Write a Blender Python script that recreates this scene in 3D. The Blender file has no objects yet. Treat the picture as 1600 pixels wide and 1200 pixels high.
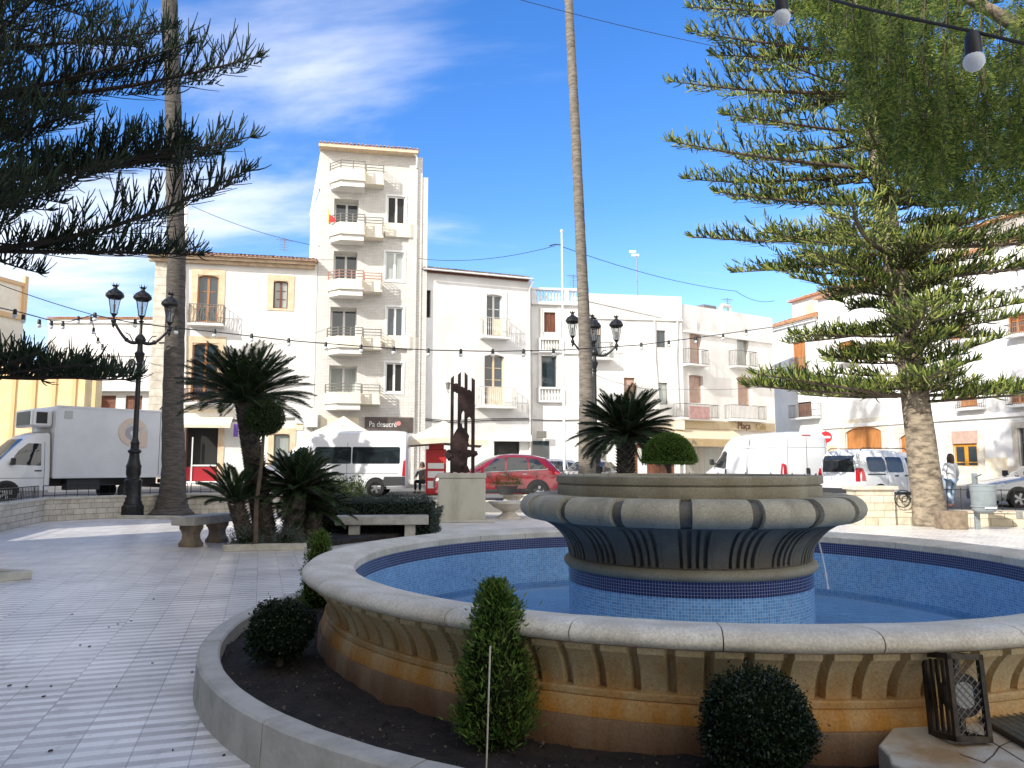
import bpy, bmesh, math, random
import numpy as np
from mathutils import Vector, Matrix, noise
from mathutils.bvhtree import BVHTree
random.seed(7); np.random.seed(7)
R = math.radians
scene = bpy.context.scene
COL = scene.collection
# ---------------- camera ----------------
CAMZ = 1.6; PITCH = 0.1067; F = 1200.0
cam_d = bpy.data.cameras.new("camera"); cam_d.sensor_width = 36; cam_d.lens = 27.0
cam_d.clip_start = 0.05; cam_d.clip_end = 3000
cam = bpy.data.objects.new("camera", cam_d); COL.objects.link(cam)
cam.location = (0, 0, CAMZ); cam.rotation_euler = (R(90) + PITCH, 0, 0)
scene.camera = cam
# ---------------- sun, sky ----------------
SUN_EL = 31.0
sdir = Vector((-0.707 * math.cos(R(SUN_EL)), -0.707 * math.cos(R(SUN_EL)), math.sin(R(SUN_EL))))
sun_d = bpy.data.lights.new("sun", 'SUN'); sun_d.energy = 2.9; sun_d.angle = R(0.5); sun_d.color = (1.0, 0.96, 0.90)
sun = bpy.data.objects.new("sun", sun_d); COL.objects.link(sun)
sun.rotation_euler = sdir.to_track_quat('Z', 'Y').to_euler()
world = bpy.data.worlds.new("World"); scene.world = world; world.use_nodes = True
wn = world.node_tree.nodes; wl = world.node_tree.links; wn.clear()
def wnode(t, **k):
    n = wn.new(t)
    for a, b in k.items(): setattr(n, a, b)
    return n
sky = wnode('ShaderNodeTexSky', sky_type='NISHITA', sun_disc=False)
sky.sun_elevation = R(SUN_EL); sky.sun_rotation = R(225); sky.air_density = 1.0; sky.dust_density = 0.35; sky.ozone_density = 2.2
hs = wnode('ShaderNodeHueSaturation'); hs.inputs['Saturation'].default_value = 1.34; hs.inputs['Value'].default_value = 0.95; hs.inputs['Hue'].default_value = 0.512
wl.new(sky.outputs[0], hs.inputs['Color'])
tc = wnode('ShaderNodeTexCoord')
sep = wnode('ShaderNodeSeparateXYZ'); wl.new(tc.outputs['Generated'], sep.inputs[0])
def wmath(op, a, b=None, clamp=False):
    m = wnode('ShaderNodeMath', operation=op, use_clamp=clamp)
    for i, s in enumerate((a, b)):
        if s is None: continue
        if isinstance(s, (int, float)): m.inputs[i].default_value = s
        else: wl.new(s, m.inputs[i])
    return m.outputs[0]
zc = wmath('ADD', wmath('MAXIMUM', sep.outputs[2], 0.0), 0.12)
cx_ = wmath('DIVIDE', sep.outputs[0], zc); cy_ = wmath('DIVIDE', sep.outputs[1], zc)
cmb = wnode('ShaderNodeCombineXYZ'); wl.new(cx_, cmb.inputs[0]); wl.new(cy_, cmb.inputs[1])
mp = wnode('ShaderNodeMapping'); wl.new(cmb.outputs[0], mp.inputs[0])
mp.inputs['Scale'].default_value = (0.55, 1.15, 1); mp.inputs['Rotation'].default_value = (0, 0, R(-24)); mp.inputs['Location'].default_value = (3.1, 1.7, 0)
nz = wnode('ShaderNodeTexNoise'); nz.inputs['Scale'].default_value = 1.0; nz.inputs['Detail'].default_value = 9; nz.inputs['Roughness'].default_value = 0.56
nz.inputs['Distortion'].default_value = 0.35
wl.new(mp.outputs[0], nz.inputs['Vector'])
# more cloud to the left and low down, clear in the upper right
bias = wmath('ADD', wmath('MULTIPLY', sep.outputs[0], -0.10), wmath('MULTIPLY', sep.outputs[2], -0.16))
# unseen cloud added behind and above the camera to brighten and neutralise the shade
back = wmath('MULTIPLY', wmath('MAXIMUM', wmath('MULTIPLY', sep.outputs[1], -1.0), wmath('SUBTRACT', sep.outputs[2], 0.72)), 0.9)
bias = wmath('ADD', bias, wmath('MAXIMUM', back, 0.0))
nzb = wmath('ADD', nz.outputs[0], bias)
mr = wnode('ShaderNodeMapRange', interpolation_type='SMOOTHSTEP'); wl.new(nzb, mr.inputs[0])
mr.inputs[1].default_value = 0.45; mr.inputs[2].default_value = 0.72; mr.inputs[3].default_value = 0.0; mr.inputs[4].default_value = 0.85
nlow = wmath('SUBTRACT', 0.16, wmath('MULTIPLY', sep.outputs[2], 0.5), True)
cf = wmath('ADD', mr.outputs[0], nlow, True)
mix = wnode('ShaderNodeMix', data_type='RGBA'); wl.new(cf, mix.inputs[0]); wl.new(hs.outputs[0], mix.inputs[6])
# the added rear clouds are made brighter and warmer to lighten the shaded foreground
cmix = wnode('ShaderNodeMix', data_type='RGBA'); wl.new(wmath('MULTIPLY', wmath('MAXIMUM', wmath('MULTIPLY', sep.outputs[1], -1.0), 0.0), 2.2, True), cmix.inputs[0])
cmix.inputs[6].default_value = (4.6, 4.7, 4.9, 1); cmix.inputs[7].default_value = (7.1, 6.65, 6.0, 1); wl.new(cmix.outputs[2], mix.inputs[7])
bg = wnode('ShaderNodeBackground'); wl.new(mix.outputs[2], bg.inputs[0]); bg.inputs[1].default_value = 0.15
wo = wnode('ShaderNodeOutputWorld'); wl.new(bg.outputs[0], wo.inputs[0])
vs = scene.view_settings
vs.view_transform = 'Standard'; vs.look = 'None'; vs.exposure = 1.0; vs.gamma = 1.0; vs.use_curve_mapping = False
scene.cycles.max_bounces = 8; scene.cycles.diffuse_bounces = 4; scene.cycles.transparent_max_bounces = 12
scene.cycles.use_denoising = True

# ---------------- pixel helpers ----------------
def ray(px, py):
    x = (px - 800) / F; v = (600 - py) / F
    return Vector((x, math.cos(PITCH) - v * math.sin(PITCH), math.sin(PITCH) + v * math.cos(PITCH)))
def at(px, py, Y):
    d = ray(px, py); return Vector((0, 0, CAMZ)) + d * (Y / d.y)
def atz(px, py, z):
    d = ray(px, py); return Vector((0, 0, CAMZ)) + d * ((z - CAMZ) / d.z)

# ---------------- materials ----------------
MATS = {}
def mat(name, c1, c2=None, scale=3.0, rough=0.7, bump=0.0, bscale=None, metal=0.0, spec=0.5, detail=6, c3=None, stretch=None, lo=0.38, hi=0.62, coat=0.0):
    """noise-mixed principled material in object space"""
    if name in MATS: return MATS[name]
    m = bpy.data.materials.new(name); m.use_nodes = True; MATS[name] = m
    n, l = m.node_tree.nodes, m.node_tree.links
    p = n['Principled BSDF']
    p.inputs['Roughness'].default_value = rough; p.inputs['Metallic'].default_value = metal
    p.inputs['Specular IOR Level'].default_value = spec; p.inputs['Coat Weight'].default_value = coat
    p.inputs['Base Color'].default_value = (*c1, 1)
    if c2 is not None or bump:
        t = n.new('ShaderNodeTexCoord'); src = t.outputs['Object']
        if stretch:
            mpp = n.new('ShaderNodeMapping'); mpp.inputs['Scale'].default_value = stretch
            l.new(src, mpp.inputs[0]); src = mpp.outputs[0]
    if c2 is not None:
        a = n.new('ShaderNodeTexNoise'); a.inputs['Scale'].default_value = scale; a.inputs['Detail'].default_value = detail; a.inputs['Roughness'].default_value = 0.62
        l.new(src, a.inputs['Vector'])
        r = n.new('ShaderNodeValToRGB'); l.new(a.outputs[0], r.inputs[0])
        e = r.color_ramp.elements
        e[0].position = lo; e[0].color = (*c1, 1); e[1].position = hi; e[1].color = (*c2, 1)
        if c3 is not None:
            q = e.new(min(0.95, hi + 0.1)); q.color = (*c3, 1)
        l.new(r.outputs[0], p.inputs['Base Color'])
    if bump:
        b = n.new('ShaderNodeTexNoise'); b.inputs['Scale'].default_value = bscale or scale * 6; b.inputs['Detail'].default_value = 8
        l.new(src, b.inputs['Vector'])
        bn = n.new('ShaderNodeBump'); bn.inputs['Strength'].default_value = bump; bn.inputs['Distance'].default_value = 0.02
        l.new(b.outputs[0], bn.inputs['Height']); l.new(bn.outputs[0], p.inputs['Normal'])
    return m
def leafmat(name, cols, rough=0.55, trans=0.25):
    """foliage: each leaf (mesh island) picks its own colour from the ramp"""
    if name in MATS: return MATS[name]
    m = bpy.data.materials.new(name); m.use_nodes = True; MATS[name] = m
    n, l = m.node_tree.nodes, m.node_tree.links
    p = n['Principled BSDF']; p.inputs['Roughness'].default_value = rough; p.inputs['Specular IOR Level'].default_value = 0.3
    g = n.new('ShaderNodeNewGeometry'); r = n.new('ShaderNodeValToRGB'); e = r.color_ramp.elements
    e[0].color = (*cols[0], 1); e[1].color = (*cols[-1], 1)
    for i, c in enumerate(cols[1:-1]):
        q = e.new((i + 1) / (len(cols) - 1)); q.color = (*c, 1)
    l.new(g.outputs['Random Per Island'], r.inputs[0]); l.new(r.outputs[0], p.inputs['Base Color'])
    tr = n.new('ShaderNodeBsdfTranslucent'); l.new(r.outputs[0], tr.inputs[0])
    mx = n.new('ShaderNodeMixShader'); mx.inputs[0].default_value = trans
    l.new(p.outputs[0], mx.inputs[1]); l.new(tr.outputs[0], mx.inputs[2]); l.new(mx.outputs[0], n['Material Output'].inputs[0])
    return m
def uvnode(n, l):
    u = n.new('ShaderNodeUVMap'); u.uv_map = 'UVMap'; return u.outputs[0]
def mosaic(name, ca, cb, grout, size=0.025, rough=0.22):
    """small square glass tiles in UV metres"""
    m = bpy.data.materials.new(name); m.use_nodes = True; MATS[name] = m
    n, l = m.node_tree.nodes, m.node_tree.links; p = n['Principled BSDF']
    uv = uvnode(n, l)
    b = n.new('ShaderNodeTexBrick'); l.new(uv, b.inputs['Vector'])
    b.offset = 0.0; b.inputs['Scale'].default_value = 1.0; b.inputs['Brick Width'].default_value = size; b.inputs['Row Height'].default_value = size
    b.inputs['Mortar Size'].default_value = size * 0.075; b.inputs['Mortar Smooth'].default_value = 0.15; b.inputs['Bias'].default_value = 0.0
    b.inputs['Color1'].default_value = (*ca, 1); b.inputs['Color2'].default_value = (*cb, 1); b.inputs['Mortar'].default_value = (*grout, 1)
    nn = n.new('ShaderNodeTexNoise'); nn.inputs['Scale'].default_value = 1.3; nn.inputs['Detail'].default_value = 5; l.new(uv, nn.inputs['Vector'])
    mr_ = n.new('ShaderNodeMapRange'); l.new(nn.outputs[0], mr_.inputs[0]); mr_.inputs[3].default_value = 0.72; mr_.inputs[4].default_value = 1.25
    mm = n.new('ShaderNodeMix'); mm.data_type = 'RGBA'; mm.blend_type = 'MULTIPLY'; mm.inputs[0].default_value = 1
    l.new(b.outputs['Color'], mm.inputs[6]); l.new(mr_.outputs[0], mm.inputs[7]); l.new(mm.outputs[2], p.inputs['Base Color'])
    p.inputs['Roughness'].default_value = rough
    bn = n.new('ShaderNodeBump'); bn.inputs['Strength'].default_value = 0.4; bn.inputs['Distance'].default_value = 0.004; bn.invert = True
    l.new(b.outputs['Fac'], bn.inputs['Height']); l.new(bn.outputs[0], p.inputs['Normal'])
    return m
def brickmat(name, ca, cb, grout, bw, bh, mort=0.01, rough=0.8, offset=0.5, bump=0.6, coord='Object', axes='XZ', rotz=0.0, noisy=0.35, squash=1.0):
    """masonry; axes picks the plane of the pattern"""
    m = bpy.data.materials.new(name); m.use_nodes = True; MATS[name] = m
    n, l = m.node_tree.nodes, m.node_tree.links; p = n['Principled BSDF']; p.inputs['Roughness'].default_value = rough
    if coord == 'UV': src = uvnode(n, l)
    else:
        t = n.new('ShaderNodeTexCoord'); s = n.new('ShaderNodeSeparateXYZ'); l.new(t.outputs['Object'], s.inputs[0])
        c = n.new('ShaderNodeCombineXYZ')
        if axes == 'XZ':
            ad = n.new('ShaderNodeMath'); ad.operation = 'ADD'; l.new(s.outputs[0], ad.inputs[0]); l.new(s.outputs[1], ad.inputs[1])
            l.new(ad.outputs[0], c.inputs[0]); l.new(s.outputs[2], c.inputs[1])
        else:
            l.new(s.outputs[0], c.inputs[0]); l.new(s.outputs[1], c.inputs[1])
        src = c.outputs[0]
        if rotz:
            mpp = n.new('ShaderNodeMapping'); mpp.inputs['Rotation'].default_value = (0, 0, rotz); l.new(src, mpp.inputs[0]); src = mpp.outputs[0]
    b = n.new('ShaderNodeTexBrick'); l.new(src, b.inputs['Vector']); b.offset = offset; b.squash = squash; b.squash_frequency = 3
    b.inputs['Scale'].default_value = 1; b.inputs['Brick Width'].default_value = bw; b.inputs['Row Height'].default_value = bh
    b.inputs['Mortar Size'].default_value = mort; b.inputs['Mortar Smooth'].default_value = 0.2; b.inputs['Bias'].default_value = 0
    b.inputs['Color1'].default_value = (*ca, 1); b.inputs['Color2'].default_value = (*cb, 1); b.inputs['Mortar'].default_value = (*grout, 1)
    nn = n.new('ShaderNodeTexNoise'); nn.inputs['Scale'].default_value = 2.2; nn.inputs['Detail'].default_value = 9; nn.inputs['Roughness'].default_value = 0.7; l.new(src, nn.inputs['Vector'])
    mr_ = n.new('ShaderNodeMapRange'); l.new(nn.outputs[0], mr_.inputs[0]); mr_.inputs[1].default_value = 0.3; mr_.inputs[2].default_value = 0.7
    mr_.inputs[3].default_value = 1 - noisy; mr_.inputs[4].default_value = 1 + noisy * 0.5
    mm = n.new('ShaderNodeMix'); mm.data_type = 'RGBA'; mm.blend_type = 'MULTIPLY'; mm.inputs[0].default_value = 1
    l.new(b.outputs['Color'], mm.inputs[6]); l.new(mr_.outputs[0], mm.inputs[7]); l.new(mm.outputs[2], p.inputs['Base Color'])
    bn = n.new('ShaderNodeBump'); bn.inputs['Strength'].default_value = bump; bn.inputs['Distance'].default_value = 0.012; bn.invert = True
    l.new(b.outputs['Fac'], bn.inputs['Height'])
    bn2 = n.new('ShaderNodeBump'); bn2.inputs['Strength'].default_value = 0.35; bn2.inputs['Distance'].default_value = 0.01
    n2 = n.new('ShaderNodeTexNoise'); n2.inputs['Scale'].default_value = 14; n2.inputs['Detail'].default_value = 6; l.new(src, n2.inputs['Vector'])
    l.new(n2.outputs[0], bn2.inputs['Height']); l.new(bn.outputs[0], bn2.inputs['Normal']); l.new(bn2.outputs[0], p.inputs['Normal'])
    return m

# ---------------- mesh builder ----------------
class MB:
    def __init__(s): s.v = []; s.f = []; s.uv = {}; s.M = None; s.sm = set()
    def add(s, verts, faces, smooth=False, uvs=None):
        o = len(s.v)
        s.v += [tuple(s.M @ Vector(p)) if s.M is not None else tuple(p) for p in verts]
        for k, f in enumerate(faces):
            if smooth: s.sm.add(len(s.f))
            if uvs: s.uv[len(s.f)] = [uvs[i] for i in f] if not isinstance(uvs, dict) else uvs[k]
            s.f.append(tuple(i + o for i in f))
        return s
    def box(s, x0, y0, z0, x1, y1, z1):
        x0, x1 = min(x0, x1), max(x0, x1); y0, y1 = min(y0, y1), max(y0, y1); z0, z1 = min(z0, z1), max(z0, z1)
        return s.add([(x0,y0,z0),(x1,y0,z0),(x1,y1,z0),(x0,y1,z0),(x0,y0,z1),(x1,y0,z1),(x1,y1,z1),(x0,y1,z1)],
              [(0,3,2,1),(4,5,6,7),(0,1,5,4),(1,2,6,5),(2,3,7,6),(3,0,4,7)])
    def prism(s, poly, a, b, axis='z'):
        """extrude 2-D polygon: axis z -> (x,y); axis y -> (x,z); axis x -> (y,z)"""
        n = len(poly)
        def m(p, h): return (p[0], p[1], h) if axis == 'z' else ((p[0], h, p[1]) if axis == 'y' else (h, p[0], p[1]))
        vs_ = [m(p, a) for p in poly] + [m(p, b) for p in poly]
        return s.add(vs_, [tuple(range(n))[::-1], tuple(range(n, 2*n))] + [(i, (i+1) % n, n + (i+1) % n, n + i) for i in range(n)])
    def tube(s, pts, r, n=8, cap=True, smooth=True):
        pts = [Vector(p) for p in pts]; k = len(pts)
        rs = r if isinstance(r, (list, tuple)) else [r] * k
        vs_ = []; up = None
        for i, p in enumerate(pts):
            t = (pts[min(i+1, k-1)] - pts[max(i-1, 0)])
            if t.length < 1e-9: t = Vector((0, 0, 1))
            t.normalize()
            if up is None:
                up = Vector((0, 0, 1)) if abs(t.z) < 0.9 else Vector((1, 0, 0))
            a = t.cross(up)
            if a.length < 1e-6: a = t.cross(Vector((0, 1, 0)))
            a.normalize(); b = a.cross(t); up = b
            for j in range(n):
                th = 2 * math.pi * j / n
                vs_.append(p + (a * math.cos(th) + b * math.sin(th)) * rs[i])
        fs = [(i*n + j, i*n + (j+1) % n, (i+1)*n + (j+1) % n, (i+1)*n + j) for i in range(k-1) for j in range(n)]
        s.add(vs_, fs, smooth)
        if cap:
            o = len(s.v) - k * n
            s.f.append(tuple(o + j for j in range(n))); s.f.append(tuple(o + (k-1)*n + (n-1-j) for j in range(n)))
        return s
    def cyl(s, x, y, z0, z1, r0, r1=None, n=16, smooth=True):
        return s.lathe([(0.0, z0), (r0, z0), (r1 if r1 is not None else r0, z1), (0.0, z1)], n, x, y, smooth=smooth)
    def lathe(s, prof, n=32, cx=0, cy=0, a0=0.0, a1=2 * math.pi, smooth=True, uvR=None, wob=None):
        full = abs(a1 - a0 - 2 * math.pi) < 1e-6; m = len(prof); vs_ = []
        cols = n if full else n + 1
        for j in range(cols):
            th = a0 + (a1 - a0) * j / n
            for i, (r, z) in enumerate(prof):
                rr = r + (wob(th, i, r, z) if wob else 0)
                vs_.append((cx + rr * math.cos(th), cy + rr * math.sin(th), z))
        fs = []; uvs = {}
        L = [0.0]
        for i in range(1, m): L.append(L[-1] + math.hypot(prof[i][0]-prof[i-1][0], prof[i][1]-prof[i-1][1]))
        Rr = uvR or max(p[0] for p in prof)
        for j in range(n):
            j2 = (j + 1) % cols
            for i in range(m - 1):
                if prof[i][0] < 1e-9: f = (j*m+i, j2*m+i+1, j*m+i+1)
                elif prof[i+1][0] < 1e-9: f = (j*m+i, j2*m+i, j*m+i+1)
                else: f = (j*m+i, j2*m+i, j2*m+i+1, j*m+i+1)
                u0 = (a0 + (a1-a0)*j/n) * Rr; u1 = (a0 + (a1-a0)*(j+1)/n) * Rr
                if len(f) == 4: uvs[len(fs)] = [(u0, L[i]), (u1, L[i]), (u1, L[i+1]), (u0, L[i+1])]
                else: uvs[len(fs)] = [(u0, L[i]), (u1, L[i]), (u0, L[i+1])]
                fs.append(f)
        return s.add(vs_, fs, smooth, uvs)
    def sphere(s, c, r, n=12, m=8, sz=1.0):
        prof = [(max(0.0, r * math.sin(math.pi * i / m)), c[2] - r * sz * math.cos(math.pi * i / m)) for i in range(m + 1)]
        prof[0] = (0.0, prof[0][1]); prof[-1] = (0.0, prof[-1][1])
        return s.lathe(prof, n, c[0], c[1])
    def build(s, name, mt, parent=None, loc=None, bevel=0.0, segs=2, rotz=None, angle=None):
        me = bpy.data.meshes.new(name); me.from_pydata(s.v, [], s.f); me.materials.append(mt)
        if s.uv:
            ul = me.uv_layers.new(name='UVMap')
            for k, p in enumerate(me.polygons):
                if k in s.uv:
                    for q, li in enumerate(p.loop_indices): ul.data[li].uv = s.uv[k][q]
        for k in s.sm: me.polygons[k].use_smooth = True
        me.update()
        if s.sm and angle is not None: me.set_sharp_from_angle(angle=R(angle))
        elif s.sm: me.set_sharp_from_angle(angle=R(40))
        o = bpy.data.objects.new(name, me); COL.objects.link(o)
        if parent is not None: o.parent = parent
        if loc is not None: o.location = loc
        if rotz is not None: o.rotation_euler[2] = rotz
        if bevel:
            b = o.modifiers.new('bevel', 'BEVEL'); b.width = bevel; b.segments = segs; b.limit_method = 'ANGLE'; b.angle_limit = R(35)
        return o
def npmesh(name, V, Fq, mt, parent=None, loc=None, smooth=False):
    """big mesh from numpy arrays; Fq is (n,k) with one k"""
    me = bpy.data.meshes.new(name); V = np.asarray(V, dtype=np.float32); Fq = np.asarray(Fq, dtype=np.int32)
    k = Fq.shape[1]
    me.vertices.add(len(V)); me.vertices.foreach_set('co', V.ravel())
    me.loops.add(Fq.size); me.loops.foreach_set('vertex_index', Fq.ravel())
    me.polygons.add(len(Fq)); me.polygons.foreach_set('loop_start', np.arange(0, Fq.size, k, dtype=np.int32))
    me.polygons.foreach_set('loop_total', np.full(len(Fq), k, dtype=np.int32))
    if smooth: me.polygons.foreach_set('use_smooth', np.ones(len(Fq), dtype=bool))
    me.materials.append(mt); me.update(calc_edges=True); me.validate()
    o = bpy.data.objects.new(name, me); COL.objects.link(o)
    if parent is not None: o.parent = parent
    if loc is not None: o.location = loc
    return o
def tag(o, label=None, cat=None, group=None, kind=None):
    if label: o['label'] = label
    if cat: o['category'] = cat
    if group: o['group'] = group
    if kind: o['kind'] = kind
    return o
def thing(name, label, cat, loc=(0, 0, 0), rotz=0.0, group=None):
    o = bpy.data.objects.new(name, None); COL.objects.link(o); o.empty_display_size = 0.2
    o.location = loc; o.rotation_euler = (0, 0, rotz)
    return tag(o, label, cat, group)
def kids(o): return [c for c in bpy.data.objects if c.parent == o]
def copy_tree(o, parent=None):
    c = o.copy(); COL.objects.link(c); c.parent = parent
    for ch in kids(o): copy_tree(ch, c)
    return c
def text_mesh(body, size, mt, name, parent, M, ext=0.004, align='LEFT', shear=0.0):
    cu = bpy.data.curves.new(name, 'FONT'); cu.body = body; cu.size = size; cu.extrude = ext; cu.align_x = align; cu.shear = shear
    t = bpy.data.objects.new(name + '_tmp', cu); COL.objects.link(t)
    dg = bpy.context.evaluated_depsgraph_get(); dg.update()
    me = bpy.data.meshes.new_from_object(t.evaluated_get(dg)); bpy.data.objects.remove(t)
    me.transform(M); me.materials.clear(); me.materials.append(mt)
    o = bpy.data.objects.new(name, me); COL.objects.link(o); o.parent = parent
    return o

# palette
M_white = mat('white_plaster', (0.64,0.62,0.57), (0.80,0.785,0.75), 0.6, 0.9, 0.25, 9, lo=0.3, hi=0.6)
M_white2 = mat('bright_plaster', (0.67,0.655,0.62), (0.81,0.80,0.78), 0.5, 0.9, 0.15, 7)
M_oldwhite = mat('weathered_plaster', (0.60,0.58,0.53), (0.77,0.755,0.72), 0.8, 0.92, 0.4, 6, lo=0.32, hi=0.52)
M_stone = mat('pale_stone', (0.50,0.45,0.36), (0.66,0.61,0.52), 2.5, 0.85, 0.3)
M_cream = mat('cream_plaster', (0.72,0.63,0.47), (0.78,0.70,0.55), 1.5, 0.9, 0.2)
M_peach = mat('peach_stone', (0.62,0.46,0.29), (0.72,0.58,0.41), 2.2, 0.85, 0.3)
M_wood = mat('orange_wood', (0.34,0.13,0.035), (0.46,0.2,0.06), 4, 0.5, stretch=(4,4,0.4))
M_dwood = mat('dark_wood', (0.11,0.035,0.018), (0.19,0.07,0.035), 4, 0.5, stretch=(4,4,0.4))
M_ochre = mat('ochre_door_wood', (0.55,0.24,0.02), (0.66,0.32,0.04), 3, 0.45, stretch=(4,4,0.4))
M_pinkblind = mat('pinkish_blind', (0.42,0.28,0.22), (0.50,0.36,0.29), 3, 0.7)
M_glass = mat('window_glass', (0.03,0.045,0.055), rough=0.04, spec=0.9)
M_curtain = mat('curtained_glass', (0.30,0.33,0.31), (0.42,0.44,0.41), 1.5, rough=0.12, spec=0.8, stretch=(6,6,0.3))
M_whitepvc = mat('white_frame', (0.78,0.78,0.76), rough=0.4)
M_iron = mat('black_iron', (0.016,0.016,0.018), (0.03,0.03,0.03), 12, 0.45, metal=0.4)
M_greyiron = mat('grey_iron', (0.16,0.155,0.14), (0.24,0.23,0.2), 12, 0.5, metal=0.3)
M_whiteiron = mat('white_iron', (0.6,0.59,0.55), rough=0.5)
M_tile = mat('roof_tile', (0.30,0.17,0.11), (0.48,0.34,0.24), 5, 0.85, 0.3, c3=(0.6,0.52,0.42))
M_tile2 = mat('orange_roof_tile', (0.44,0.2,0.1), (0.6,0.36,0.2), 4, 0.85, 0.3)
M_dark = mat('dark_interior', (0.012,0.011,0.01), rough=0.6)
M_black = mat('black_plastic', (0.013,0.013,0.014), rough=0.45)
M_rubber = mat('tyre_rubber', (0.012,0.012,0.012), (0.022,0.021,0.02), 20, 0.85)
# ================= GROUND =================
def striped_paving():
    m = bpy.data.materials.new('striped_terrazzo'); m.use_nodes = True
    n, l = m.node_tree.nodes, m.node_tree.links; p = n['Principled BSDF']
    t = n.new('ShaderNodeTexCoord'); mp_ = n.new('ShaderNodeMapping'); mp_.inputs['Rotation'].default_value = (0, 0, R(-18)); l.new(t.outputs['Object'], mp_.inputs[0])
    s = n.new('ShaderNodeSeparateXYZ'); l.new(mp_.outputs[0], s.inputs[0])
    def ma(op, a, b=None, c=None, clamp=False):
        q = n.new('ShaderNodeMath'); q.operation = op; q.use_clamp = clamp
        for i, x in enumerate((a, b, c)):
            if x is None: continue
            if isinstance(x, (int, float)): q.inputs[i].default_value = x
            else: l.new(x, q.inputs[i])
        return q.outputs[0]
    W = 0.318; P = 0.159
    col = ma('FLOOR', ma('DIVIDE', s.outputs[0], W))
    wn_ = n.new('ShaderNodeTexWhiteNoise'); wn_.noise_dimensions = '1D'; l.new(col, wn_.inputs['W'])
    off = ma('MULTIPLY', ma('ROUND', wn_.outputs[0]), 0.5)
    v = ma('FRACT', ma('ADD', ma('DIVIDE', s.outputs[1], P), off))
    stripe = ma('MULTIPLY', ma('SUBTRACT', ma('ABSOLUTE', ma('SUBTRACT', v, 0.5)), 0.25), 22.0)
    stripe = ma('ADD', stripe, 0.5, clamp=True)
    fu = ma('ABSOLUTE', ma('SUBTRACT', ma('FRACT', ma('DIVIDE', s.outputs[0], W)), 0.5))
    fv = ma('ABSOLUTE', ma('SUBTRACT', ma('FRACT', ma('DIVIDE', s.outputs[1], W)), 0.5))
    joint = ma('GREATER_THAN', fu, 0.488); j2 = ma('MULTIPLY', ma('GREATER_THAN', fv, 0.492), 0.35); joint = ma('MAXIMUM', joint, j2)
    nz_ = n.new('ShaderNodeTexNoise'); nz_.inputs['Scale'].default_value = 0.9; nz_.inputs['Detail'].default_value = 8; nz_.inputs['Roughness'].default_value = 0.65; l.new(mp_.outputs[0], nz_.inputs['Vector'])
    wear = n.new('ShaderNodeMapRange'); l.new(nz_.outputs[0], wear.inputs[0]); wear.inputs[1].default_value = 0.36; wear.inputs[2].default_value = 0.6; wear.inputs[3].default_value = 0.45; wear.inputs[4].default_value = 1.0
    tn = n.new('ShaderNodeTexWhiteNoise'); tn.noise_dimensions = '2D'
    cc = n.new('ShaderNodeCombineXYZ'); l.new(col, cc.inputs[0]); l.new(ma('FLOOR', ma('DIVIDE', s.outputs[1], W)), cc.inputs[1]); l.new(cc.outputs[0], tn.inputs['Vector'])
    fine = n.new('ShaderNodeTexNoise'); fine.inputs['Scale'].default_value = 55; fine.inputs['Detail'].default_value = 4; l.new(mp_.outputs[0], fine.inputs['Vector'])
    fm = n.new('ShaderNodeMix'); fm.data_type = 'RGBA'
    l.new(ma('MULTIPLY', stripe, wear.outputs[0]), fm.inputs[0]); fm.inputs[6].default_value = (0.86, 0.82, 0.745, 1); fm.inputs[7].default_value = (0.48, 0.44, 0.40, 1)
    br = ma('ADD', ma('MULTIPLY', tn.outputs[0], 0.22), ma('MULTIPLY', fine.outputs[0], 0.35)); br = ma('ADD', br, 0.74)
    m2 = n.new('ShaderNodeMix'); m2.data_type = 'RGBA'; m2.blend_type = 'MULTIPLY'; m2.inputs[0].default_value = 1; l.new(fm.outputs[2], m2.inputs[6]); l.new(br, m2.inputs[7])
    big = n.new('ShaderNodeTexNoise'); big.inputs['Scale'].default_value = 0.35; big.inputs['Detail'].default_value = 10; big.inputs['Roughness'].default_value = 0.7; l.new(mp_.outputs[0], big.inputs['Vector'])
    bm = n.new('ShaderNodeMapRange'); l.new(big.outputs[0], bm.inputs[0]); bm.inputs[1].default_value = 0.35; bm.inputs[2].default_value = 0.65; bm.inputs[3].default_value = 0.82; bm.inputs[4].default_value = 1.06
    m3 = n.new('ShaderNodeMix'); m3.data_type = 'RGBA'; m3.blend_type = 'MULTIPLY'; m3.inputs[0].default_value = 1; l.new(m2.outputs[2], m3.inputs[6]); l.new(bm.outputs[0], m3.inputs[7])
    # scattered stains and gum spots
    sp = n.new('ShaderNodeTexNoise'); sp.inputs['Scale'].default_value = 7; sp.inputs['Detail'].default_value = 5; l.new(mp_.outputs[0], sp.inputs['Vector'])
    spm = n.new('ShaderNodeMapRange'); l.new(sp.outputs[0], spm.inputs[0]); spm.inputs[1].default_value = 0.60; spm.inputs[2].default_value = 0.74; spm.inputs[3].default_value = 1.0; spm.inputs[4].default_value = 0.66
    m5 = n.new('ShaderNodeMix'); m5.data_type = 'RGBA'; m5.blend_type = 'MULTIPLY'; m5.inputs[0].default_value = 1; l.new(m3.outputs[2], m5.inputs[6]); l.new(spm.outputs[0], m5.inputs[7])
    jd = n.new('ShaderNodeMapRange'); l.new(big.outputs[0], jd.inputs[0]); jd.inputs[1].default_value = 0.4; jd.inputs[2].default_value = 0.62; jd.inputs[3].default_value = 0.75; jd.inputs[4].default_value = 0.25
    m4 = n.new('ShaderNodeMix'); m4.data_type = 'RGBA'; l.new(ma('MULTIPLY', joint, jd.outputs[0]), m4.inputs[0]); l.new(m5.outputs[2], m4.inputs[6]); m4.inputs[7].default_value = (0.12, 0.11, 0.10, 1)
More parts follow.
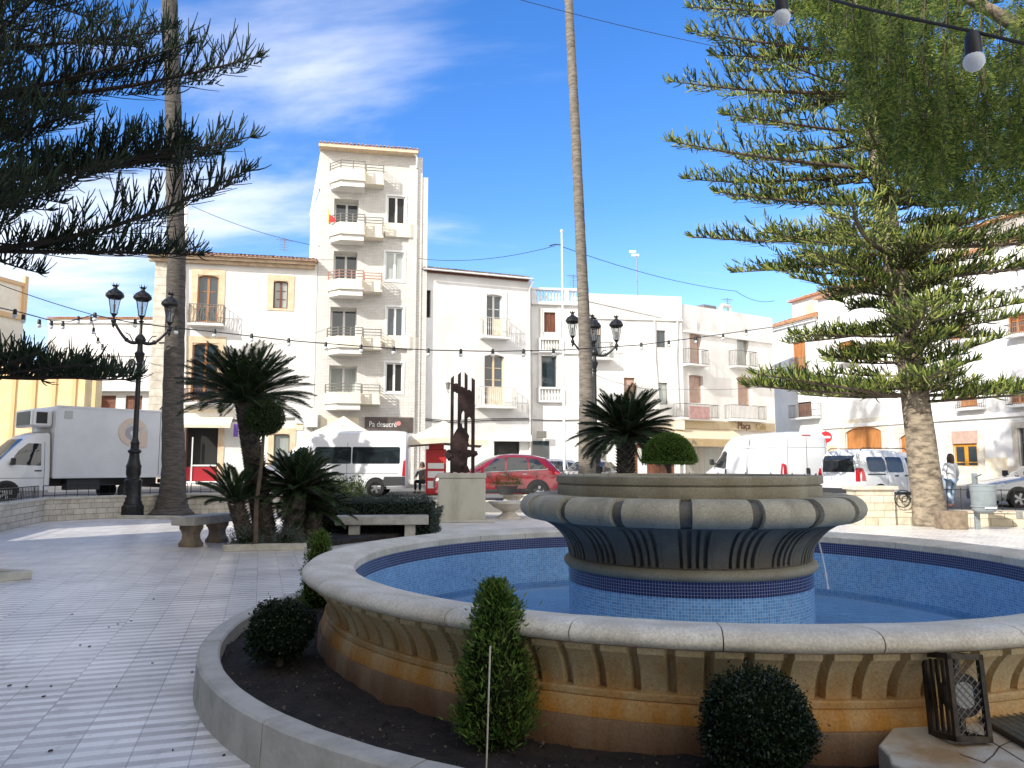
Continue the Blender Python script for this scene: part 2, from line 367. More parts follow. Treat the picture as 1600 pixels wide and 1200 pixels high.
    l.new(m4.outputs[2], p.inputs['Base Color'])
    rr = n.new('ShaderNodeMapRange'); l.new(nz_.outputs[0], rr.inputs[0]); rr.inputs[3].default_value = 0.22; rr.inputs[4].default_value = 0.42; l.new(rr.outputs[0], p.inputs['Roughness'])
    bn = n.new('ShaderNodeBump'); bn.inputs['Strength'].default_value = 0.25; bn.inputs['Distance'].default_value = 0.01
    l.new(ma('ADD', big.outputs[0], ma('MULTIPLY', joint, -0.3)), bn.inputs['Height']); l.new(bn.outputs[0], p.inputs['Normal'])
    return m
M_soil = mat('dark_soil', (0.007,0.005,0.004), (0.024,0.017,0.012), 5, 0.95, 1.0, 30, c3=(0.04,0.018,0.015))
M_asphalt = mat('street_asphalt', (0.11,0.11,0.105), (0.17,0.165,0.155), 0.7, 0.85, 0.3, 40)
M_side = mat('pale_pavement', (0.40,0.38,0.34), (0.52,0.5,0.45), 0.8, 0.8, 0.2)
M_kerb = mat('kerb_concrete', (0.34,0.32,0.26), (0.50,0.475,0.405), 3.0, 0.85, 0.5, 25, lo=0.3, hi=0.55)
M_benchst = mat('bench_stone', (0.33,0.32,0.28), (0.46,0.44,0.39), 5, 0.85, 0.4, 30)
M_brownst = mat('brown_stone', (0.16,0.12,0.08), (0.28,0.215,0.15), 5, 0.85, 0.5, 20)
M_ashlar = brickmat('limestone_blocks', (0.50,0.455,0.37), (0.60,0.555,0.47), (0.24,0.21,0.16), 0.46, 0.165, 0.008, squash=0.7)
M_ashlar2 = brickmat('warm_limestone_blocks', (0.60,0.52,0.38), (0.68,0.61,0.47), (0.33,0.27,0.19), 0.5, 0.2, 0.008, squash=0.7)

o = MB().add([(-60,-40,-0.3),(70,-40,-0.3),(70,28,-0.3),(-60,28,-0.3)], [(0,1,2,3)]).build('ground', M_side); tag(o, kind='structure')
o = MB().add([(-30,-12,0),(34,-12,0),(34,27.3,0),(-30,27.3,0)], [(0,1,2,3)]).build('plaza_paving', striped_paving()); tag(o, kind='structure')
def zs(Y): return 0.3 + max(0.0, (Y - 24)) * 0.018          # the street climbs gently towards the houses
# street: along the plaza and up to the facades (kerb step faces the plaza)
st = MB()
L0 = [(-70,14.0),(-14.2,18.0),(-14.2,22.9),(-11.2,26.6),(-4.2,27.4),(4.5,26.6),(9.0,22.6),(18,20.6),(60,18.0)]
far = [(x, 44.0 if x > 0 else 43.0) for x, y in L0]
vs_ = [(x, y, zs(y)) for x, y in L0] + [(x*1.0, y, zs(y)) for x, y in far] + [(x, y, -0.1) for x, y in L0]
n9 = len(L0)
st.add(vs_, [(i, i+1, n9+i+1, n9+i) for i in range(n9-1)] + [(2*n9+i, 2*n9+i+1, i+1, i) for i in range(n9-1)])
tag(st.build('street', M_asphalt), kind='structure')
o = MB().add([(-300,43,zs(43)),(300,43.9,zs(43)),(600,900,2.0),(-600,900,2.0)], [(0,1,2,3)]).build('far_ground', M_side); tag(o, kind='structure')
pv = MB()
pv.prism([(-30,38.2),(-10,40.0),(-5,40.9),(1.5,43.2),(4.5,44.0),(10,44.5),(14,46.6),(17,49),(20.0,50.5),(22.6,43),(23.8,38),(26,31),(70,31),(70,60),(-30,60)], 0.35, 0.665)
tag(pv.build('house_pavement', M_side, bevel=0.02), kind='structure')

# ---- soil bed and kerb ring round the fountain ----
FC = Vector((1.61, 7.2, 0))
sv = []; sf = []; NR, NA = 26, 220
for i in range(NR):
    r = 3.15 + (4.02 - 3.15) * i / (NR - 1)
    for j in range(NA):
        th = 2 * math.pi * j / NA; x, y = FC.x + r * math.cos(th), FC.y + r * math.sin(th)
        h = 0.16 + 0.035 * noise.noise(Vector((x * 2.1, y * 2.1, 0))) + 0.022 * noise.noise(Vector((x * 9, y * 9, 3))) + 0.012 * noise.noise(Vector((x * 23, y * 23, 3)))
        sv.append((x, y, h - 0.03 * (i / NR) ** 3))
for i in range(NR - 1):
    for j in range(NA): sf.append((i*NA + j, (i+1)*NA + j, (i+1)*NA + (j+1) % NA, i*NA + (j+1) % NA))
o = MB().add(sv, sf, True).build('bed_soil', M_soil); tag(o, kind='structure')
# clods, dry leaves and bits of bark scattered on the soil
lit = MB()
for i in range(1500):
    th = random.uniform(R(120), R(290)); r = random.uniform(3.3, 3.98); s_ = random.uniform(0.003, 0.016) * (1.6 if random.random() < 0.06 else 1)
    x, y = FC.x + r * math.cos(th), FC.y + r * math.sin(th); a = random.uniform(0, 6.28); z0 = 0.165 + 0.035 * noise.noise(Vector((x*2.1, y*2.1, 0))) + 0.022 * noise.noise(Vector((x * 9, y * 9, 3)))
    c_, d_ = math.cos(a) * s_, math.sin(a) * s_
    lit.add([(x+c_,y+d_,z0),(x-d_*.6,y+c_*.6,z0+s_*.7),(x-c_,y-d_,z0+.002),(x+d_*.6,y-c_*.6,z0+s_*.5),(x,y,z0+s_*1.0)], [(0,1,4),(1,2,4),(2,3,4),(3,0,4)])
M_bits = None
bits = MB()
for i in range(46):
    th = random.uniform(R(150), R(275)); r = random.uniform(3.32, 3.95); s_ = random.uniform(.008, .02); x, y = FC.x + r*math.cos(th), FC.y + r*math.sin(th); a = random.uniform(0, 6.28); z0 = 0.172 + 0.035 * noise.noise(Vector((x*2.1, y*2.1, 0))) + 0.022 * noise.noise(Vector((x * 9, y * 9, 3)))
    c_, d_ = math.cos(a)*s_, math.sin(a)*s_; bits.add([(x+c_,y+d_,z0),(x-d_*.35,y+c_*.35,z0+s_*.25),(x-c_,y-d_,z0+.003),(x+d_*.35,y-c_*.35,z0+s_*.1)], [(0,1,2,3)])
tag(bits.build('fallen_leaves', leafmat('dry_leaf', [(0.10,0.07,0.04),(0.22,0.17,0.11),(0.34,0.30,0.24),(0.06,0.03,0.02)], .8, .1)), 'dry curled leaves and pale chips lying on the dark bed soil', 'fallen leaves', kind='stuff')
M_lit = leafmat('soil_litter', [(0.008,0.006,0.005),(0.02,0.015,0.01),(0.04,0.028,0.02),(0.14,0.11,0.08),(0.015,0.01,0.008)], 0.9, 0.0)
tag(lit.build('soil_litter', M_lit), 'small clods and dry bits scattered over the dark soil of the round bed', 'soil litter', kind='stuff')
kp = [(4.0,0.02),(4.0,0.235),(4.015,0.25),(4.135,0.25),(4.155,0.235),(4.17,-0.02),(4.0,0.02)]
kb = MB(); NK = 24
for k in range(NK):
    a0 = 2*math.pi*k/NK + R(.07); a1 = 2*math.pi*(k+1)/NK - R(.07); dz = random.uniform(-.003, .003); dr = random.uniform(-.003, .003); pk = [(r+dr, z+dz) for r, z in kp]
    kb.lathe(pk, 14, 0, 0, a0, a1)
    for a, rev in ((a0, 0), (a1, 1)):
        q = [(r*math.cos(a), r*math.sin(a), z) for r, z in pk[:-1]]; kb.add(q, [tuple(range(len(q)))[::-1] if not rev else tuple(range(len(q)))])
kb.v = [(x*(1+.0006*noise.noise(Vector((x*9,y*9,z*9)))), y*(1+.0006*noise.noise(Vector((x*9,y*9,z*9)))), z+.003*noise.noise(Vector((x*6,y*6,1)))) for x, y, z in kb.v]
o = kb.build('round_kerb', M_kerb, loc=FC, angle=30)
tag(o, 'low curved concrete kerb ringing the soil bed round the fountain', 'kerb')
# bits of dark debris dropped on the paving
deb = MB()
for (px, py) in [(240,936),(170,980),(184,975),(125,1008),(80,1072),(15,1071),(42,1073),(182,1073),(238,1036),(140,1010),(79,1173),(350,1180),(270,1172),(205,970),(340,898),(68,1088),(300,1050),(113,960)]:
    p = atz(px, py, 0.004); s_ = random.uniform(0.006, 0.014); pts = []
    for k in range(6):
        a = k * math.pi / 3; q = s_ * random.uniform(0.6, 1.4); pts.append((p.x + q * math.cos(a), p.y + q * math.sin(a)))
    deb.prism(pts, 0.002, 0.008)
tag(deb.build('paving_litter', M_black), 'dark seeds and scraps scattered on the striped paving', 'litter', kind='stuff')

# ---- slab and metal hatch beside the fountain, lower right ----
M_slab = mat('stained_slab', (0.30,0.19,0.08), (0.46,0.42,0.33), 2.6, 0.8, 0.5, 12, lo=0.36, hi=0.56)
def polar(r, deg): return (FC.x + r * math.cos(R(deg)), FC.y + r * math.sin(R(deg)))
pts = [polar(3.24, -85)] + [tuple(atz(x_, y_, .315))[:2] for x_, y_ in ((1372,1164),(1388,1180),(1392,1192),(1420,1202),(1432,1216),(1470,1240),(1500,1300))] + [polar(4.6, a) for a in range(-72, -20, 6)] + [polar(3.24, a) for a in range(-25, -85, -5)]
sl = MB().prism(pts, 0.0, 0.315)
t = thing('stone_slab', 'cracked sandy stone slab at the foot of the fountain beside the metal hatch', 'paving slab')
sl.build('slab', M_slab, t, bevel=0.01)
cr = MB()
for pl in ([(1480,1128),(1520,1142),(1560,1165),(1600,1190)], [(1582,1157),(1562,1166),(1552,1180),(1537,1192)], [(1540,1192),(1500,1178)]):
    P3 = [atz(a, b, 0.317) for a, b in pl]
    for q in range(len(P3) - 1):
        d = (P3[q+1] - P3[q]); w = Vector((-d.y, d.x, 0)).normalized() * 0.0028
        cr.add([P3[q]+w, P3[q]-w, P3[q+1]-w, P3[q+1]+w], [(0,1,2,3)])
cr.build('crack', M_black, t)
hp = [atz(1512, 1112, 0.33), atz(1607, 1168, 0.33), atz(1730, 1130, 0.33), atz(1622, 1085, 0.33)]
M_hatch = mat('hatch_metal', (0.10,0.11,0.09), (0.17,0.175,0.15), 6, 0.6, 0.8, 90, metal=0.3)
h = thing('metal_hatch', 'grey green ribbed metal hatch plate lying by the fountain foot', 'hatch')
MB().prism([(p.x, p.y) for p in hp], 0.3155, 0.332).build('plate', M_hatch, h, bevel=0.003)
fr = MB()
for q in range(4):
    a, b = hp[q], hp[(q+1) % 4]; fr.tube([a + Vector((0,0,.004)), b + Vector((0,0,.004))], 0.011, 8)
fr.build('rubber_edge', M_black, h)
rb = MB()
for k in range(1, 14):
    a = hp[0].lerp(hp[3], k / 14); b = hp[1].lerp(hp[2], k / 14); d = (b - a) * 0.03
    rb.tube([a + d + Vector((0,0,.011)), b - d + Vector((0,0,.011))], 0.003, 4)
rb.build('rib', M_hatch, h)

# ================= FOUNTAIN =================
def stained(name, base, base2, stain, z0, z1, amt=0.9, rough=0.8):
    """stone with vertical mineral staining that grows between heights z0 (full) and z1 (none)"""
    m = bpy.data.materials.new(name); m.use_nodes = True; n, l = m.node_tree.nodes, m.node_tree.links; p = n['Principled BSDF']; p.inputs['Roughness'].default_value = rough
    t = n.new('ShaderNodeTexCoord'); s = n.new('ShaderNodeSeparateXYZ'); l.new(t.outputs['Object'], s.inputs[0])
    a = n.new('ShaderNodeTexNoise'); a.inputs['Scale'].default_value = 3; a.inputs['Detail'].default_value = 8; l.new(t.outputs['Object'], a.inputs['Vector'])
    r = n.new('ShaderNodeValToRGB'); l.new(a.outputs[0], r.inputs[0]); r.color_ramp.elements[0].position = 0.35; r.color_ramp.elements[1].position = 0.65
    r.color_ramp.elements[0].color = (*base, 1); r.color_ramp.elements[1].color = (*base2, 1)
    mp_ = n.new('ShaderNodeMapping'); mp_.inputs['Scale'].default_value = (5, 5, 0.9); l.new(t.outputs['Object'], mp_.inputs[0])
    b = n.new('ShaderNodeTexNoise'); b.inputs['Scale'].default_value = 1; b.inputs['Detail'].default_value = 7; b.inputs['Roughness'].default_value = 0.6; l.new(mp_.outputs[0], b.inputs['Vector'])
    g = n.new('ShaderNodeMapRange'); l.new(s.outputs[2], g.inputs[0]); g.inputs[1].default_value = z1; g.inputs[2].default_value = z0; g.inputs[3].default_value = -0.35; g.inputs[4].default_value = 0.25
    ad = n.new('ShaderNodeMath'); ad.operation = 'ADD'; l.new(b.outputs[0], ad.inputs[0]); l.new(g.outputs[0], ad.inputs[1])
    k = n.new('ShaderNodeMapRange'); l.new(ad.outputs[0], k.inputs[0]); k.inputs[1].default_value = 0.3; k.inputs[2].default_value = 0.72; k.inputs[4].default_value = amt
    mx = n.new('ShaderNodeMix'); mx.data_type = 'RGBA'; l.new(k.outputs[0], mx.inputs[0]); l.new(r.outputs[0], mx.inputs[6]); mx.inputs[7].default_value = (*stain, 1)
    f = n.new('ShaderNodeTexNoise'); f.inputs['Scale'].default_value = 70; f.inputs['Detail'].default_value = 3; l.new(t.outputs['Object'], f.inputs['Vector'])
    fr_ = n.new('ShaderNodeMapRange'); l.new(f.outputs[0], fr_.inputs[0]); fr_.inputs[1].default_value = .3; fr_.inputs[2].default_value = .7; fr_.inputs[3].default_value = 0.8; fr_.inputs[4].default_value = 1.15
    m2 = n.new('ShaderNodeMix'); m2.data_type = 'RGBA'; m2.blend_type = 'MULTIPLY'; m2.inputs[0].default_value = 1; l.new(mx.outputs[2], m2.inputs[6]); l.new(fr_.outputs[0], m2.inputs[7]); l.new(m2.outputs[2], p.inputs['Base Color'])
    bn = n.new('ShaderNodeBump'); bn.inputs['Strength'].default_value = 0.4; bn.inputs['Distance'].default_value = 0.006; l.new(f.outputs[0], bn.inputs['Height']); l.new(bn.outputs[0], p.inputs['Normal'])
    return m
M_cop = stained('coping_stone', (0.60,0.54,0.42), (0.73,0.675,0.55), (0.30,0.25,0.17), 2.0, 0.2, 0.6)
M_wallst = stained('basin_stone', (0.50,0.375,0.19), (0.60,0.48,0.28), (0.45,0.20,0.03), 0.25, 0.68, 1.0)
M_plinth = stained('basin_plinth', (0.20,0.13,0.075), (0.27,0.18,0.10), (0.12,0.05,0.015), 0.1, 0.5, 0.9)
M_bowl = stained('bowl_stone', (0.31,0.28,0.195), (0.44,0.40,0.29), (0.12,0.11,0.075), 2.4, 0.9, 0.9)
M_bowl2 = stained('upper_bowl_stone', (0.27,0.235,0.155), (0.35,0.315,0.225), (0.16,0.125,0.07), 2.2, 1.2, 0.8)
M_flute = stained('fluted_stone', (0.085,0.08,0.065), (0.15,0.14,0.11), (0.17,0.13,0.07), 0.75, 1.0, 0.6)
M_tl = mosaic('light_blue_mosaic', (0.10,0.29,0.54), (0.21,0.46,0.72), (0.50,0.60,0.70))
M_td = mosaic('navy_mosaic', (0.010,0.016,0.085), (0.022,0.03,0.13), (0.28,0.31,0.38))
M_tlf = mosaic('floor_mosaic', (0.28,0.56,0.88), (0.36,0.62,0.90), (0.5,0.68,0.88), 0.025)
ft = thing('fountain', 'large round stone fountain with blue mosaic pool and raised fluted bowl', 'fountain', FC)
def sector_ring(prof, count, gapdeg, start=0.0, steps=6):
    mb = MB()
    for k in range(count):
        a0 = R(start) + 2*math.pi*k/count + R(gapdeg)/2; a1 = R(start) + 2*math.pi*(k+1)/count - R(gapdeg)/2
        mb.lathe(prof, steps, 0, 0, a0, a1)
        for a, rev in ((a0, 0), (a1, 1)):
            q = [(r*math.cos(a), r*math.sin(a), z) for r, z in prof[:-1]]
            mb.add(q, [tuple(range(len(q)))[::-1] if not rev else tuple(range(len(q)))])
    return mb
cop = [(3.0,0.70),(3.0,0.757),(3.012,0.768),(3.06,0.775),(3.27,0.797),(3.345,0.797),(3.39,0.784),(3.417,0.757),(3.418,0.73),(3.40,0.708),(3.36,0.695),(3.0,0.695),(3.0,0.70)]
co = sector_ring(cop, 28, 0.12, 3.0, 14)
co.v = [(x*(1+.0016*noise.noise(Vector((x*3,y*3,z*6)))+.0009*noise.noise(Vector((x*17,y*17,z*17)))), y*(1+.0016*noise.noise(Vector((x*3,y*3,z*6)))+.0009*noise.noise(Vector((x*17,y*17,z*17)))), z+.004*noise.noise(Vector((x*2.3,y*2.3,4)))) for x, y, z in co.v]
co.build('coping', M_cop, ft, angle=45)
MB().lathe([(3.006,0.68),(3.006,0.75),(3.27,0.788),(3.345,0.788),(3.40,0.755),(3.40,0.73),(3.35,0.69)], 200).build('joint_mortar', M_plinth, ft)
# fluted outer wall
NF = 110
def wobw(th, i, r, z):
    j = round(th / (2*math.pi) * NF * 10) % 10
    if j in (1, 2) and 0.438 < z < 0.697: return -0.055
    return 0
wallp = [(3.30,0.699),(3.335,0.698),(3.338,0.696),(3.338,0.662),(3.335,0.655),(3.318,0.654),(3.30,0.635),(3.27,0.60),(3.245,0.565),(3.222,0.525),(3.208,0.485),(3.20,0.45),(3.20,0.44),(3.225,0.437),(3.232,0.428),(3.232,0.402),(3.225,0.395),(3.24,0.385),(3.252,0.35),(3.258,0.315),(3.258,0.30)]
MB().lathe(wallp, NF*10, wob=wobw).build('basin_wall', M_wallst, ft, angle=25)
MB().lathe([(3.25,0.302),(3.272,0.30),(3.28,0.29),(3.29,0.08)], 200).build('plinth', M_plinth, ft)
MB().lathe([(2.998,0.565),(2.998,0.695)], 200, uvR=3.0).build('navy_tile_band', M_td, ft)
MB().lathe([(2.998,-0.02),(2.998,0.565)], 200, uvR=3.0).build('pool_tiles', M_tl, ft)
fl = MB(); NG = 96
fl.add([(3.0*math.cos(2*math.pi*j/NG), 3.0*math.sin(2*math.pi*j/NG), 0.07) for j in range(NG)], [tuple(range(NG))])
fl.uv[0] = [(fl.v[j][0], fl.v[j][1]) for j in range(NG)]
fl.build('pool_floor', M_tlf, ft)
# water: fresnel mix of clear and mirror with small ripples
mw = bpy.data.materials.new('pool_water'); mw.use_nodes = True; n, l = mw.node_tree.nodes, mw.node_tree.links; n.remove(n['Principled BSDF'])
tr = n.new('ShaderNodeBsdfTransparent'); tr.inputs[0].default_value = (0.90, 0.97, 0.99, 1); gl = n.new('ShaderNodeBsdfGlossy'); gl.inputs['Roughness'].default_value = 0.03
fz = n.new('ShaderNodeFresnel'); fz.inputs[0].default_value = 1.33; mx = n.new('ShaderNodeMixShader')
t_ = n.new('ShaderNodeTexCoord'); nn = n.new('ShaderNodeTexNoise'); nn.inputs['Scale'].default_value = 12; nn.inputs['Detail'].default_value = 5; l.new(t_.outputs['Object'], nn.inputs['Vector'])
bn = n.new('ShaderNodeBump'); bn.inputs['Strength'].default_value = 1.0; bn.inputs['Distance'].default_value = 0.05; l.new(nn.outputs[0], bn.inputs['Height'])
l.new(bn.outputs[0], fz.inputs['Normal']); l.new(bn.outputs[0], gl.inputs['Normal'])
l.new(fz.outputs[0], mx.inputs[0]); l.new(tr.outputs[0], mx.inputs[1]); l.new(gl.outputs[0], mx.inputs[2]); l.new(mx.outputs[0], n['Material Output'].inputs[0])
wt = MB(); wt.add([(2.997*math.cos(2*math.pi*j/NG), 2.997*math.sin(2*math.pi*j/NG), 0.15) for j in range(NG)], [tuple(range(NG))]); wt.build('water', mw, ft)
# central drum
MB().lathe([(1.085,0.572),(1.085,0.70)], 120, uvR=1.085).build('navy_tile_band', M_td, ft)
MB().lathe([(1.085,0.05),(1.085,0.572)], 120, uvR=1.085).build('drum_tiles', M_tl, ft)
MB().lathe([(1.06,0.695),(1.10,0.70),(1.122,0.72),(1.13,0.745),(1.12,0.77),(1.095,0.785),(1.07,0.79)], 120).build('drum_ring', M_bowl2, ft)
G0 = -102.6
def wobf(th, i, r, z):
    if not (0.80 < z < 1.12): return 0
    d = (math.degrees(th) - G0 + 10) % 20.0
    if d < 7: return 0.0
    q = (d - 7) / 13.0
    return -0.045 if (q * 4 % 1.0) < 0.42 else -0.004
flp = [(1.075,0.787),(1.085,0.80),(1.088,0.81),(1.095,0.86),(1.112,0.91),(1.14,0.96),(1.18,1.01),(1.235,1.06),(1.30,1.10),(1.38,1.13),(1.42,1.135)]
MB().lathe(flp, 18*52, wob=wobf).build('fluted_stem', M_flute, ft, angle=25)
lip = [(1.17,1.345),(1.40,1.352),(1.455,1.343),(1.50,1.315),(1.528,1.275),(1.535,1.235),(1.525,1.195),(1.495,1.16),(1.45,1.138),(1.36,1.128),(1.17,1.14),(1.17,1.345)]
sector_ring(lip, 18, 3.6, G0, 8).build('lip_block', M_bowl, ft, bevel=0.006, angle=50)
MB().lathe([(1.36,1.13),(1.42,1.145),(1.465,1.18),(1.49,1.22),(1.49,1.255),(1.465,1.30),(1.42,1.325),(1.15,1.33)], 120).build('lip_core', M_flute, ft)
MB().lathe([(1.175,1.33),(1.185,1.345),(1.185,1.435),(1.168,1.44),(1.168,1.447),(1.19,1.45),(1.195,1.46),(1.195,1.512),(1.188,1.52),(1.10,1.524),(1.09,1.515),(1.09,1.40),(0,1.40)], 140).build('upper_basin', M_bowl2, ft, angle=35)
MB().lathe([(1.09,1.495),(0,1.495)], 90).build('upper_water', mw, ft)
for k in range(24):
    a = 2*math.pi*k/24; MB().cyl(1.145*math.cos(a), 1.145*math.sin(a), 1.52, 1.538, 0.008, 0.005, 8).build('spray_nozzle', M_greyiron, ft)
mj = bpy.data.materials.new('water_jet'); mj.use_nodes = True; n, l = mj.node_tree.nodes, mj.node_tree.links
p = n['Principled BSDF']; p.inputs['Base Color'].default_value = (0.85,0.9,0.95,1); p.inputs['Roughness'].default_value = 0.15; p.inputs['Alpha'].default_value = 0.55
a0 = at(1277, 842, 7.55) - FC; b0 = at(1294, 921, 7.35) - FC
jet = []
for k in range(12):
    q = k / 11; x = a0.x + (b0.x - a0.x) * q; y = a0.y + (b0.y - a0.y) * q; z = a0.z + (b0.z - a0.z) * (q ** 1.5)
    jet.append((x, y, z))
MB().tube(jet, [0.007 + 0.009 * abs(math.sin(k * 1.9)) * (k / 11) for k in range(12)], 6).build('water_jet', mj, ft)
MB().tube([(a0.x - 0.16, a0.y - 0.02, a0.z + 0.03), tuple(a0)], 0.008, 6).build('spout', M_greyiron, ft)

# ---- dark floodlight cage leaning on the fountain ----
lt = thing('floodlight_cage', 'dark rusty metal floodlight cage leaning against the fountain wall', 'floodlight', (*polar(3.45, -81.5), .317), R(8))
fr = MB(); w, d, h = 0.082, 0.085, 0.385
M_cage = mat('rusty_dark_iron', (0.02,0.018,0.015), (0.06,0.045,0.03), 14, 0.55, metal=0.5)
fr.M = Matrix.Rotation(R(4), 4, 'Y') @ Matrix.Rotation(R(-10), 4, 'X')
for sx in (-1, 1):
    for sy in (-1, 1): fr.box(sx*w - 0.012, sy*d - 0.012, 0.0, sx*w + 0.012, sy*d + 0.012, h)
for z in (0.0, h - 0.024):
    fr.box(-w-.012,-d-.012,z,w+.012,-d+.012,z+.026); fr.box(-w-.012,d-.012,z,w+.012,d+.012,z+.026)
    fr.box(-w-.012,-d+.012,z,-w+.012,d-.012,z+.026); fr.box(w-.012,-d+.012,z,w+.012,d-.012,z+.026)
fr.build('frame', M_cage, lt)
gr = MB(); gr.M = fr.M
for k in range(-6, 12):
    for sg in (1, -1):
        x0, z0 = -w, 0.04 + k * 0.036; x1 = w; z1 = z0 + sg * 2 * w
        if sg == -1: z0 += 2*w*0.0
        t0 = 0.0; t1 = 1.0; lo_, hi_ = 0.03, h - 0.03
        dz = z1 - z0
        ta = (lo_ - z0) / dz; tb = (hi_ - z0) / dz; t0 = max(0, min(ta, tb)); t1 = min(1, max(ta, tb))
        if t1 - t0 > 0.03: gr.tube([(x0 + 2*w*t0, -d, z0 + dz*t0), (x0 + 2*w*t1, -d, z0 + dz*t1)], 0.0017, 4)
gr.build('wire_guard', M_greyiron, lt)
lv = MB(); lv.M = fr.M
for k in range(5): lv.box(-w - .004, -0.09 + k * 0.04, 0.03, -w + .004, -0.07 + k * 0.04, h - 0.03)
lv.build('side_bars', M_cage, lt)
la = MB(); la.M = fr.M @ Matrix.Translation((0, 0.0, 0.2)) @ Matrix.Rotation(R(90), 4, 'X')
la.lathe([(0.0,-0.06),(0.05,-0.055),(0.085,0.0),(0.095,0.05),(0.10,0.055),(0.09,0.056),(0.0,0.05)], 24)
la.build('lamp', M_cage, lt)
gp = MB(); gp.M = la.M; gp.cyl(0, 0, 0.058, 0.064, 0.06); gp.build('lens', M_glass, lt)
# ---- kerbs of planting beds ----
def kerb_poly(name, label, pts, w=0.14, z=0.13, m=M_kerb):
    mb = MB()
    for a, b in zip(pts[:-1], pts[1:]):
        A, B = Vector((*a, 0)), Vector((*b, 0)); d = (B - A).normalized(); nn_ = Vector((-d.y, d.x, 0)) * w; A2 = A - d * 0.0
        mb.prism([(A2.x, A2.y), (B.x, B.y), (B.x + nn_.x, B.y + nn_.y), (A2.x + nn_.x, A2.y + nn_.y)], 0.0, z)
    o = mb.build(name, m, bevel=0.012); return tag(o, label, 'kerb')
def bed(name, pts, z): tag(MB().prism(pts, 0.004, z).build(name, M_soil), kind='structure')
kerb_poly('bed_kerb', 'concrete kerb of the soil bed under the sago palm cluster', [(-5.45,14.7),(-3.95,15.0)]); kerb_poly('bed_kerb', 'short concrete kerb on the left side of the sago palm bed', [(-5.62,16.9),(-5.45,14.72)])
bed('bed_soil', [(-5.43,14.85),(-4.0,15.14),(-1.9,18.7),(-5.2,19.0)], 0.09)
kerb_poly('bed_kerb', 'concrete kerb at the corner of the soil bed by the left edge', [(-7.6,10.2),(-6.85,11.2)], 0.13, 0.12)
kerb_poly('bed_kerb', 'concrete kerb along the far side of the left edge bed', [(-6.98,11.3),(-9.6,11.9)], 0.13, 0.12)
bed('bed_soil', [(-7.8,10.4),(-6.98,11.28),(-9.6,11.85),(-11,10.8)], 0.08)
kerb_poly('bed_kerb', 'low square kerb at the foot of the tall left palm trunk', [(-12.2,23.9),(-9.7,23.5)], 0.16, 0.1)
kerb_poly('bed_kerb', 'low kerb on the right side of the tall palm trunk', [(-9.7,23.6),(-9.3,25.2)], 0.16, 0.1)
bed('bed_soil', [(-12.2,24.08),(-9.75,23.72),(-9.45,25.3),(-12.0,25.4)], 0.06)
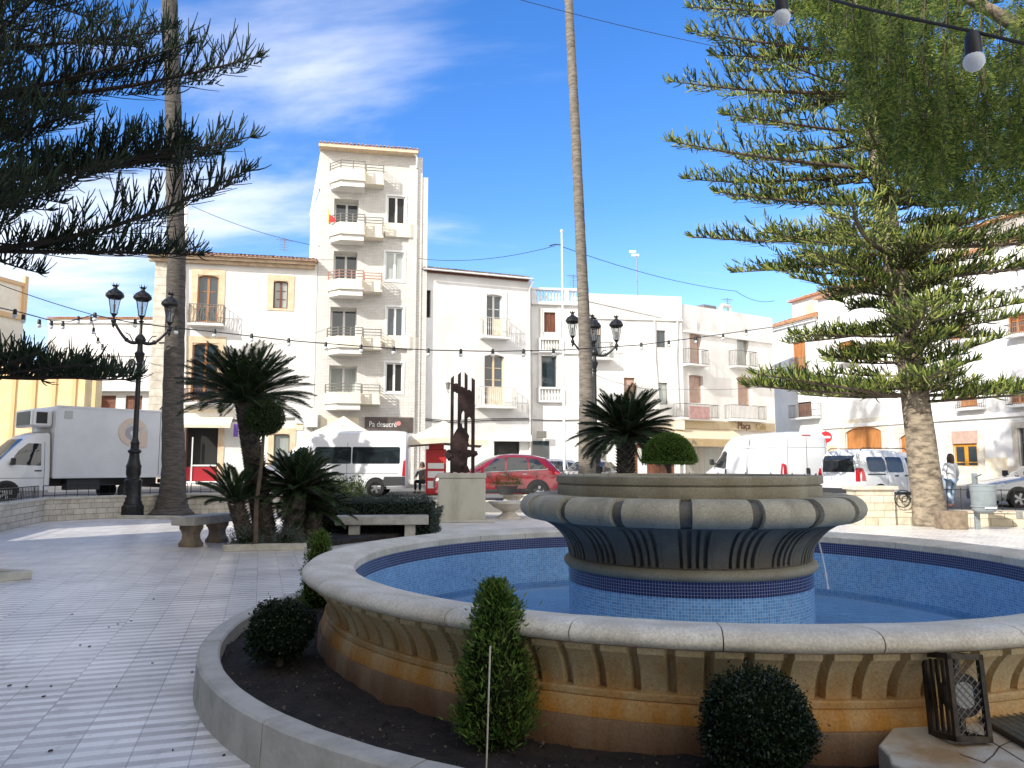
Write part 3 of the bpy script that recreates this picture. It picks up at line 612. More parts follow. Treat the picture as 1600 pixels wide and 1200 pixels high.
# ================= BUILDINGS =================
ZB = 0.6
class Bldg:
    def __init__(s, name, label, cat, A, B, H, depth=8.0, wallm=None, back=None, group=None):
        s.A, s.B = Vector((*A, ZB)), Vector((*B, ZB)); d = s.B - s.A; s.W = d.length; s.rot = math.atan2(d.y, d.x); s.H = H - ZB; s.D = depth; s.wm = wallm or M_white
        s.t = thing(name, label, cat, s.A, s.rot, group)
        s.X = d.normalized(); s.Yv = Vector((-s.X.y, s.X.x, 0)); s.holes = []; s.bumps = []
    def loc(s, px, py, off=0.0):
        """pixel -> (x, z) on the facade plane (moved outward by off)"""
        r = ray(px, py); o = Vector((0, 0, CAMZ)) - (s.A - s.Yv * off); t = -o.dot(s.Yv) / r.dot(s.Yv); p = o + r * t
        return p.dot(s.X), p.z
    def rect(s, x0, y0, x1, y1, off=0.0):
        ym = (y0 + y1) / 2; xm = (x0 + x1) / 2
        a = s.loc(x0, ym, off)[0]; b = s.loc(x1, ym, off)[0]; z1 = s.loc(xm, y0, off)[1]; z0 = s.loc(xm, y1, off)[1]
        return [min(a, b), min(z0, z1), max(a, b), max(z0, z1)]
    def walls(s, top=None, roof=True, cut=None):
        """facade sheet with real openings, plus sides, back and reveals; top = [(x,z),...] overrides the flat top"""
        W, H, D = s.W, s.H, s.D; mb = MB()
        xs = sorted({0.0, W} | {h[0] for h in s.holes} | {h[2] for h in s.holes}); zs_ = sorted({0.0, H} | {h[1] for h in s.holes} | {h[3] for h in s.holes})
        xs = [x for x in xs if 0 <= x <= W]; zs_ = [z for z in zs_ if 0 <= z <= H]
        for i in range(len(xs) - 1):
            for j in range(len(zs_) - 1):
                cx, cz = (xs[i] + xs[i+1]) / 2, (zs_[j] + zs_[j+1]) / 2
                if any(h[0] < cx < h[2] and h[1] < cz < h[3] for h in s.holes): continue
                mb.add([(xs[i],0,zs_[j]),(xs[i+1],0,zs_[j]),(xs[i+1],0,zs_[j+1]),(xs[i],0,zs_[j+1])], [(0,1,2,3)])
        for h in s.holes:
            x0, z0, x1, z1, dp = h[0], h[1], h[2], h[3], h[4]
            mb.add([(x0,0,z0),(x0,0,z1),(x0,dp,z1),(x0,dp,z0)], [(0,1,2,3)]); mb.add([(x1,0,z0),(x1,dp,z0),(x1,dp,z1),(x1,0,z1)], [(0,1,2,3)])
            mb.add([(x0,0,z1),(x1,0,z1),(x1,dp,z1),(x0,dp,z1)], [(0,1,2,3)]); mb.add([(x0,0,z0),(x0,dp,z0),(x1,dp,z0),(x1,0,z0)], [(0,1,2,3)])
        mb.add([(0,0,0),(0,0,H),(0,D,H),(0,D,0)], [(0,1,2,3)]); mb.add([(W,0,0),(W,D,0),(W,D,H),(W,0,H)], [(0,1,2,3)])
        mb.add([(0,D,0),(0,D,H),(W,D,H),(W,D,0)], [(0,1,2,3)])
        if roof: mb.add([(0,0,H),(W,0,H),(W,D,H),(0,D,H)], [(0,1,2,3)])
        mb.build('wall', s.wm, s.t)
    # ---- openings ----
    def window(s, px, kind='wood', leaves=2, rows=3, dp=0.22, frame=None, glass=None, surround=None, arch=0.0, name='window', blind=0.0, loc=None, open_left=False, sw=None, sill=False, solid=0.0):
        x0, z0, x1, z1 = loc or s.rect(*px)
        s.holes.append((x0, z0, x1, z1, dp)); fm = frame or M_wood; g = glass or M_glass
        mb = MB(); fw = min(0.075, (x1 - x0) * 0.09); y0, y1 = dp - 0.09, dp - 0.02
        mb.box(x0, y0, z0, x0 + fw, y1, z1); mb.box(x1 - fw, y0, z0, x1, y1, z1); mb.box(x0 + fw, y0, z1 - fw, x1 - fw, y1, z1); mb.box(x0 + fw, y0, z0, x1 - fw, y1, z0 + fw)
        for k in range(1, leaves):
            xm = x0 + (x1 - x0) * k / leaves; mb.box(xm - fw * 0.8, y0 - 0.004, z0 + fw, xm + fw * 0.8, y1, z1 - fw)
        zb = z0 + fw + (z1 - z0) * solid
        if solid: mb.box(x0 + fw, y0 + 0.02, z0 + fw, x1 - fw, y1 - 0.006, zb)
        if rows > 1:
            for r_ in range(1, rows):
                zm = zb + (z1 - fw - zb) * r_ / rows
                for k in range(leaves):
                    xa = x0 + fw + (x1 - x0 - 2 * fw) * k / leaves + fw; xb = x0 + fw + (x1 - x0 - 2 * fw) * (k + 1) / leaves - fw
                    mb.box(xa, y0 + 0.015, zm - 0.018, xb, y1 - 0.01, zm + 0.018)
        w = mb.build(name, fm, s.t)
        MB().box(x0 + 0.004, y1 - 0.03, zb, x1 - 0.004, y1 - 0.018, z1 - 0.004).build('pane', g, w)
        if blind: MB().box(x0 + fw, y0 - 0.03, z1 - (z1 - z0) * blind, x1 - fw, y0 - 0.012, z1 - fw).build('blind', M_pinkblind, w)
        if arch:
            n = 12; pts = [(x0, z1), ] + [(x0 + (x1 - x0) * i / n, z1 - arch * (1 - math.sin(math.pi * i / n) ** 0.8)) for i in range(n + 1)] + [(x1, z1)]
            mb2 = MB(); lower = pts[1:-1]
            for i in range(len(lower) - 1):
                (ax, az), (bx, bz) = lower[i], lower[i+1]
                mb2.add([(ax,0.004,az),(bx,0.004,bz),(bx,0.004,z1),(ax,0.004,z1),(ax,dp-.1,az),(bx,dp-.1,bz)], [(0,1,2,3),(0,4,5,1)])
            mb2.build('arch_lintel', surround or s.wm, w)
        if surround:
            sw = sw or 0.32; b = MB(); th = 0.035
            b.box(x0 - sw, -th, z0 - (0.12 if sill else 0), x0, 0.0 + 0.03, z1 + sw); b.box(x1, -th, z0 - (0.12 if sill else 0), x1 + sw, 0.03, z1 + sw); b.box(x0, -th, z1, x1, 0.03, z1 + sw)
            if sill: b.box(x0, -th, z0 - 0.12, x1, 0.03, z0)
            b.build('surround', surround, w)
        return w, (x0, z0, x1, z1)
    def door(s, px, m=None, dp=0.2, panels=2, surround=None, arch=0.0, loc=None, name='door', sw=0.3, glassy=False):
        x0, z0, x1, z1 = loc or s.rect(*px); s.holes.append((x0, z0, x1, z1, dp)); m = m or M_dwood; b = MB()
        b.box(x0, dp - 0.07, z0, x1, dp - 0.01, z1)
        for k in range(panels):
            xa = x0 + (x1 - x0) * k / panels + 0.06; xb = x0 + (x1 - x0) * (k + 1) / panels - 0.06
            for (fa, fb) in ((0.06, 0.46), (0.52, 0.94)):
                za, zb = z0 + (z1 - z0) * fa, z0 + (z1 - z0) * fb
                b.box(xa, dp - 0.09, za, xa + 0.05, dp - 0.07, zb); b.box(xb - 0.05, dp - 0.09, za, xb, dp - 0.07, zb)
                b.box(xa + 0.05, dp - 0.09, za, xb - 0.05, dp - 0.07, za + 0.05); b.box(xa + 0.05, dp - 0.09, zb - 0.05, xb - 0.05, dp - 0.07, zb)
        w = b.build(name, m, s.t)
        if glassy:
            for k in range(panels):
                xa = x0 + (x1 - x0) * k / panels + 0.13; xb = x0 + (x1 - x0) * (k + 1) / panels - 0.13
                MB().box(xa, dp - 0.085, z0 + (z1 - z0) * 0.42, xb, dp - 0.068, z1 - 0.2).build('pane', M_glass, w)
        if arch:
            n = 12; mb2 = MB(); lower = [(x0 + (x1 - x0) * i / n, z1 - arch * (1 - math.sin(math.pi * i / n) ** 0.8)) for i in range(n + 1)]
            for i in range(n):
                (ax, az), (bx, bz) = lower[i], lower[i+1]
                mb2.add([(ax,0.004,az),(bx,0.004,bz),(bx,0.004,z1),(ax,0.004,z1),(ax,dp-.1,az),(bx,dp-.1,bz)], [(0,1,2,3),(0,4,5,1)])
            mb2.build('arch_lintel', surround or s.wm, w)
        if surround:
            b = MB(); b.box(x0 - sw, -0.035, z0, x0, 0.03, z1 + sw); b.box(x1, -0.035, z0, x1 + sw, 0.03, z1 + sw); b.box(x0, -0.035, z1, x1, 0.03, z1 + sw); b.build('surround', surround, w)
        return w
    def balcony(s, px, proj=0.55, slab=0.12, m=None, rm=None, n=None, style='bars', fancy=False, loc=None):
        """px = rail top / slab bottom rectangle"""
        x0, z0, x1, z1 = loc or s.rect(*px, off=proj * 0.8); rm = rm or M_greyiron; m = m or M_white2
        b = MB().box(x0, -proj, z0, x1, 0.02, z0 + slab); bal = b.build('balcony', m, s.t, bevel=0.015)
        r = MB(); za, zt = z0 + slab + 0.05, z1; yy = -proj + 0.04; w = 0.018
        def run(p, q):
            p = Vector(p); q = Vector(q); L = (q - p).length; k = max(2, int(L / (0.115 if n is None else L / n)))
            r.tube([(p.x,p.y,zt),(q.x,q.y,zt)], 0.022, 6); r.tube([(p.x,p.y,za),(q.x,q.y,za)], 0.014, 5)
            for i in range(k + 1):
                c = p.lerp(q, i / k)
                if style == 'bars': r.tube([(c.x,c.y,z0+slab),(c.x,c.y,zt)], 0.011, 5, cap=False)
                elif style == 'bulge':
                    h = zt - za; r.tube([(c.x,c.y,za),(c.x,c.y,za+h*.3),(c.x,c.y,za+h*.42),(c.x,c.y,za+h*.54),(c.x,c.y,zt)], [0.011,0.014,0.026,0.014,0.011], 6, cap=False)
                elif style == 'scroll':
                    h = zt - za; pts = []
                    for q_ in range(11): pts.append((c.x + 0.045*math.sin(q_/10*2*math.pi*1.5 + i*1.7)*(1 if p.y == q.y else 0), c.y, za + h*q_/10))
                    r.tube(pts, 0.014, 5, cap=False)
                    r.tube([(c.x,c.y,z0+slab),(c.x,c.y,zt)], 0.010, 4, cap=False)
        run((x0+.03, yy, 0), (x1-.03, yy, 0)); run((x0+.03, yy, 0), (x0+.03, -0.01, 0)); run((x1-.03, yy, 0), (x1-.03, -0.01, 0))
        r.build('railing', rm, bal)
        return bal
    def tileroof(s, run=3.5, rise=1.0, over=0.45, m=None, x0=None, x1=None, z=None, pitch=0.21, cornice=None, ch=0.22, y0=0.0, both=True, name='roof'):
        """sloping roof of round clay tiles seen from its eave"""
        x0 = -0.1 if x0 is None else x0; x1 = s.W + 0.1 if x1 is None else x1; z = s.H if z is None else z; m = m or M_tile
        mb = MB(); k = int((x1 - x0) / pitch); sl = rise / run
        pv = []; 
        for i in range(k + 1):
            xc = x0 + (x1 - x0) * (i + 0.5) / (k + 1); zo = random.uniform(-0.012, 0.012); yo = random.uniform(-0.03, 0.03); r_ = pitch * 0.33
            for (ya, yb, st) in ((-over, -over + 0.42, 0.0),) + tuple((-over + 0.42 * q, -over + 0.42 * (q + 1), 0.0) for q in range(1, int((run + over) / 0.42))):
                za = z + 0.06 + (ya + over) * sl + zo + 0.025; zb_ = z + 0.06 + (yb + over) * sl + zo
                vs_ = []
                for (yy, zz, rr) in ((ya + yo, za, r_), (yb + yo + 0.03, zb_, r_ * 0.82)):
                    for q in range(6):
                        a = math.pi * q / 5; vs_.append((xc + rr * math.cos(a), y0 + yy, zz + rr * math.sin(a) * 0.85))
                fs = [(q, q+1, 6+q+1, 6+q) for q in range(5)] + ([(0,1,2,3,4,5)] if ya < -over + 0.3 else [])
                mb.add(vs_, [f[::-1] for f in fs], False)
        yend = run
        mb.add([(x0,y0-over,z+.03),(x1,y0-over,z+.03),(x1,y0+yend,z+.03+(yend+over)*sl),(x0,y0+yend,z+.03+(yend+over)*sl),(x0,y0-over,z-.005),(x1,y0-over,z-.005),(x1,y0+yend,z-.005),(x0,y0+yend,z-.005)],
               [(0,1,2,3),(4,7,6,5),(0,4,5,1),(1,5,6,2),(2,6,7,3),(3,7,4,0)])
        rf = mb.build(name, m, s.t)
        if cornice:
            c = MB(); c.box(x0 + 0.08, y0 - over + 0.14, z - ch * 0.5, x1 - 0.08, y0 + 0.05, z - 0.008); c.box(x0 + 0.12, y0 - over * 0.45, z - ch, x1 - 0.12, y0 + 0.05, z - ch * 0.5 - 0.003)
            c.build('cornice', cornice, rf)
        return rf
    def box(s, name, m, px, y0, y1, bevel=0.0, parent=None, off=0.0):
        x0, z0, x1, z1 = s.rect(*px, off=off); return MB().box(x0, y0, z0, x1, y1, z1).build(name, m, parent or s.t, bevel=bevel)
    def pipe(s, pts, r=0.045, m=None, off=0.07, name='drainpipe'):
        P = [s.loc(px, py) for px, py in pts]; return MB().tube([(x, -off, z) for x, z in P], r, 8).build(name, m or M_white2, s.t)



# ---- left corner house ----
b = Bldg('corner_house', 'white corner house with peach stone window surrounds and clay tile eave at left', 'house', (-18.85, 39.8), (-10.74, 41.5), 12.72, 9)
b.window((308,430,341,503), leaves=2, rows=3, surround=M_peach, arch=0.12, frame=M_wood)
b.window((427,439,450,482), leaves=2, rows=3, surround=M_peach, arch=0.08, sill=True, frame=M_dwood, glass=M_curtain)
b.window((299,536,340,626), leaves=2, rows=3, surround=M_peach, arch=0.14, frame=M_wood, sw=0.36)
wd, (x0, z0, x1, z1) = b.window((287,665,340,752), leaves=1, rows=1, surround=M_peach, arch=0.0, frame=M_dwood, glass=M_dark, dp=0.5, sw=0.3, name='shopfront')
b.window((427,678,452,748), leaves=1, rows=1, surround=M_peach, arch=0.08, frame=M_greyiron, glass=M_curtain, sw=0.3, name='shopfront')
b.walls()
MB().box(x0+.1, .15, z0+.02, x1-.08, .36, z0+.75).build('red_counter', mat('red_counter', (0.35,0.02,0.03), rough=0.4), wd)
MB().box(x0+.35, .12, z0+.78, x1-.1, .38, z0+.86).build('counter_top', M_whitepvc, wd)
MB().box(x0+.36, .1, z0+.0, x0+.42, .16, z1-.6).build('door_post', M_whitepvc, wd)
b.balcony((294,476,350,509), proj=0.6, style='scroll', rm=M_greyiron)
b.balcony((285,608,352,633), proj=0.6, style='bulge', rm=M_dwood)
b.tileroof(run=3.6, rise=1.0, over=0.6, cornice=mat('brown_cornice', (0.42,0.30,0.19), (0.55,0.43,0.30), 3, .85), ch=0.34, x1=b.W-0.02, x0=-0.45)
# quoins on the left corner, shop cornice and cloth awning over the shopfront
q = MB(); zc = 0.0; k = 0
while zc < b.H - 0.4:
    hh = 0.42; q.box(-0.03, -0.035, zc + 0.006, 0.62 + 0.22 * (k % 2), 0.0, zc + hh - 0.006); q.box(-0.04, -0.03, zc + 0.006, -0.003, 0.5 + 0.3 * (k % 2), zc + hh - 0.006); zc += hh; k += 1
q.build('quoin_stones', M_stone, b.t)
x0, z0, x1, z1 = b.rect(286, 641, 366, 658); MB().box(x0-.2, -0.10, z1-.07, x1, 0.0, z1+.04).build('string_course', M_cream, b.t)
aw = MB(); x0, z0, x1, z1 = b.rect(280, 650, 362, 664, off=0.5); aw.add([(x0,0,z1),(x1,0,z1),(x1,-.9,z0),(x0,-.9,z0),(x0,-.9,z0-.16),(x1,-.9,z0-.16),(x0,0,z1-.02),(x1,0,z1-.02),(x1,-.89,z0-.02),(x0,-.89,z0-.02)], [(0,3,2,1),(3,4,5,2),(6,7,8,9)]); aw.build('shop_awning', M_cream, b.t)
for px in ((246,536,262,640),): 
    x0, z0, x1, z1 = b.rect(*px); MB().tube([(x0,-.05,z1),(x1-.1,-.05,z1+.03),(x1,-.05,z1-.2),(x1,-.05,z0+.4),(x1-.3,-.05,z0)], 0.035, 6).build('drainpipe', M_black, b.t)
b.box('meter_box', M_whitepvc, (462,648,486,662), -0.12, 0.0, 0.01); b.box('vent_grille', M_cream, (458,660,474,672), -0.03, 0.0)
cb = MB()
for dz in (0.0, 0.07): 
    P = [b.loc(x_, y_) for x_, y_ in ((250, 662), (300, 664), (364, 658), (440, 655), (496, 655))]
    cb.tube([(x, -0.05, z + dz) for x, z in P], 0.02, 5)
cb.build('wall_cable', M_black, b.t)
b.pipe([(289, 395), (291, 500), (290, 640)], 0.05)
# purple shop sign
b.box('shop_sign', mat('purple_sign', (0.16,0.08,0.38), rough=0.5), (367,663,374,683), -0.5, -0.42, 0.01)

# ---- tall narrow tower block ----
M_brickw = brickmat('white_facing_brick', (0.66,0.635,0.585), (0.73,0.71,0.665), (0.50,0.48,0.44), 0.32, 0.085, 0.008, bump=0.9, noisy=0.12)
M_balc = mat('cream_balcony_concrete', (0.70,0.63,0.49), (0.78,0.72,0.6), 2.0, 0.85, 0.2, stretch=(3,3,0.5), lo=.3, hi=.55)
t = Bldg('tower_block', 'tall narrow cream and white tower block with stacked angular balconies', 'building', (-10.72, 41.5), (-5.13, 42.55), 19.25, 9, wallm=M_brickw)
TX = lambda px, py=500: t.loc(px, py)[0]
lev = [(313, 376, 345, 376), (392, 447, 430, 466), (480, 527, 515, 557), (570, 620, 600, 640)]
doorpx = [(522,311,560,349), (521,393,558,440), (516,480,557,526), (514,571,557,612)]
for d in doorpx:
    t.window(d, leaves=2, rows=1, frame=M_whitepvc, glass=M_curtain if d is doorpx[3] else M_glass, dp=0.9, name='balcony_door')
for w_, gm in (((605,307,633,350), M_dark), ((602,394,631,438), M_curtain), ((604,480,630,526), M_glass), ((602,567,629,613), M_dark)):
    t.window(w_, leaves=2, rows=1, frame=M_whitepvc, glass=gm, dp=0.15, surround=M_whitepvc, sw=0.1, sill=True)
t.walls(roof=True)
# loggia recess edges (white jambs) and angular balconies
def angbalc(yt, yb, hasrail=True, rm=M_greyiron, stain=False, pxl=505, pxr=600):
    """parapet top row yt, underside row yb"""
    xa = TX(pxl, (yt+yb)/2) + 0.15; xb = TX(pxr, (yt+yb)/2) - 0.15
    zt = t.loc(560, yt, 1.0)[1]; zb = t.loc(560, yb, 1.0)[1]
    step = xa + (xb - xa) * 0.66; p1 = 1.15; p2 = 0.75
    # plan outline: chamfered left, deep part, shallower right part
    plan = [(xa, 0.0), (xa, -0.45), (xa + 0.62, -p1), (step, -p1), (step, -p2 - 0.0), (xb, -p2), (xb, 0.0)]
    low = [(xa + 0.1, 0.0), (xa + 0.1, -0.40), (xa + 0.68, -p1 + 0.12), (step - 0.05, -p1 + 0.12), (step - 0.05, 0.0)]
    m = MB(); m.prism(plan, zb + 0.32, zb + 0.42)
    th = 0.1
    for (a, c) in zip(plan[:-1], plan[1:]):
        A, C_ = Vector((*a, 0)), Vector((*c, 0)); d = (C_ - A)
        if d.length < 0.05: continue
        d.normalize(); nn_ = Vector((-d.y, d.x, 0)) * th
        if nn_.dot(Vector(((xa+xb)/2, -0.4, 0)) - A) < 0: nn_ = -nn_
        m.prism([(A.x, A.y), (C_.x, C_.y), (C_.x + nn_.x, C_.y + nn_.y), (A.x + nn_.x, A.y + nn_.y)][::1], zb + 0.421, zt)
    o = m.build('balcony', M_balc, t.t)
    m2 = MB().prism(low, zb, zb + 0.317).build('soffit', M_white, o)
    if hasrail:
        r = MB()
        for z in (0.16, 0.32, 0.48):
            r.tube([(xa+.04,-.1,zt+z),(xa+.04,-.43,zt+z),(xa+.64,-p1+.05,zt+z),(step-.02,-p1+.05,zt+z)], 0.022, 6)
            r.tube([(step+.02,-p2+.05,zt+z),(xb-.03,-p2+.05,zt+z),(xb-.03,-.05,zt+z)], 0.026, 6)
        for (x, y) in ((xa+.04,-.43),(xa+.64,-p1+.05),((xa+.64+step)/2,-p1+.05),(step-.02,-p1+.05),(step+.03,-p2+.05),(xb-.03,-p2+.05)):
            r.box(x-.03, y-.03, zt, x+.03, y+.03, zt+.5)
        r.build('railing', rm, o)
    return o
M_redrail = mat('reddish_rail', (0.38,0.2,0.15), rough=0.5)
angbalc(266, 292, pxl=511, pxr=604); angbalc(349, 376, pxl=510, pxr=603); angbalc(437, 462, rm=M_redrail, pxl=508, pxr=601); angbalc(526, 553, pxl=506, pxr=600); angbalc(614, 640, pxl=503, pxr=598)
# right-hand bay: cream sill panels
for (a, bb, c, d) in ((602,351,655,372), (601,526,654,545)):
    x0, z0, x1, z1 = t.rect(a, bb, c, d); MB().prism([(x0,0.0),(x0,-.22),(x1-.5,-.22),(x1-.05,0.0)], z0, z1).build('sill_panel', M_balc, t.t)
# top: eave slab with barrel tile ends, gutter, side pillars
zt_ = t.H
MB().box(-0.1,-0.62,zt_,t.W-0.3,1.0,zt_+0.14).build('eave_slab', M_peach, t.t)
rt = t.tileroof(run=5.0, rise=0.75, over=0.62, x0=-0.1, x1=t.W-0.25, z=t.H+0.16)
MB().box(t.W-0.75,-0.12,0.0,t.W-0.28,0.0,zt_-0.55).build('corner_pillar', M_brickw, t.t)
MB().box(t.W-0.02,0.05,0.0,t.W+0.32,0.85,zt_-1.15).build('side_pillar', M_brickw, t.t)
MB().tube([(t.W-.55,-.5,zt_+.1),(t.W-.35,-.4,zt_-.2),(t.W-.35,-.15,zt_-.7)],0.06,8).build('drainpipe', M_white2, t.t)
# white left side wall, splayed outward
sw_ = MB(); sw_.prism([(-0.01,0.02),(-0.01,0.35),(-0.9,5.5),(-1.1,9.0),(-0.05,9.0),(-0.012,0.35)][:4] + [(-0.012,9.0)], 0.0, zt_-2.1)
sw_.add([(-.012,.02,zt_-2.1),(-.012,.02,zt_+.1),(-.95,5.5,zt_-1.9),(-.95,5.5,zt_-2.1)], [(0,1,2,3)]); sw_.build('side_wall', M_white2, t.t)
# shop below: brown fascia with white script and a pink dot
fa = t.box('shop_fascia', mat('brown_fascia', (0.07,0.055,0.05), (0.1,0.08,0.07), 3, 0.6), (570,652,645,676), -0.16, 0.0)
x0, z0, x1, z1 = t.rect(577,654,617,668)
M_signw = mat('sign_white', (0.8,0.8,0.78), rough=0.5)
tm = text_mesh('Pa desucrè', 0.43, M_signw, 'lettering', fa, Matrix.Translation((x0-.02, -0.175, z0+.03)) @ Matrix.Rotation(R(90), 4, 'X') @ Matrix.Diagonal((0.80, 1.0, 1, 1)), 0.004)
dx = t.rect(616,658,626,666); d_ = MB(); d_.M = Matrix.Translation(((dx[0]+dx[2])/2+.05, -0.165, (dx[1]+dx[3])/2)) @ Matrix.Rotation(R(90), 4, 'X'); d_.cyl(0,0,0,0.02,0.13,n=20); d_.build('pink_dot', mat('pink_dot', (0.6,0.25,0.22), rough=0.5), fa)
t.box('shop_glazing', M_glass, (560,680,645,748), -0.06, -0.02); t.box('shop_pillar', M_cream, (500,652,560,750), -0.1, 0.0)
ac = t.box('air_conditioner', M_whitepvc, (476,645,497,668), -0.45, -0.08, 0.02)
# small flag hanging on the balcony
x0, z0, x1, z1 = t.rect(512,321,520,346, off=1.0); MB().add([(x0,-.75,z1),(x0+.08,-.8,z1-.4),(x0+.35,-.9,z0),(x0+.02,-.72,z0)],[(0,3,2,1)]).build('flag_yellow', mat('yellow_cloth', (0.6,0.42,0.03), rough=0.8), t.t)
MB().add([(x0+.08,-.81,z1-.42),(x0+.42,-.93,z0+.2),(x0+.38,-.93,z0-.02),(x0+.06,-.8,z0)],[(0,3,2,1)]).build('flag_red', mat('red_cloth', (0.5,0.03,0.03), rough=0.8), t.t)

# ---- white house with two wrought balconies ----
b = Bldg('balcony_house', 'white three storey house with two iron balconies and a sagging clay tile roof', 'house', (-5.13, 42.75), (1.12, 45.15), 12.70, 9, wallm=M_white2)
b.window((662,453,673,496), leaves=1, rows=1, frame=M_dark, glass=M_dark, dp=0.3)
b.window((760,460,785,525), leaves=2, rows=3, frame=M_white, glass=M_glass, arch=0.08, dp=0.3)
b.window((757,554,788,632), leaves=2, rows=4, frame=M_peach, glass=M_glass, arch=0.12, dp=0.3, solid=0.0)
b.window((772,688,812,712), leaves=1, rows=1, frame=M_dark, glass=M_dark, dp=0.2)
b.walls()
x0, z0, x1, z1 = b.rect(772,498,785,524); MB().box(x0, .15, z0, x1, .18, z1).build('balcony_board', M_peach, b.t)
x0, z0, x1, z1 = b.rect(757,604,788,632); MB().box(x0+.2, .15, z0, x1, .18, z1).build('balcony_board', M_peach, b.t)
b.balcony((753,497,797,529), proj=0.55, style='bulge', rm=M_whiteiron)
b.balcony((747,605,806,638), proj=0.6, style='bulge', rm=M_whiteiron)
b.tileroof(run=4.2, rise=1.15, over=0.35, cornice=M_dwood, ch=0.12, x0=-0.02, x1=b.W-.1, m=mat('grey_roof_tile', (0.15,0.12,0.10), (0.34,0.28,0.21), 3, 0.85, 0.3, c3=(0.55,0.44,0.3)))
g = MB(); g.tube([(0,-.42,b.H-.02),(b.W,-.42,b.H-.02),(b.W+.02,-.35,b.H-.15),(b.W-.1,-.07,b.H-.6),(b.W-.1,-.07,.2)], 0.05, 8); g.build('gutter', M_white2, b.t)
for (a, c) in (((752,456,760,528), 0), ((785,456,791,528), 0)): b.box('shutter_strip', M_white2, a, -0.05, 0.0)
b.box('shop_awning_bar', M_whitepvc, (770,680,828,690), -0.35, 0.0, 0.02)
cb = MB()
for dz in (0, 0.09): cb.tube([(x, -0.06, z + dz) for x, z in [b.loc(*q) for q in ((655,656),(700,660),(760,657),(828,656))]], 0.022, 5)
cb.build('wall_cable', M_black, b.t)
wl_ = thing('wall_lantern', 'small dark lantern on a bracket beside the rusty sculpture', 'lantern', tuple(at(700, 604, 42.6)))
MB().lathe([(0,0.28),(0.17,0.2),(0.18,0.17),(0.13,0.16),(0.09,-0.15),(0.0,-0.17)], 8).build('cage', M_greyiron, wl_); MB().tube([(0,0,-.17),(0,0,-.3),(0,.6,-.3)], 0.02, 6).build('bracket', M_iron, wl_)

# ---- narrow ornate house ----
b = Bldg('ornate_house', 'narrow white house with classical window frames and a balustraded roof parapet', 'house', (1.16, 45.7), (4.40, 46.1), 11.45, 8, wallm=M_white2)
b.window((850,488,868,519), leaves=2, rows=2, frame=M_dwood, glass=M_dwood, dp=0.15, surround=M_white2, sw=0.16)
b.window((846,556,870,606), leaves=1, rows=1, frame=M_greyiron, glass=M_glass, dp=0.25, surround=M_white2, sw=0.2)
b.walls()
def balusters(mb, x0, x1, z0, z1, y, n, r=0.05):
    for k in range(n):
        x = x0 + (x1 - x0) * (k + 0.5) / n; h = z1 - z0
        mb.lathe([(r*.8,z0),(r*.5,z0+h*.12),(r,z0+h*.35),(r*.5,z0+h*.62),(r*.55,z0+h*.9),(r*.8,z1)], 8, x, y)
p = MB(); z = b.H; 
for xa, xb in ((0.0, 0.28), (2.05, 2.3), (b.W-.25, b.W)): p.box(xa, -.06, z, xb, .26, z+.86)
p.box(0, -.08, z, b.W, .28, z+.10); p.box(0, -.09, z+.80, b.W, .29, z+.93)
pp = p.build('parapet', M_white2, b.t, bevel=0.01); q = MB(); balusters(q, .28, 2.05, z+.1, z+.8, .1, 9, .075); balusters(q, 2.3, b.W-.25, z+.1, z+.8, .1, 4, .075); q.build('balustrade', M_white2, pp)
MB().box(0,-.22,z-.14,b.W,0,z-.002).build('cornice', M_white2, b.t, bevel=0.03)
for a in ((849,531,870,548), (848,608,872,626)):
    x0, z0, x1, z1 = b.rect(*a, off=.15); s_ = MB(); s_.box(x0-.15,-.22,z0-.1,x1+.15,0,z0); s_.box(x0-.15,-.22,z1,x1+.15,0,z1+.12); s_.box(x0-.3,-.2,z0-.1,x0-.152,0,z1+.12); s_.box(x1+.152,-.2,z0-.1,x1+.3,0,z1+.12)
    pb = s_.build('balcony', M_white2, b.t); q = MB(); balusters(q, x0-.1, x1+.1, z0, z1, -.12, 6, .055); q.build('balustrade', M_white2, pb)
for a in ((841,550,845,612), (873,550,878,612), (843,482,847,528), (871,482,876,528)):
    b.box('pilaster', M_white2, a, -.09, 0.0, 0.01)
b.box('floor_band', M_white2, (832,560,838,650), -.03, 0); b.box('floor_band', M_white2, (830,547,908,553), -.14, 0, 0.01)
b.box('shop_glazing', M_glass, (832,689,858,748), -.04, 0); hs_ = b.box('hanging_sign', M_greyiron, (836,674,852,685), -.5, -.45, .02)
MB().tube([(x, -0.06, z) for x, z in [b.loc(*q) for q in ((830,656),(870,657),(912,656))]], 0.025, 5).build('wall_cable', M_black, b.t)

# ---- long weathered house, left half ----
b = Bldg('weathered_house', 'plain white house with a stained parapet sloping behind the right lamp post', 'house', (4.44, 45.6), (10.45, 46.55), 12.0, 8, wallm=M_oldwhite)
b.window((1026,516,1040,543), leaves=1, rows=1, frame=M_greyiron, glass=M_glass, dp=0.2)
b.window((975,590,992,622), leaves=1, rows=1, frame=M_wood, glass=M_pinkblind, dp=0.2)
b.window((1029,598,1043,632), leaves=1, rows=1, frame=M_greyiron, glass=M_curtain, dp=0.2)
b.window((923,508,940,557), leaves=1, rows=1, frame=M_greyiron, glass=M_glass, dp=0.2, blind=0.3)
b.walls()
MB().box(-.05,-.10,b.H-1.55,b.W,0,b.H-1.42).build('ledge', M_oldwhite, b.t)
MB().prism([(0,b.H-.35),(b.W*.8,b.H-1.3),(b.W*.8,b.H-1.38),(0,b.H-.45)],-.09,0,'y').build('roof_scar', M_oldwhite, b.t)
b.balcony((906,535,958,562), proj=0.6, style='bars')
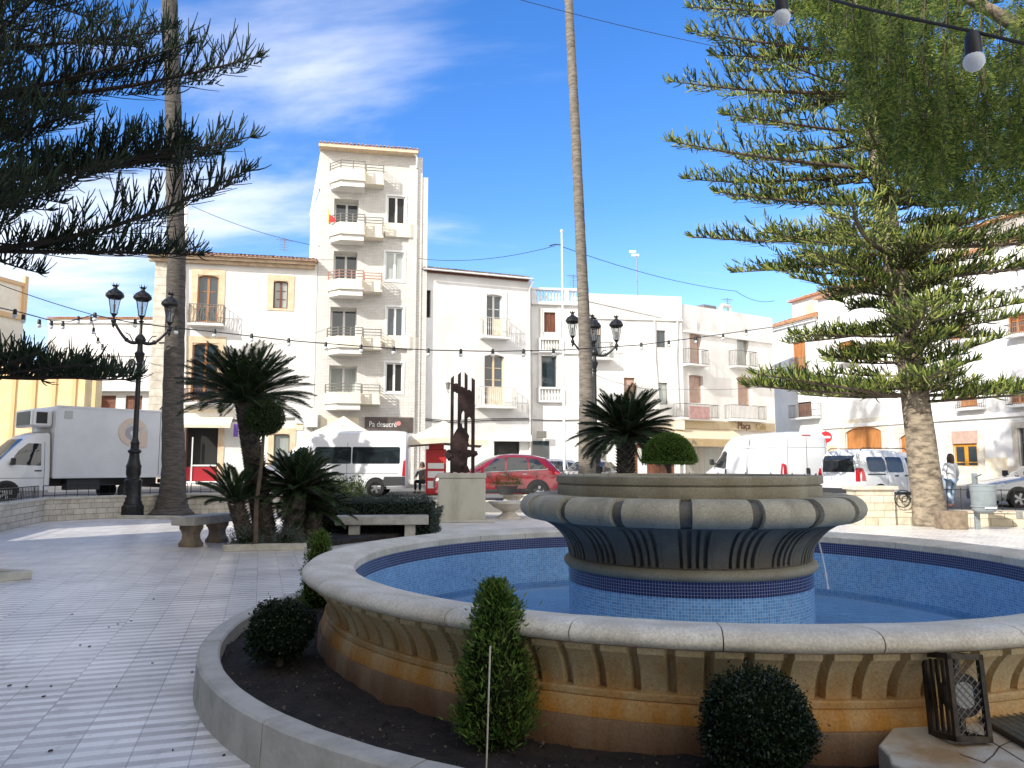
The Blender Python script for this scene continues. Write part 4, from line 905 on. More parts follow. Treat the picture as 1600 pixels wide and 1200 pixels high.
b.pipe([(1022,502),(1023,560),(1030,640)], .05, M_white2, name='drainpipe'); b.pipe([(1058,500),(1056,560),(1060,640)], .05, M_white2)
# street lamps beside: small hanging lantern on this wall
b.box('shop_awning', M_cream, (985,658,1060,672), -1.0, 0.0); b.box('shop_glazing', M_dwood, (990,674,1052,748), -.05, 0); b.box('shop_door', M_whitepvc, (996,700,1010,748), -.09, -.05)
b.box('window_grille', M_greyiron, (935,690,946,735), -.06, 0.0)
b = Bldg('shop_house', 'white house over the shops with two rows of balconies and a pale blank parapet', 'house', (10.5, 46.7), (17.6, 51.3), 11.55, 8, wallm=M_white)
for (w_, gm) in (((1078,521,1096,569), M_pinkblind), ((1077,586,1099,630), M_pinkblind), ((1152,528,1170,573), M_curtain), ((1153,589,1174,634), M_pinkblind)):
    b.window(w_, leaves=1, rows=1, frame=M_pinkblind, glass=gm, dp=0.3, name='balcony_door', arch=.06)
b.walls()
MB().box(0,-.12,b.H-1.75,b.W,0,b.H-1.62).build('cornice', M_white, b.t, bevel=.02)
MB().box(.0,-.03,b.H-1.6,b.W+.02,0.0,b.H+.03).build('parapet', M_oldwhite, b.t)
b.balcony((1074,546,1106,572), proj=0.6); b.balcony((1148,549,1182,575), proj=0.6)
b.balcony((1062,632,1122,657), proj=0.7, slab=.16); b.balcony((1143,634,1196,659), proj=0.7, slab=.16)
x0, z0, x1, z1 = b.rect(1076,635,1108,654, off=.7); MB().box(x0,-.76,z0,x1,-.72,z1).build('red_cloth', mat('faded_red_cloth', (0.42,0.22,0.20), (0.52,0.34,0.32), 3, 0.9), b.t)
b.box('gutter_pipe', M_white2, (1086,500,1087,520), -.1, -.05)
M_shop = mat('shop_fascia_cream', (0.50,0.40,0.25), (0.56,0.47,0.32), 2, .7)
fs_ = b.box('shop_fascia', M_shop, (1064,659,1205,672), -.3, 0.0); x0, z0, x1, z1 = b.rect(1152,660,1205,671, off=.3)
text_mesh('Plaça', 0.62, M_dwood, 'lettering', fs_, Matrix.Translation((x0, -0.325, z0)) @ Matrix.Rotation(R(90), 4, 'X'), 0.01)
M_gold = mat('gold_letters', (0.45,0.33,0.12), rough=.5)
text_mesh('Cafè', 0.55, M_gold, 'lettering', fs_, Matrix.Translation((x0+1.75, -0.325, z0)) @ Matrix.Rotation(R(90), 4, 'X'), 0.01)
aw = MB(); x0, z0, x1, z1 = b.rect(1058,672,1120,686, off=.8); aw.add([(x0-1.6,0,z1+.25),(x1+2,0,z1+.25),(x1+2,-1.5,z0),(x0-1.6,-1.5,z0)], [(0,3,2,1)]); o = aw.build('shop_awning', mat('beige_awning', (0.62,0.52,0.37), rough=.8), b.t)
vl = MB().box(x0-1.6,-1.53,z0-.45,x1+2,-1.5,z0).build('valance', mat('tan_valance', (0.48,0.35,0.18), (0.54,0.41,0.23), 3, .8), o)
xx = b.rect(1076,688,1120,698, off=1.5); text_mesh('Cafeteria Pa', 0.40, M_greyiron, 'lettering', o, Matrix.Translation((xx[0]-1.45, -1.545, z0-.36)) @ Matrix.Rotation(R(90), 4, 'X') @ Matrix.Diagonal((1.05,1,1,1)), 0.004)
b.box('shop_glazing', M_curtain, (1062,700,1205,750), -.05, 0.0)
rv = MB(); rv.box(3.0,1,b.H,4.2,2.2,b.H+.55); rv.build('roof_unit', M_greyiron, b.t, bevel=.02)
MB().tube([(4.6,1,b.H),(4.6,1,b.H+.5),(4.7,1,b.H+.62),(4.9,1,b.H+.68),(5.3,1,b.H+.68),(5.45,1,b.H+.6),(5.5,1,b.H+.3)],.15,10).build('vent_pipe', M_whiteiron, b.t)

# ---- right-hand row, coming towards the camera ----
b = Bldg('far_corner_house', 'low white corner house with clay roofs behind the left side of the sunlit conifer', 'house', (18.9, 57.3), (20.85, 51.75), 11.75, 9, wallm=M_white2)
b.window((1239,534,1259,581), leaves=2, rows=1, frame=M_wood, glass=M_wood, dp=.2, name='balcony_door')
b.window((1246,628,1268,652), leaves=2, rows=1, frame=M_dwood, glass=M_dwood, dp=.2, name='balcony_door')
b.walls()
b.balcony((1235,560,1263,583), proj=.6); b.balcony((1233,632,1274,655), proj=.6)
b.tileroof(run=3.0, rise=1.0, over=.4, m=M_tile2, cornice=M_white2)
up = MB(); up.box(.8,2.2,b.H,b.W,8.8,b.H+2.2); uo = up.build('upper_storey', M_white2, b.t); b.tileroof(run=2.6, rise=.8, over=.35, x0=.6, x1=b.W, z=b.H+2.2, y0=2.2, m=M_tile2, name='upper_roof')
MB().box(2.2,2.17,b.H+1.0,3.2,2.2,b.H+1.9).build('window', M_peach, uo)
b = Bldg('long_white_house', 'long white three storey house with orange doors and balconies along the right side', 'house', (20.9, 51.6), (27.6, 31.2), 12.9, 10, wallm=M_white2)
for w_, g_ in (((1311,533,1334,562), M_wood), ((1407,541,1427,560), M_dwood), ((1484,503,1511,530), M_dwood), ((1574,490,1602,520), M_dwood), ((1499,610,1526,636), M_wood), ((1577,604,1604,630), M_dwood)):
    b.window(w_, leaves=2, rows=3, frame=M_wood, glass=g_, dp=.2, name='balcony_door')
for (a) in ((1322,666,1379,752),): b.door(a, m=M_wood, surround=M_stone, arch=.35, panels=2, name='garage_door', sw=.5)
b.door((1407,676,1445,752), m=M_wood, surround=M_stone, arch=.3, sw=.4); 
dd = b.door((1491,692,1529,757), m=M_ochre, surround=M_stone, sw=.45, glassy=True, dp=.15)
x0, z0, x1, z1 = b.rect(1488,673,1528,693); b.holes[-1] = b.holes[-1]
b.window((1592,668,1625,735), leaves=2, rows=3, frame=M_greyiron, glass=M_glass, surround=M_stone, sw=.3)
b.walls()
MB().box(x0,-.06,z0,x1,.0,z1).build('door_blind', M_pinkblind, dd)
for a in ((1305,545,1338,567), (1401,548,1431,566), (1478,517,1517,536), (1569,505,1612,526), (1490,622,1532,641), (1572,618,1612,636)): b.balcony(a, proj=.5)
x0, z0, x1, z1 = b.rect(1600,640,1602,650); MB().box(0,-.14,z0,b.W,0,z0+.22).build('floor_cornice', M_white2, b.t, bevel=.02)
zz = b.loc(1600, 447)[1]; cc = MB(); cc.box(0,-.22,zz,b.W,0,zz+.3); k = 0
while k * .34 < b.W: cc.box(k*.34, -.2, zz-.14, k*.34+.16, 0, zz-.003); k += 1
cc.build('cornice', M_white2, b.t)
b.tileroof(run=3.2, rise=1.1, over=.3, m=M_tile2)
ch = MB(); x_, z_ = b.loc(1551, 360); y_ = 2.6
r0 = at(1551, 380, 44.5); 
rt = b.t; M_grey = mat('grey_render', (0.34,0.32,0.29), (0.44,0.42,0.38), 1, .9)
at_ = MB(); at_.box(9.0,2.2,b.H,18.3,7.5,b.H+2.1); ao = at_.build('attic_wall', M_grey, b.t); b.tileroof(run=2.4, rise=.8, over=.25, x0=8.6, x1=18.3, z=b.H+2.1, y0=2.2, m=M_tile2, name='attic_roof')
c0 = MB(); c0.box(8.8,1.0,b.H,9.6,1.8,b.H+2.6); c0.box(8.7,.9,b.H+2.6,9.7,1.9,b.H+2.75); c0.box(8.9,1.1,b.H+2.75,9.5,1.7,b.H+3.05); c0.box(8.75,.95,b.H+3.05,9.65,1.85,b.H+3.2); c0.build('chimney', M_white2, b.t, bevel=.02)
b.box('utility_cabinet', M_cream, (1547,715,1575,757), -.3, 0.0, .01)
b.box('plinth', M_stone, (1480,728,1640,760), -.03, 0.0)
# no entry sign on a pole in front of this row
s_ = thing('no_entry_sign', 'round red no entry sign with a white bar near the right van', 'traffic sign', tuple(at(1293, 740, 36)), R(-10))
s_.location.z = ZB
h_ = at(1293, 683, 36).z - ZB
MB().cyl(0, .03, 0, h_ + .3, .035).build('pole', M_greyiron, s_)
m = MB(); m.M = Matrix.Translation((0, 0, h_)) @ Matrix.Rotation(R(90), 4, 'X'); m.cyl(0, 0, 0, .02, .27, n=28); d0 = m.build('disc', mat('sign_red', (0.55,0.02,0.03), rough=.4), s_)
MB().box(-.19,-.03,h_-.05,.19,-.022,h_+.05).build('white_bar', M_signw, d0)
MB().box(-.2,-.03,h_-.75,.45,.0,h_-.4).build('street_plate', M_peach, s_)

# ---- far left background ----
b = Bldg('yellow_house', 'yellow ochre house with framed parapet panels at the far left edge', 'house', (-46.0, 44.0), (-41.3, 64.0), 17.0, 10, wallm=M_cream)
b.walls()
zz = b.H; fr = MB(); M_och = mat('ochre_trim', (0.62,0.40,0.20), rough=.85)
fr.box(0,-.25,zz-3.2,b.W,0,zz-2.8); fr.box(0,-.2,zz-.3,b.W,.0,zz)
for k in range(6): x = b.W*k/5; fr.box(max(0,x-.35),-.26,zz-2.8,min(b.W,x+.35),0,zz+.6 if k else zz+.5)
fr.build('parapet_frame', M_och, b.t)
b = Bldg('arcade_house', 'white house with paired arched windows and brown doors behind the lorry', 'house', (-37.0, 60.5), (-23.2, 60.5), 13.3, 9, wallm=M_white2)
for k, (a, c) in enumerate(((156,168), (172,184), (199,212), (215,227))):
    b.window((a,560,c,585), leaves=1, rows=1, frame=M_greyiron, glass=M_glass, arch=.3, dp=.2)
b.door((153,618,181,640), m=M_dwood); b.door((196,618,222,640), m=M_dwood)
b.walls()
fr = MB(); fr.box(0,-.2,b.H-.35,b.W,0,b.H-.1)
x0, z0, x1, z1 = b.rect(140,552,234,556); fr.box(x0,-.12,z0,b.W,0,z1); 
fr.build('cornice', M_white2, b.t)
x0, z0, x1, z1 = b.rect(150,590,234,612); MB().box(0,-.6,z0,b.W,0,z0+.25).build('balcony_slab', M_white2, b.t); b.tileroof(run=3, rise=.5, over=.3, m=M_tile2)
b = Bldg('ochre_building', 'orange yellow low building with thin pilasters behind the lorry', 'building', (-39.5, 52.0), (-29.4, 52.6), 8.5, 2.5, wallm=mat('ochre_plaster', (0.62,0.46,0.24), (0.68,0.53,0.31), 1, .9))
b.walls(); pl = MB()
for k in range(9): pl.box(k*1.33, -.1, 0, k*1.33+.25, 0, b.H)
pl.box(0,-.22,b.H-.3,b.W,0,b.H+.1); pl.build('trim', M_och, b.t)
# ---- buildings behind the camera: they keep the plaza in shade ----
M_backw = mat('town_hall_stone', (0.50,0.46,0.38), (0.58,0.54,0.46), 1, .9)
def xyuv(u, v): return ((u - v) * .7071, (u + v) * .7071)
def shade_block(name, label, u0, v0, v1, H, dep=9):
    # facade line from v1 to v0 puts the outward side towards the plaza (+u)
    b = Bldg(name, label, 'building', xyuv(u0, v0), xyuv(u0, v1), H, dep, wallm=M_backw)
    b.t.location.z = 0
    x = 1.5
    while x < b.W - 2:
        for z in (1.0, 4.6, 8.2):
            if z + 2 < H - 1.5: b.window(None, loc=(x, z, x + 1.1, z + 2.0), leaves=2, rows=2, frame=M_dwood)
        x += 3.2
    b.H = H; b.walls(); MB().box(-.2,-.35,H-.3,b.W+.2,-.003,H+.1).build('cornice', M_white2, b.t)
    return b

shade_block('town_hall', 'pale stone civic building on the shaded side of the plaza', -8.0, -22.0, 19.5, 15.2)
shade_block('street_block', 'pale stone corner block beyond the left end of the plaza', -4.0, 22.5, 37.0, 13.2)
# ================= VEHICLES =================
M_carw = mat('white_car_paint', (0.70,0.71,0.72), rough=0.28, coat=0.6)
M_carred = mat('red_car_paint', (0.20,0.006,0.014), rough=0.2, coat=1.0)
M_carsil = mat('silver_car_paint', (0.36,0.37,0.38), rough=0.25, coat=0.8, metal=0.3)
M_cardk = mat('navy_car_paint', (0.02,0.025,0.06), rough=0.22, coat=1.0)
M_carglass = mat('car_glass', (0.015,0.02,0.022), rough=0.03, spec=1.0)
M_redlamp = mat('red_lamp', (0.45,0.01,0.02), rough=0.2, coat=0.8)
M_headl = mat('headlamp', (0.6,0.62,0.64), rough=0.1, coat=1.0)
M_trim = mat('grey_bumper_plastic', (0.035,0.036,0.038), rough=0.6)
M_rim = mat('wheel_rim', (0.36,0.36,0.37), rough=0.3, metal=0.7)
class Car:
    def __init__(s, name, label, cat, loc, rot, st, paint, group=None):
        s.t = thing(name, label, cat, loc, rot, group); mb = MB(); s.paint = paint
        rows = []
        for (x, zb, zm, zt, w, wr, cr) in st:
            half = [(w*.93, zb), (w, zb+.10), (w*1.0, (zb+zm)/2), (w*.985, zm), ((w*.985*.5+wr*.5)+.01, zm+(zt-zm)*.5), (wr, zt-min(.09,(zt-zm)*.3)), (wr-.07, zt-min(.03,(zt-zm)*.1)), (wr*.5, zt+cr*.75), (0, zt+cr)]
            rows.append([(x, -a, z) for a, z in half] + [(x, a, z) for a, z in half[-2::-1]])
        n = len(rows[0]); vs_ = [p for r in rows for p in r]; fs = []
        for i in range(len(rows) - 1):
            for j in range(n - 1): fs.append((i*n+j, i*n+j+1, (i+1)*n+j+1, (i+1)*n+j))
            fs.append((i*n+n-1, i*n, (i+1)*n, (i+1)*n+n-1))
        mb.add(vs_, fs, True); mb.f.append(tuple(range(n))[::-1]); mb.f.append(tuple((len(rows)-1)*n + j for j in range(n)))
        s.body = mb.build('body', paint, s.t, angle=32)
        bm = bmesh.new(); bm.from_mesh(s.body.data); s.bvh = BVHTree.FromBMesh(bm); s._bm = bm; s.L = st[-1][0]
    def panel(s, name, m, poly, axis='y', sign=-1, off=.010, parent=None, cuts=4):
        bm = bmesh.new()
        vs_ = [bm.verts.new((p[0], 0, p[1]) if axis == 'y' else (0, p[0], p[1])) for p in poly]
        f = bm.faces.new(vs_); bmesh.ops.triangulate(bm, faces=[f]); 
        for _ in range(2): bmesh.ops.subdivide_edges(bm, edges=bm.edges[:], cuts=1 if len(bm.edges) > 60 else 2, use_grid_fill=True)
        for v in bm.verts:
            if axis == 'y': o = Vector((v.co.x, sign*4, v.co.z)); d = Vector((0, -sign, 0))
            else: o = Vector((-3 if sign < 0 else s.L + 3, v.co.y, v.co.z)); d = Vector((1 if sign < 0 else -1, 0, 0))
            hit, nn_, _i, _d = s.bvh.ray_cast(o, d)
            if hit is None: hit, nn_, _i, _d = s.bvh.find_nearest(o + d * (4 - 0.9 if axis == 'y' else 3))
            v.co = hit + nn_ * off if nn_.dot(d) < 0 else hit - d * off
        me = bpy.data.meshes.new(name); bm.to_mesh(me); bm.free(); me.materials.append(m)
        for p in me.polygons: p.use_smooth = True
        o = bpy.data.objects.new(name, me); COL.objects.link(o); o.parent = parent or s.t
        return o
    def both(s, *a, **k): s.panel(*a, sign=-1, **k); s.panel(*a, sign=1, **k)
    def wheel(s, x, r=.34, w=.9, tw=.21, rim=M_rim, spokes=5, arch=True, am=None):
        for sg in (-1, 1):
            if arch: s.panel('wheel_arch', am or M_black, [(x+(r+.07)*math.cos(a), max(.16, r+(r+.07)*math.sin(a))) for a in [2*math.pi*k/20 for k in range(20)]], sign=sg, off=.006)
            tm = MB(); tm.M = Matrix.Translation((x, sg*(w - tw/2 + .035), r)) @ Matrix.Rotation(-R(90) * sg, 4, 'X')
            tm.lathe([(0,-tw/2),(r*.62,-tw/2),(r*.93,-tw/2),(r,-tw*.32),(r,tw*.32),(r*.93,tw/2),(r*.64,tw/2),(r*.60,tw*.30),(0,tw*.28)], 28)
            wh = tm.build('wheel', M_rubber, s.t)
            rm = MB(); rm.M = tm.M
            # outer face of the wheel: local z points to -y*sg after rotation, pick the outer side
            side = 1 if (tm.M @ Vector((0, 0, 1)) - tm.M @ Vector((0, 0, 0))).y * sg > 0 else -1
            def Z(v): return v * side
            rm.lathe([(r*.62, Z(tw*.48)), (r*.60, Z(tw*.30)), (r*.54, Z(tw*.28)), (r*.52, Z(tw*.20))], 28)
            rm.lathe([(0, Z(tw*.40)), (r*.13, Z(tw*.38)), (r*.15, Z(tw*.28)), (0, Z(tw*.2))], 16)
            for k in range(spokes):
                a = 2*math.pi*k/spokes; ca, sa = math.cos(a), math.sin(a); hw = r*.10
                q = [(r*.12*ca - hw*sa, r*.12*sa + hw*ca), (r*.12*ca + hw*sa, r*.12*sa - hw*ca), (r*.57*ca + hw*1.3*sa, r*.57*sa - hw*1.3*ca), (r*.57*ca - hw*1.3*sa, r*.57*sa + hw*1.3*ca)]
                z0, z1 = sorted((Z(tw*.26), Z(tw*.35))); rm.prism(q, z0, z1)
            rm.build('rim', rim, wh)
    def mirror(s, x, z, w, m=None):
        for sg in (-1, 1):
            mb = MB(); mb.box(x-.06, sg*(w+.04), z, x+.06, sg*(w+.22), z+.24); mb.box(x-.02, sg*(w-.06), z+.02, x+.03, sg*(w+.04), z+.08); mb.build('mirror', m or M_trim, s.t, bevel=.03)
def rounded(x0, z0, x1, z1, r, n=4):
    pts = []
    for cx, cz, a0 in ((x1-r, z1-r, 0), (x0+r, z1-r, 90), (x0+r, z0+r, 180), (x1-r, z0+r, 270)):
        for k in range(n + 1):
            a = R(a0 + 90*k/n); pts.append((cx + r*math.cos(a), cz + r*math.sin(a)))
    return pts
def bigvan(name, label, loc, rot, L, H, kind, group=None):
    w = 1.02; wr = .86
    st = [(0,.40,.62,.72,.70,.58,.0),(.06,.32,.75,.95,.86,.72,.01),(.35,.30,.95,1.14,.98,.82,.02),(.8,.30,1.06,1.30,1.02,.84,.02),(1.05,.30,1.10,1.45,w,.84,.02),(1.45,.30,1.12,1.83,w,.83,.02),(1.85,.30,1.12,H-.30,w,.82,.02),(2.15,.30,1.12,H-.12,w,.82,.03),(2.5,.30,1.12,H-.03,w,.83,.03),(3.2,.30,1.12,H,w,.84,.03),(L-.5,.30,1.12,H,w,.84,.03),(L-.12,.32,1.12,H-.02,w,.83,.02),(L-.02,.36,1.12,H-.07,w*.99,.81,.01),(L,.42,1.12,H-.12,w*.97,.79,.0)]
    c = Car(name, label, 'van', loc, rot, st, M_carw, group)
    c.both('door_window', M_carglass, [(1.08,1.28),(1.95,1.20),(2.12,1.22),(2.12,1.84),(1.98,1.92),(1.78,1.90),(1.42,1.60)])
    c.panel('windscreen', M_carglass, [(-.74,1.40),(.74,1.40),(.70,1.95),(.62,2.12),(-.62,2.12),(-.70,1.95)], axis='x', sign=-1)
    c.both('side_lamp', M_headl, [(.10,.82),(.55,1.06),(.50,1.12),(.12,.98)])
    c.panel('grille', M_trim, [(-.5,.5),(.5,.5),(.55,.78),(-.55,.78)], axis='x', sign=-1)
    if kind == 'minibus':
        c.both('side_window', M_carglass, rounded(2.38,1.28,3.78,1.93,.06)); c.both('side_window', M_carglass, rounded(3.82,1.28,L-.24,1.93,.06))
    c.both('body_seam', M_trim, [(2.28,.42),(2.295,.42),(2.295,2.0),(2.28,2.0)], off=.004); c.both('body_seam', M_trim, [(1.02,.9),(L-.3,.9),(L-.3,.915),(1.02,.915)], off=.004)
    c.both('body_seam', M_trim, [(3.62,.5),(3.635,.5),(3.635,2.1),(3.62,2.1)], off=.004)
    if kind != 'minibus': c.both('body_seam', M_trim, [(2.3,1.98),(L-.25,1.98),(L-.25,1.992),(2.3,1.992)], off=.004)
    c.both('bumper_corner', M_trim, [(L-.95,.42),(L-.02,.44),(L-.02,.78),(L-.82,.78)]); c.both('sill_trim', M_trim, [(2.35,.36),(3.3,.36),(3.3,.58),(2.35,.58)])
    c.both('tail_light', M_redlamp, [(L-.14,.80),(L-.015,.80),(L-.015,1.42),(L-.10,1.38)], off=.014)
    c.both('handle', M_trim, rounded(2.06,.95,2.20,1.2,.04))
    if kind == 'panel':
        for sy in (-1, 1): c.panel('tail_light', M_redlamp, [(sy*.83,.82),(sy*.99,.82),(sy*.97,1.40),(sy*.86,1.34)][::sy], axis='x', sign=1, off=.016)
        c.panel('door_seam', M_trim, [(-.008,.5),(.008,.5),(.008,H-.2),(-.008,H-.2)], axis='x', sign=1, off=.006)
        c.panel('door_seam', M_trim, [(-.78,1.98),(.78,1.98),(.78,1.99),(-.78,1.99)], axis='x', sign=1, off=.006)
        for sy in (-1, 1): c.panel('door_seam', M_trim, [(sy*.80,.5),(sy*.812,.5),(sy*.79,H-.25),(sy*.778,H-.25)], axis='x', sign=1, off=.006)
        c.panel('rear_bumper', M_trim, [(-.95,.42),(.95,.42),(.95,.58),(-.95,.58)], axis='x', sign=1, off=.03)
        c.panel('number_plate', M_signw, [(-.62,.95),(-.12,.95),(-.12,1.06),(-.62,1.06)], axis='x', sign=1, off=.02)
        c.panel('door_handle', M_trim, rounded(-.06,1.02,.10,1.24,.03), axis='x', sign=1, off=.03)
        c.panel('brake_light', M_redlamp, [(-.18,H-.14),(.18,H-.14),(.18,H-.10),(-.18,H-.10)], axis='x', sign=1, off=.02)
    c.wheel(.95, .345, w); c.wheel(L-1.15, .345, w); c.mirror(1.3, 1.35, w)
    return c
Ym = 32.4
bigvan('minibus', 'white high roof minibus with dark side windows parked left of the sculpture', (-10.06, 30.81, .42), R(2), 5.9, 2.56, 'minibus', 'white vans parked on the street')
bigvan('delivery_van', 'white windowless panel van seen from behind its left rear corner', (9.09, 33.66, .30), R(-75), 6.0, 2.54, 'panel', 'white vans parked on the street')
# small white people carrier
L = 4.4
st = [(0,.36,.58,.68,.62,.55,0),(.05,.28,.7,.85,.80,.70,.01),(.35,.26,.85,1.02,.90,.78,.02),(.95,.26,.96,1.14,.925,.78,.02),(1.2,.26,.99,1.25,.925,.76,.02),(1.6,.26,1.0,1.56,.925,.74,.03),(1.95,.26,1.0,1.76,.925,.72,.03),(2.5,.26,1.0,1.82,.925,.72,.03),(3.4,.26,1.0,1.82,.925,.72,.03),(4.15,.26,1.0,1.79,.92,.71,.02),(4.3,.30,1.0,1.70,.91,.70,.01),(4.4,.36,.98,1.52,.88,.68,0)]
c = Car('people_carrier', 'small boxy white people carrier parked behind the conifer trunk', 'car', (14.9, 27.7, .33), R(205), st, M_carw)
c.both('side_window', M_carglass, [(1.28,1.10),(2.12,1.06),(2.16,1.55),(1.82,1.58),(1.62,1.46)]); c.both('side_window', M_carglass, rounded(2.36,1.07,3.14,1.58,.08)); c.both('side_window', M_carglass, rounded(3.2,1.09,4.02,1.58,.12))
c.panel('rear_window', M_carglass, [(-.66,1.08),(.66,1.08),(.60,1.62),(-.60,1.62)], axis='x', sign=1, off=.015)
c.panel('windscreen', M_carglass, [(-.66,1.22),(.66,1.22),(.58,1.66),(-.58,1.66)], axis='x', sign=-1)
for sy in (-1, 1): c.panel('tail_light', M_redlamp, [(sy*.70,.78),(sy*.88,.78),(sy*.86,1.22),(sy*.72,1.20)][::sy], axis='x', sign=1, off=.02)
c.both('tail_light', M_redlamp, [(4.20,.80),(4.36,.80),(4.33,1.2),(4.24,1.2)], off=.014); c.both('side_rail', M_trim, [(3.25,.99),(4.1,.99),(4.1,1.03),(3.25,1.03)]); c.both('door_handle', M_trim, rounded(2.2,.93,2.38,.98,.02)); c.both('door_handle', M_trim, rounded(2.66,.93,2.84,.98,.02))
c.both('sill_trim', M_trim, [(.95,.28),(3.4,.28),(3.4,.42),(.95,.42)]); c.panel('rear_bumper', M_trim, [(-.85,.38),(.85,.38),(.85,.55),(-.85,.55)], axis='x', sign=1, off=.02); c.panel('number_plate', M_signw, [(-.27,.82),(.27,.82),(.27,.93),(-.27,.93)], axis='x', sign=1, off=.02)
c.both('door_seam', M_trim, [(2.27,.45),(2.28,.45),(2.28,1.72),(2.27,1.72)], off=.004); c.both('door_seam', M_trim, [(3.17,.45),(3.18,.45),(3.18,1.72),(3.17,1.72)], off=.004)
rr = MB()
for sy in (-1, 1): rr.tube([(1.9,sy*.66,1.80),(2.0,sy*.66,1.87),(4.0,sy*.66,1.87),(4.1,sy*.66,1.80)], .018, 6)
rr.build('roof_rail', M_trim, c.t); c.wheel(.85, .32, .925); c.wheel(3.55, .32, .925); c.mirror(1.35, 1.05, .925)
# red SUV
L = 4.55
st = [(0,.45,.66,.78,.58,.48,0),(.06,.32,.72,.90,.76,.66,.01),(.35,.28,.82,.98,.88,.76,.02),(.8,.28,.90,1.05,.92,.78,.03),(1.25,.28,.95,1.10,.92,.76,.03),(1.5,.28,.97,1.24,.92,.74,.03),(1.9,.28,.98,1.47,.92,.70,.03),(2.3,.28,.99,1.62,.92,.66,.03),(2.8,.28,1.0,1.66,.92,.65,.03),(3.5,.28,1.03,1.62,.92,.64,.03),(3.95,.28,1.06,1.53,.91,.62,.02),(4.2,.30,1.07,1.36,.89,.62,.01),(4.42,.36,.98,1.12,.85,.62,.01),(4.55,.45,.80,.92,.76,.62,0)]
c = Car('suv', 'shiny red SUV parked behind the sculpture plinth and the stone planter', 'car', (-2.78, 27.6, .36), R(8), st, M_carred)
c.both('side_window', M_carglass, [(1.62,1.04),(2.42,1.06),(2.46,1.54),(2.12,1.50)]); c.both('side_window', M_carglass, [(2.5,1.06),(3.28,1.09),(3.22,1.54),(2.52,1.56)]); c.both('side_window', M_carglass, [(3.34,1.10),(3.92,1.16),(3.62,1.48),(3.30,1.53)])
c.both('chrome_strip', M_rim, [(1.6,1.02),(3.95,1.12),(4.0,1.16),(3.96,1.18),(3.92,1.145),(1.6,1.04)], off=.014)
c.panel('windscreen', M_carglass, [(-.66,1.14),(.66,1.14),(.56,1.56),(-.56,1.56)], axis='x', sign=-1); c.panel('rear_window', M_carglass, [(-.55,1.16),(.55,1.16),(.50,1.46),(-.50,1.46)], axis='x', sign=1)
c.both('sill_trim', M_trim, [(.3,.30),(4.3,.32),(4.3,.46),(.3,.44)]); c.both('headlight', M_headl, [(.07,.78),(.42,.86),(.40,.92),(.09,.86)]); c.both('tail_light', M_redlamp, [(4.2,.98),(4.46,.92),(4.44,1.04),(4.22,1.08)])
c.panel('grille', M_black, [(-.45,.50),(.45,.50),(.5,.80),(-.5,.80)], axis='x', sign=-1); c.both('door_handle', M_rim, rounded(2.28,.93,2.46,.965,.015)); c.both('door_handle', M_rim, rounded(3.05,.95,3.22,.985,.015))
c.both('door_seam', M_trim, [(2.46,.45),(2.47,.45),(2.5,1.05),(2.49,1.05)], off=.004)
c.wheel(.88, .36, .92); c.wheel(3.6, .36, .92); c.mirror(1.62, 1.02, .92, M_carred)
# generic hatchback profile
def hatch(name, label, loc, rot, paint, group=None, roofm=None):
    st = [(0,.40,.55,.64,.60,.5,0),(.05,.26,.62,.74,.78,.66,.01),(.4,.22,.72,.84,.86,.74,.02),(1.0,.22,.80,.94,.88,.76,.02),(1.25,.22,.84,1.02,.88,.72,.02),(1.7,.22,.86,1.28,.88,.66,.03),(2.1,.22,.88,1.42,.88,.63,.03),(2.7,.22,.90,1.46,.88,.62,.03),(3.4,.22,.92,1.40,.88,.62,.03),(3.9,.24,.94,1.18,.86,.64,.02),(4.1,.30,.86,.98,.83,.66,.01),(4.2,.40,.74,.84,.78,.66,0)]
    c = Car(name, label, 'car', loc, rot, st, paint, group)
    c.both('side_window', M_carglass, [(1.42,.93),(2.25,.95),(2.25,1.34),(1.92,1.30)]); c.both('side_window', M_carglass, [(2.3,.95),(3.1,.98),(3.05,1.34),(2.3,1.36)]); c.both('side_window', M_carglass, [(3.15,.99),(3.6,1.02),(3.42,1.26),(3.12,1.32)])
    c.panel('windscreen', M_carglass, [(-.62,.98),(.62,.98),(.52,1.38),(-.52,1.38)], axis='x', sign=-1); c.both('headlight', M_headl, [(.06,.62),(.42,.72),(.4,.80),(.08,.70)])
    c.both('tail_light', M_redlamp, [(3.95,.80),(4.14,.76),(4.12,.94),(3.98,.96)]); c.both('sill_trim', M_trim, [(.3,.24),(3.9,.26),(3.9,.36),(.3,.34)])
    c.wheel(.8, .31, .88); c.wheel(3.35, .31, .88); c.mirror(1.45, .93, .88); return c
hatch('parked_car', 'silver grey car with its bonnet just inside the right edge of the view', (14.75, 24.6, .30), R(-4), M_carsil)
hatch('parked_car', 'silver car parked behind the flagpole and the rear of the red SUV', (-.6, 36.2, .48), R(6), M_carsil)
hatch('parked_car', 'dark navy car glimpsed between the flagpole and the right palm trunk', (2.3, 32.2, .42), R(60), M_cardk)
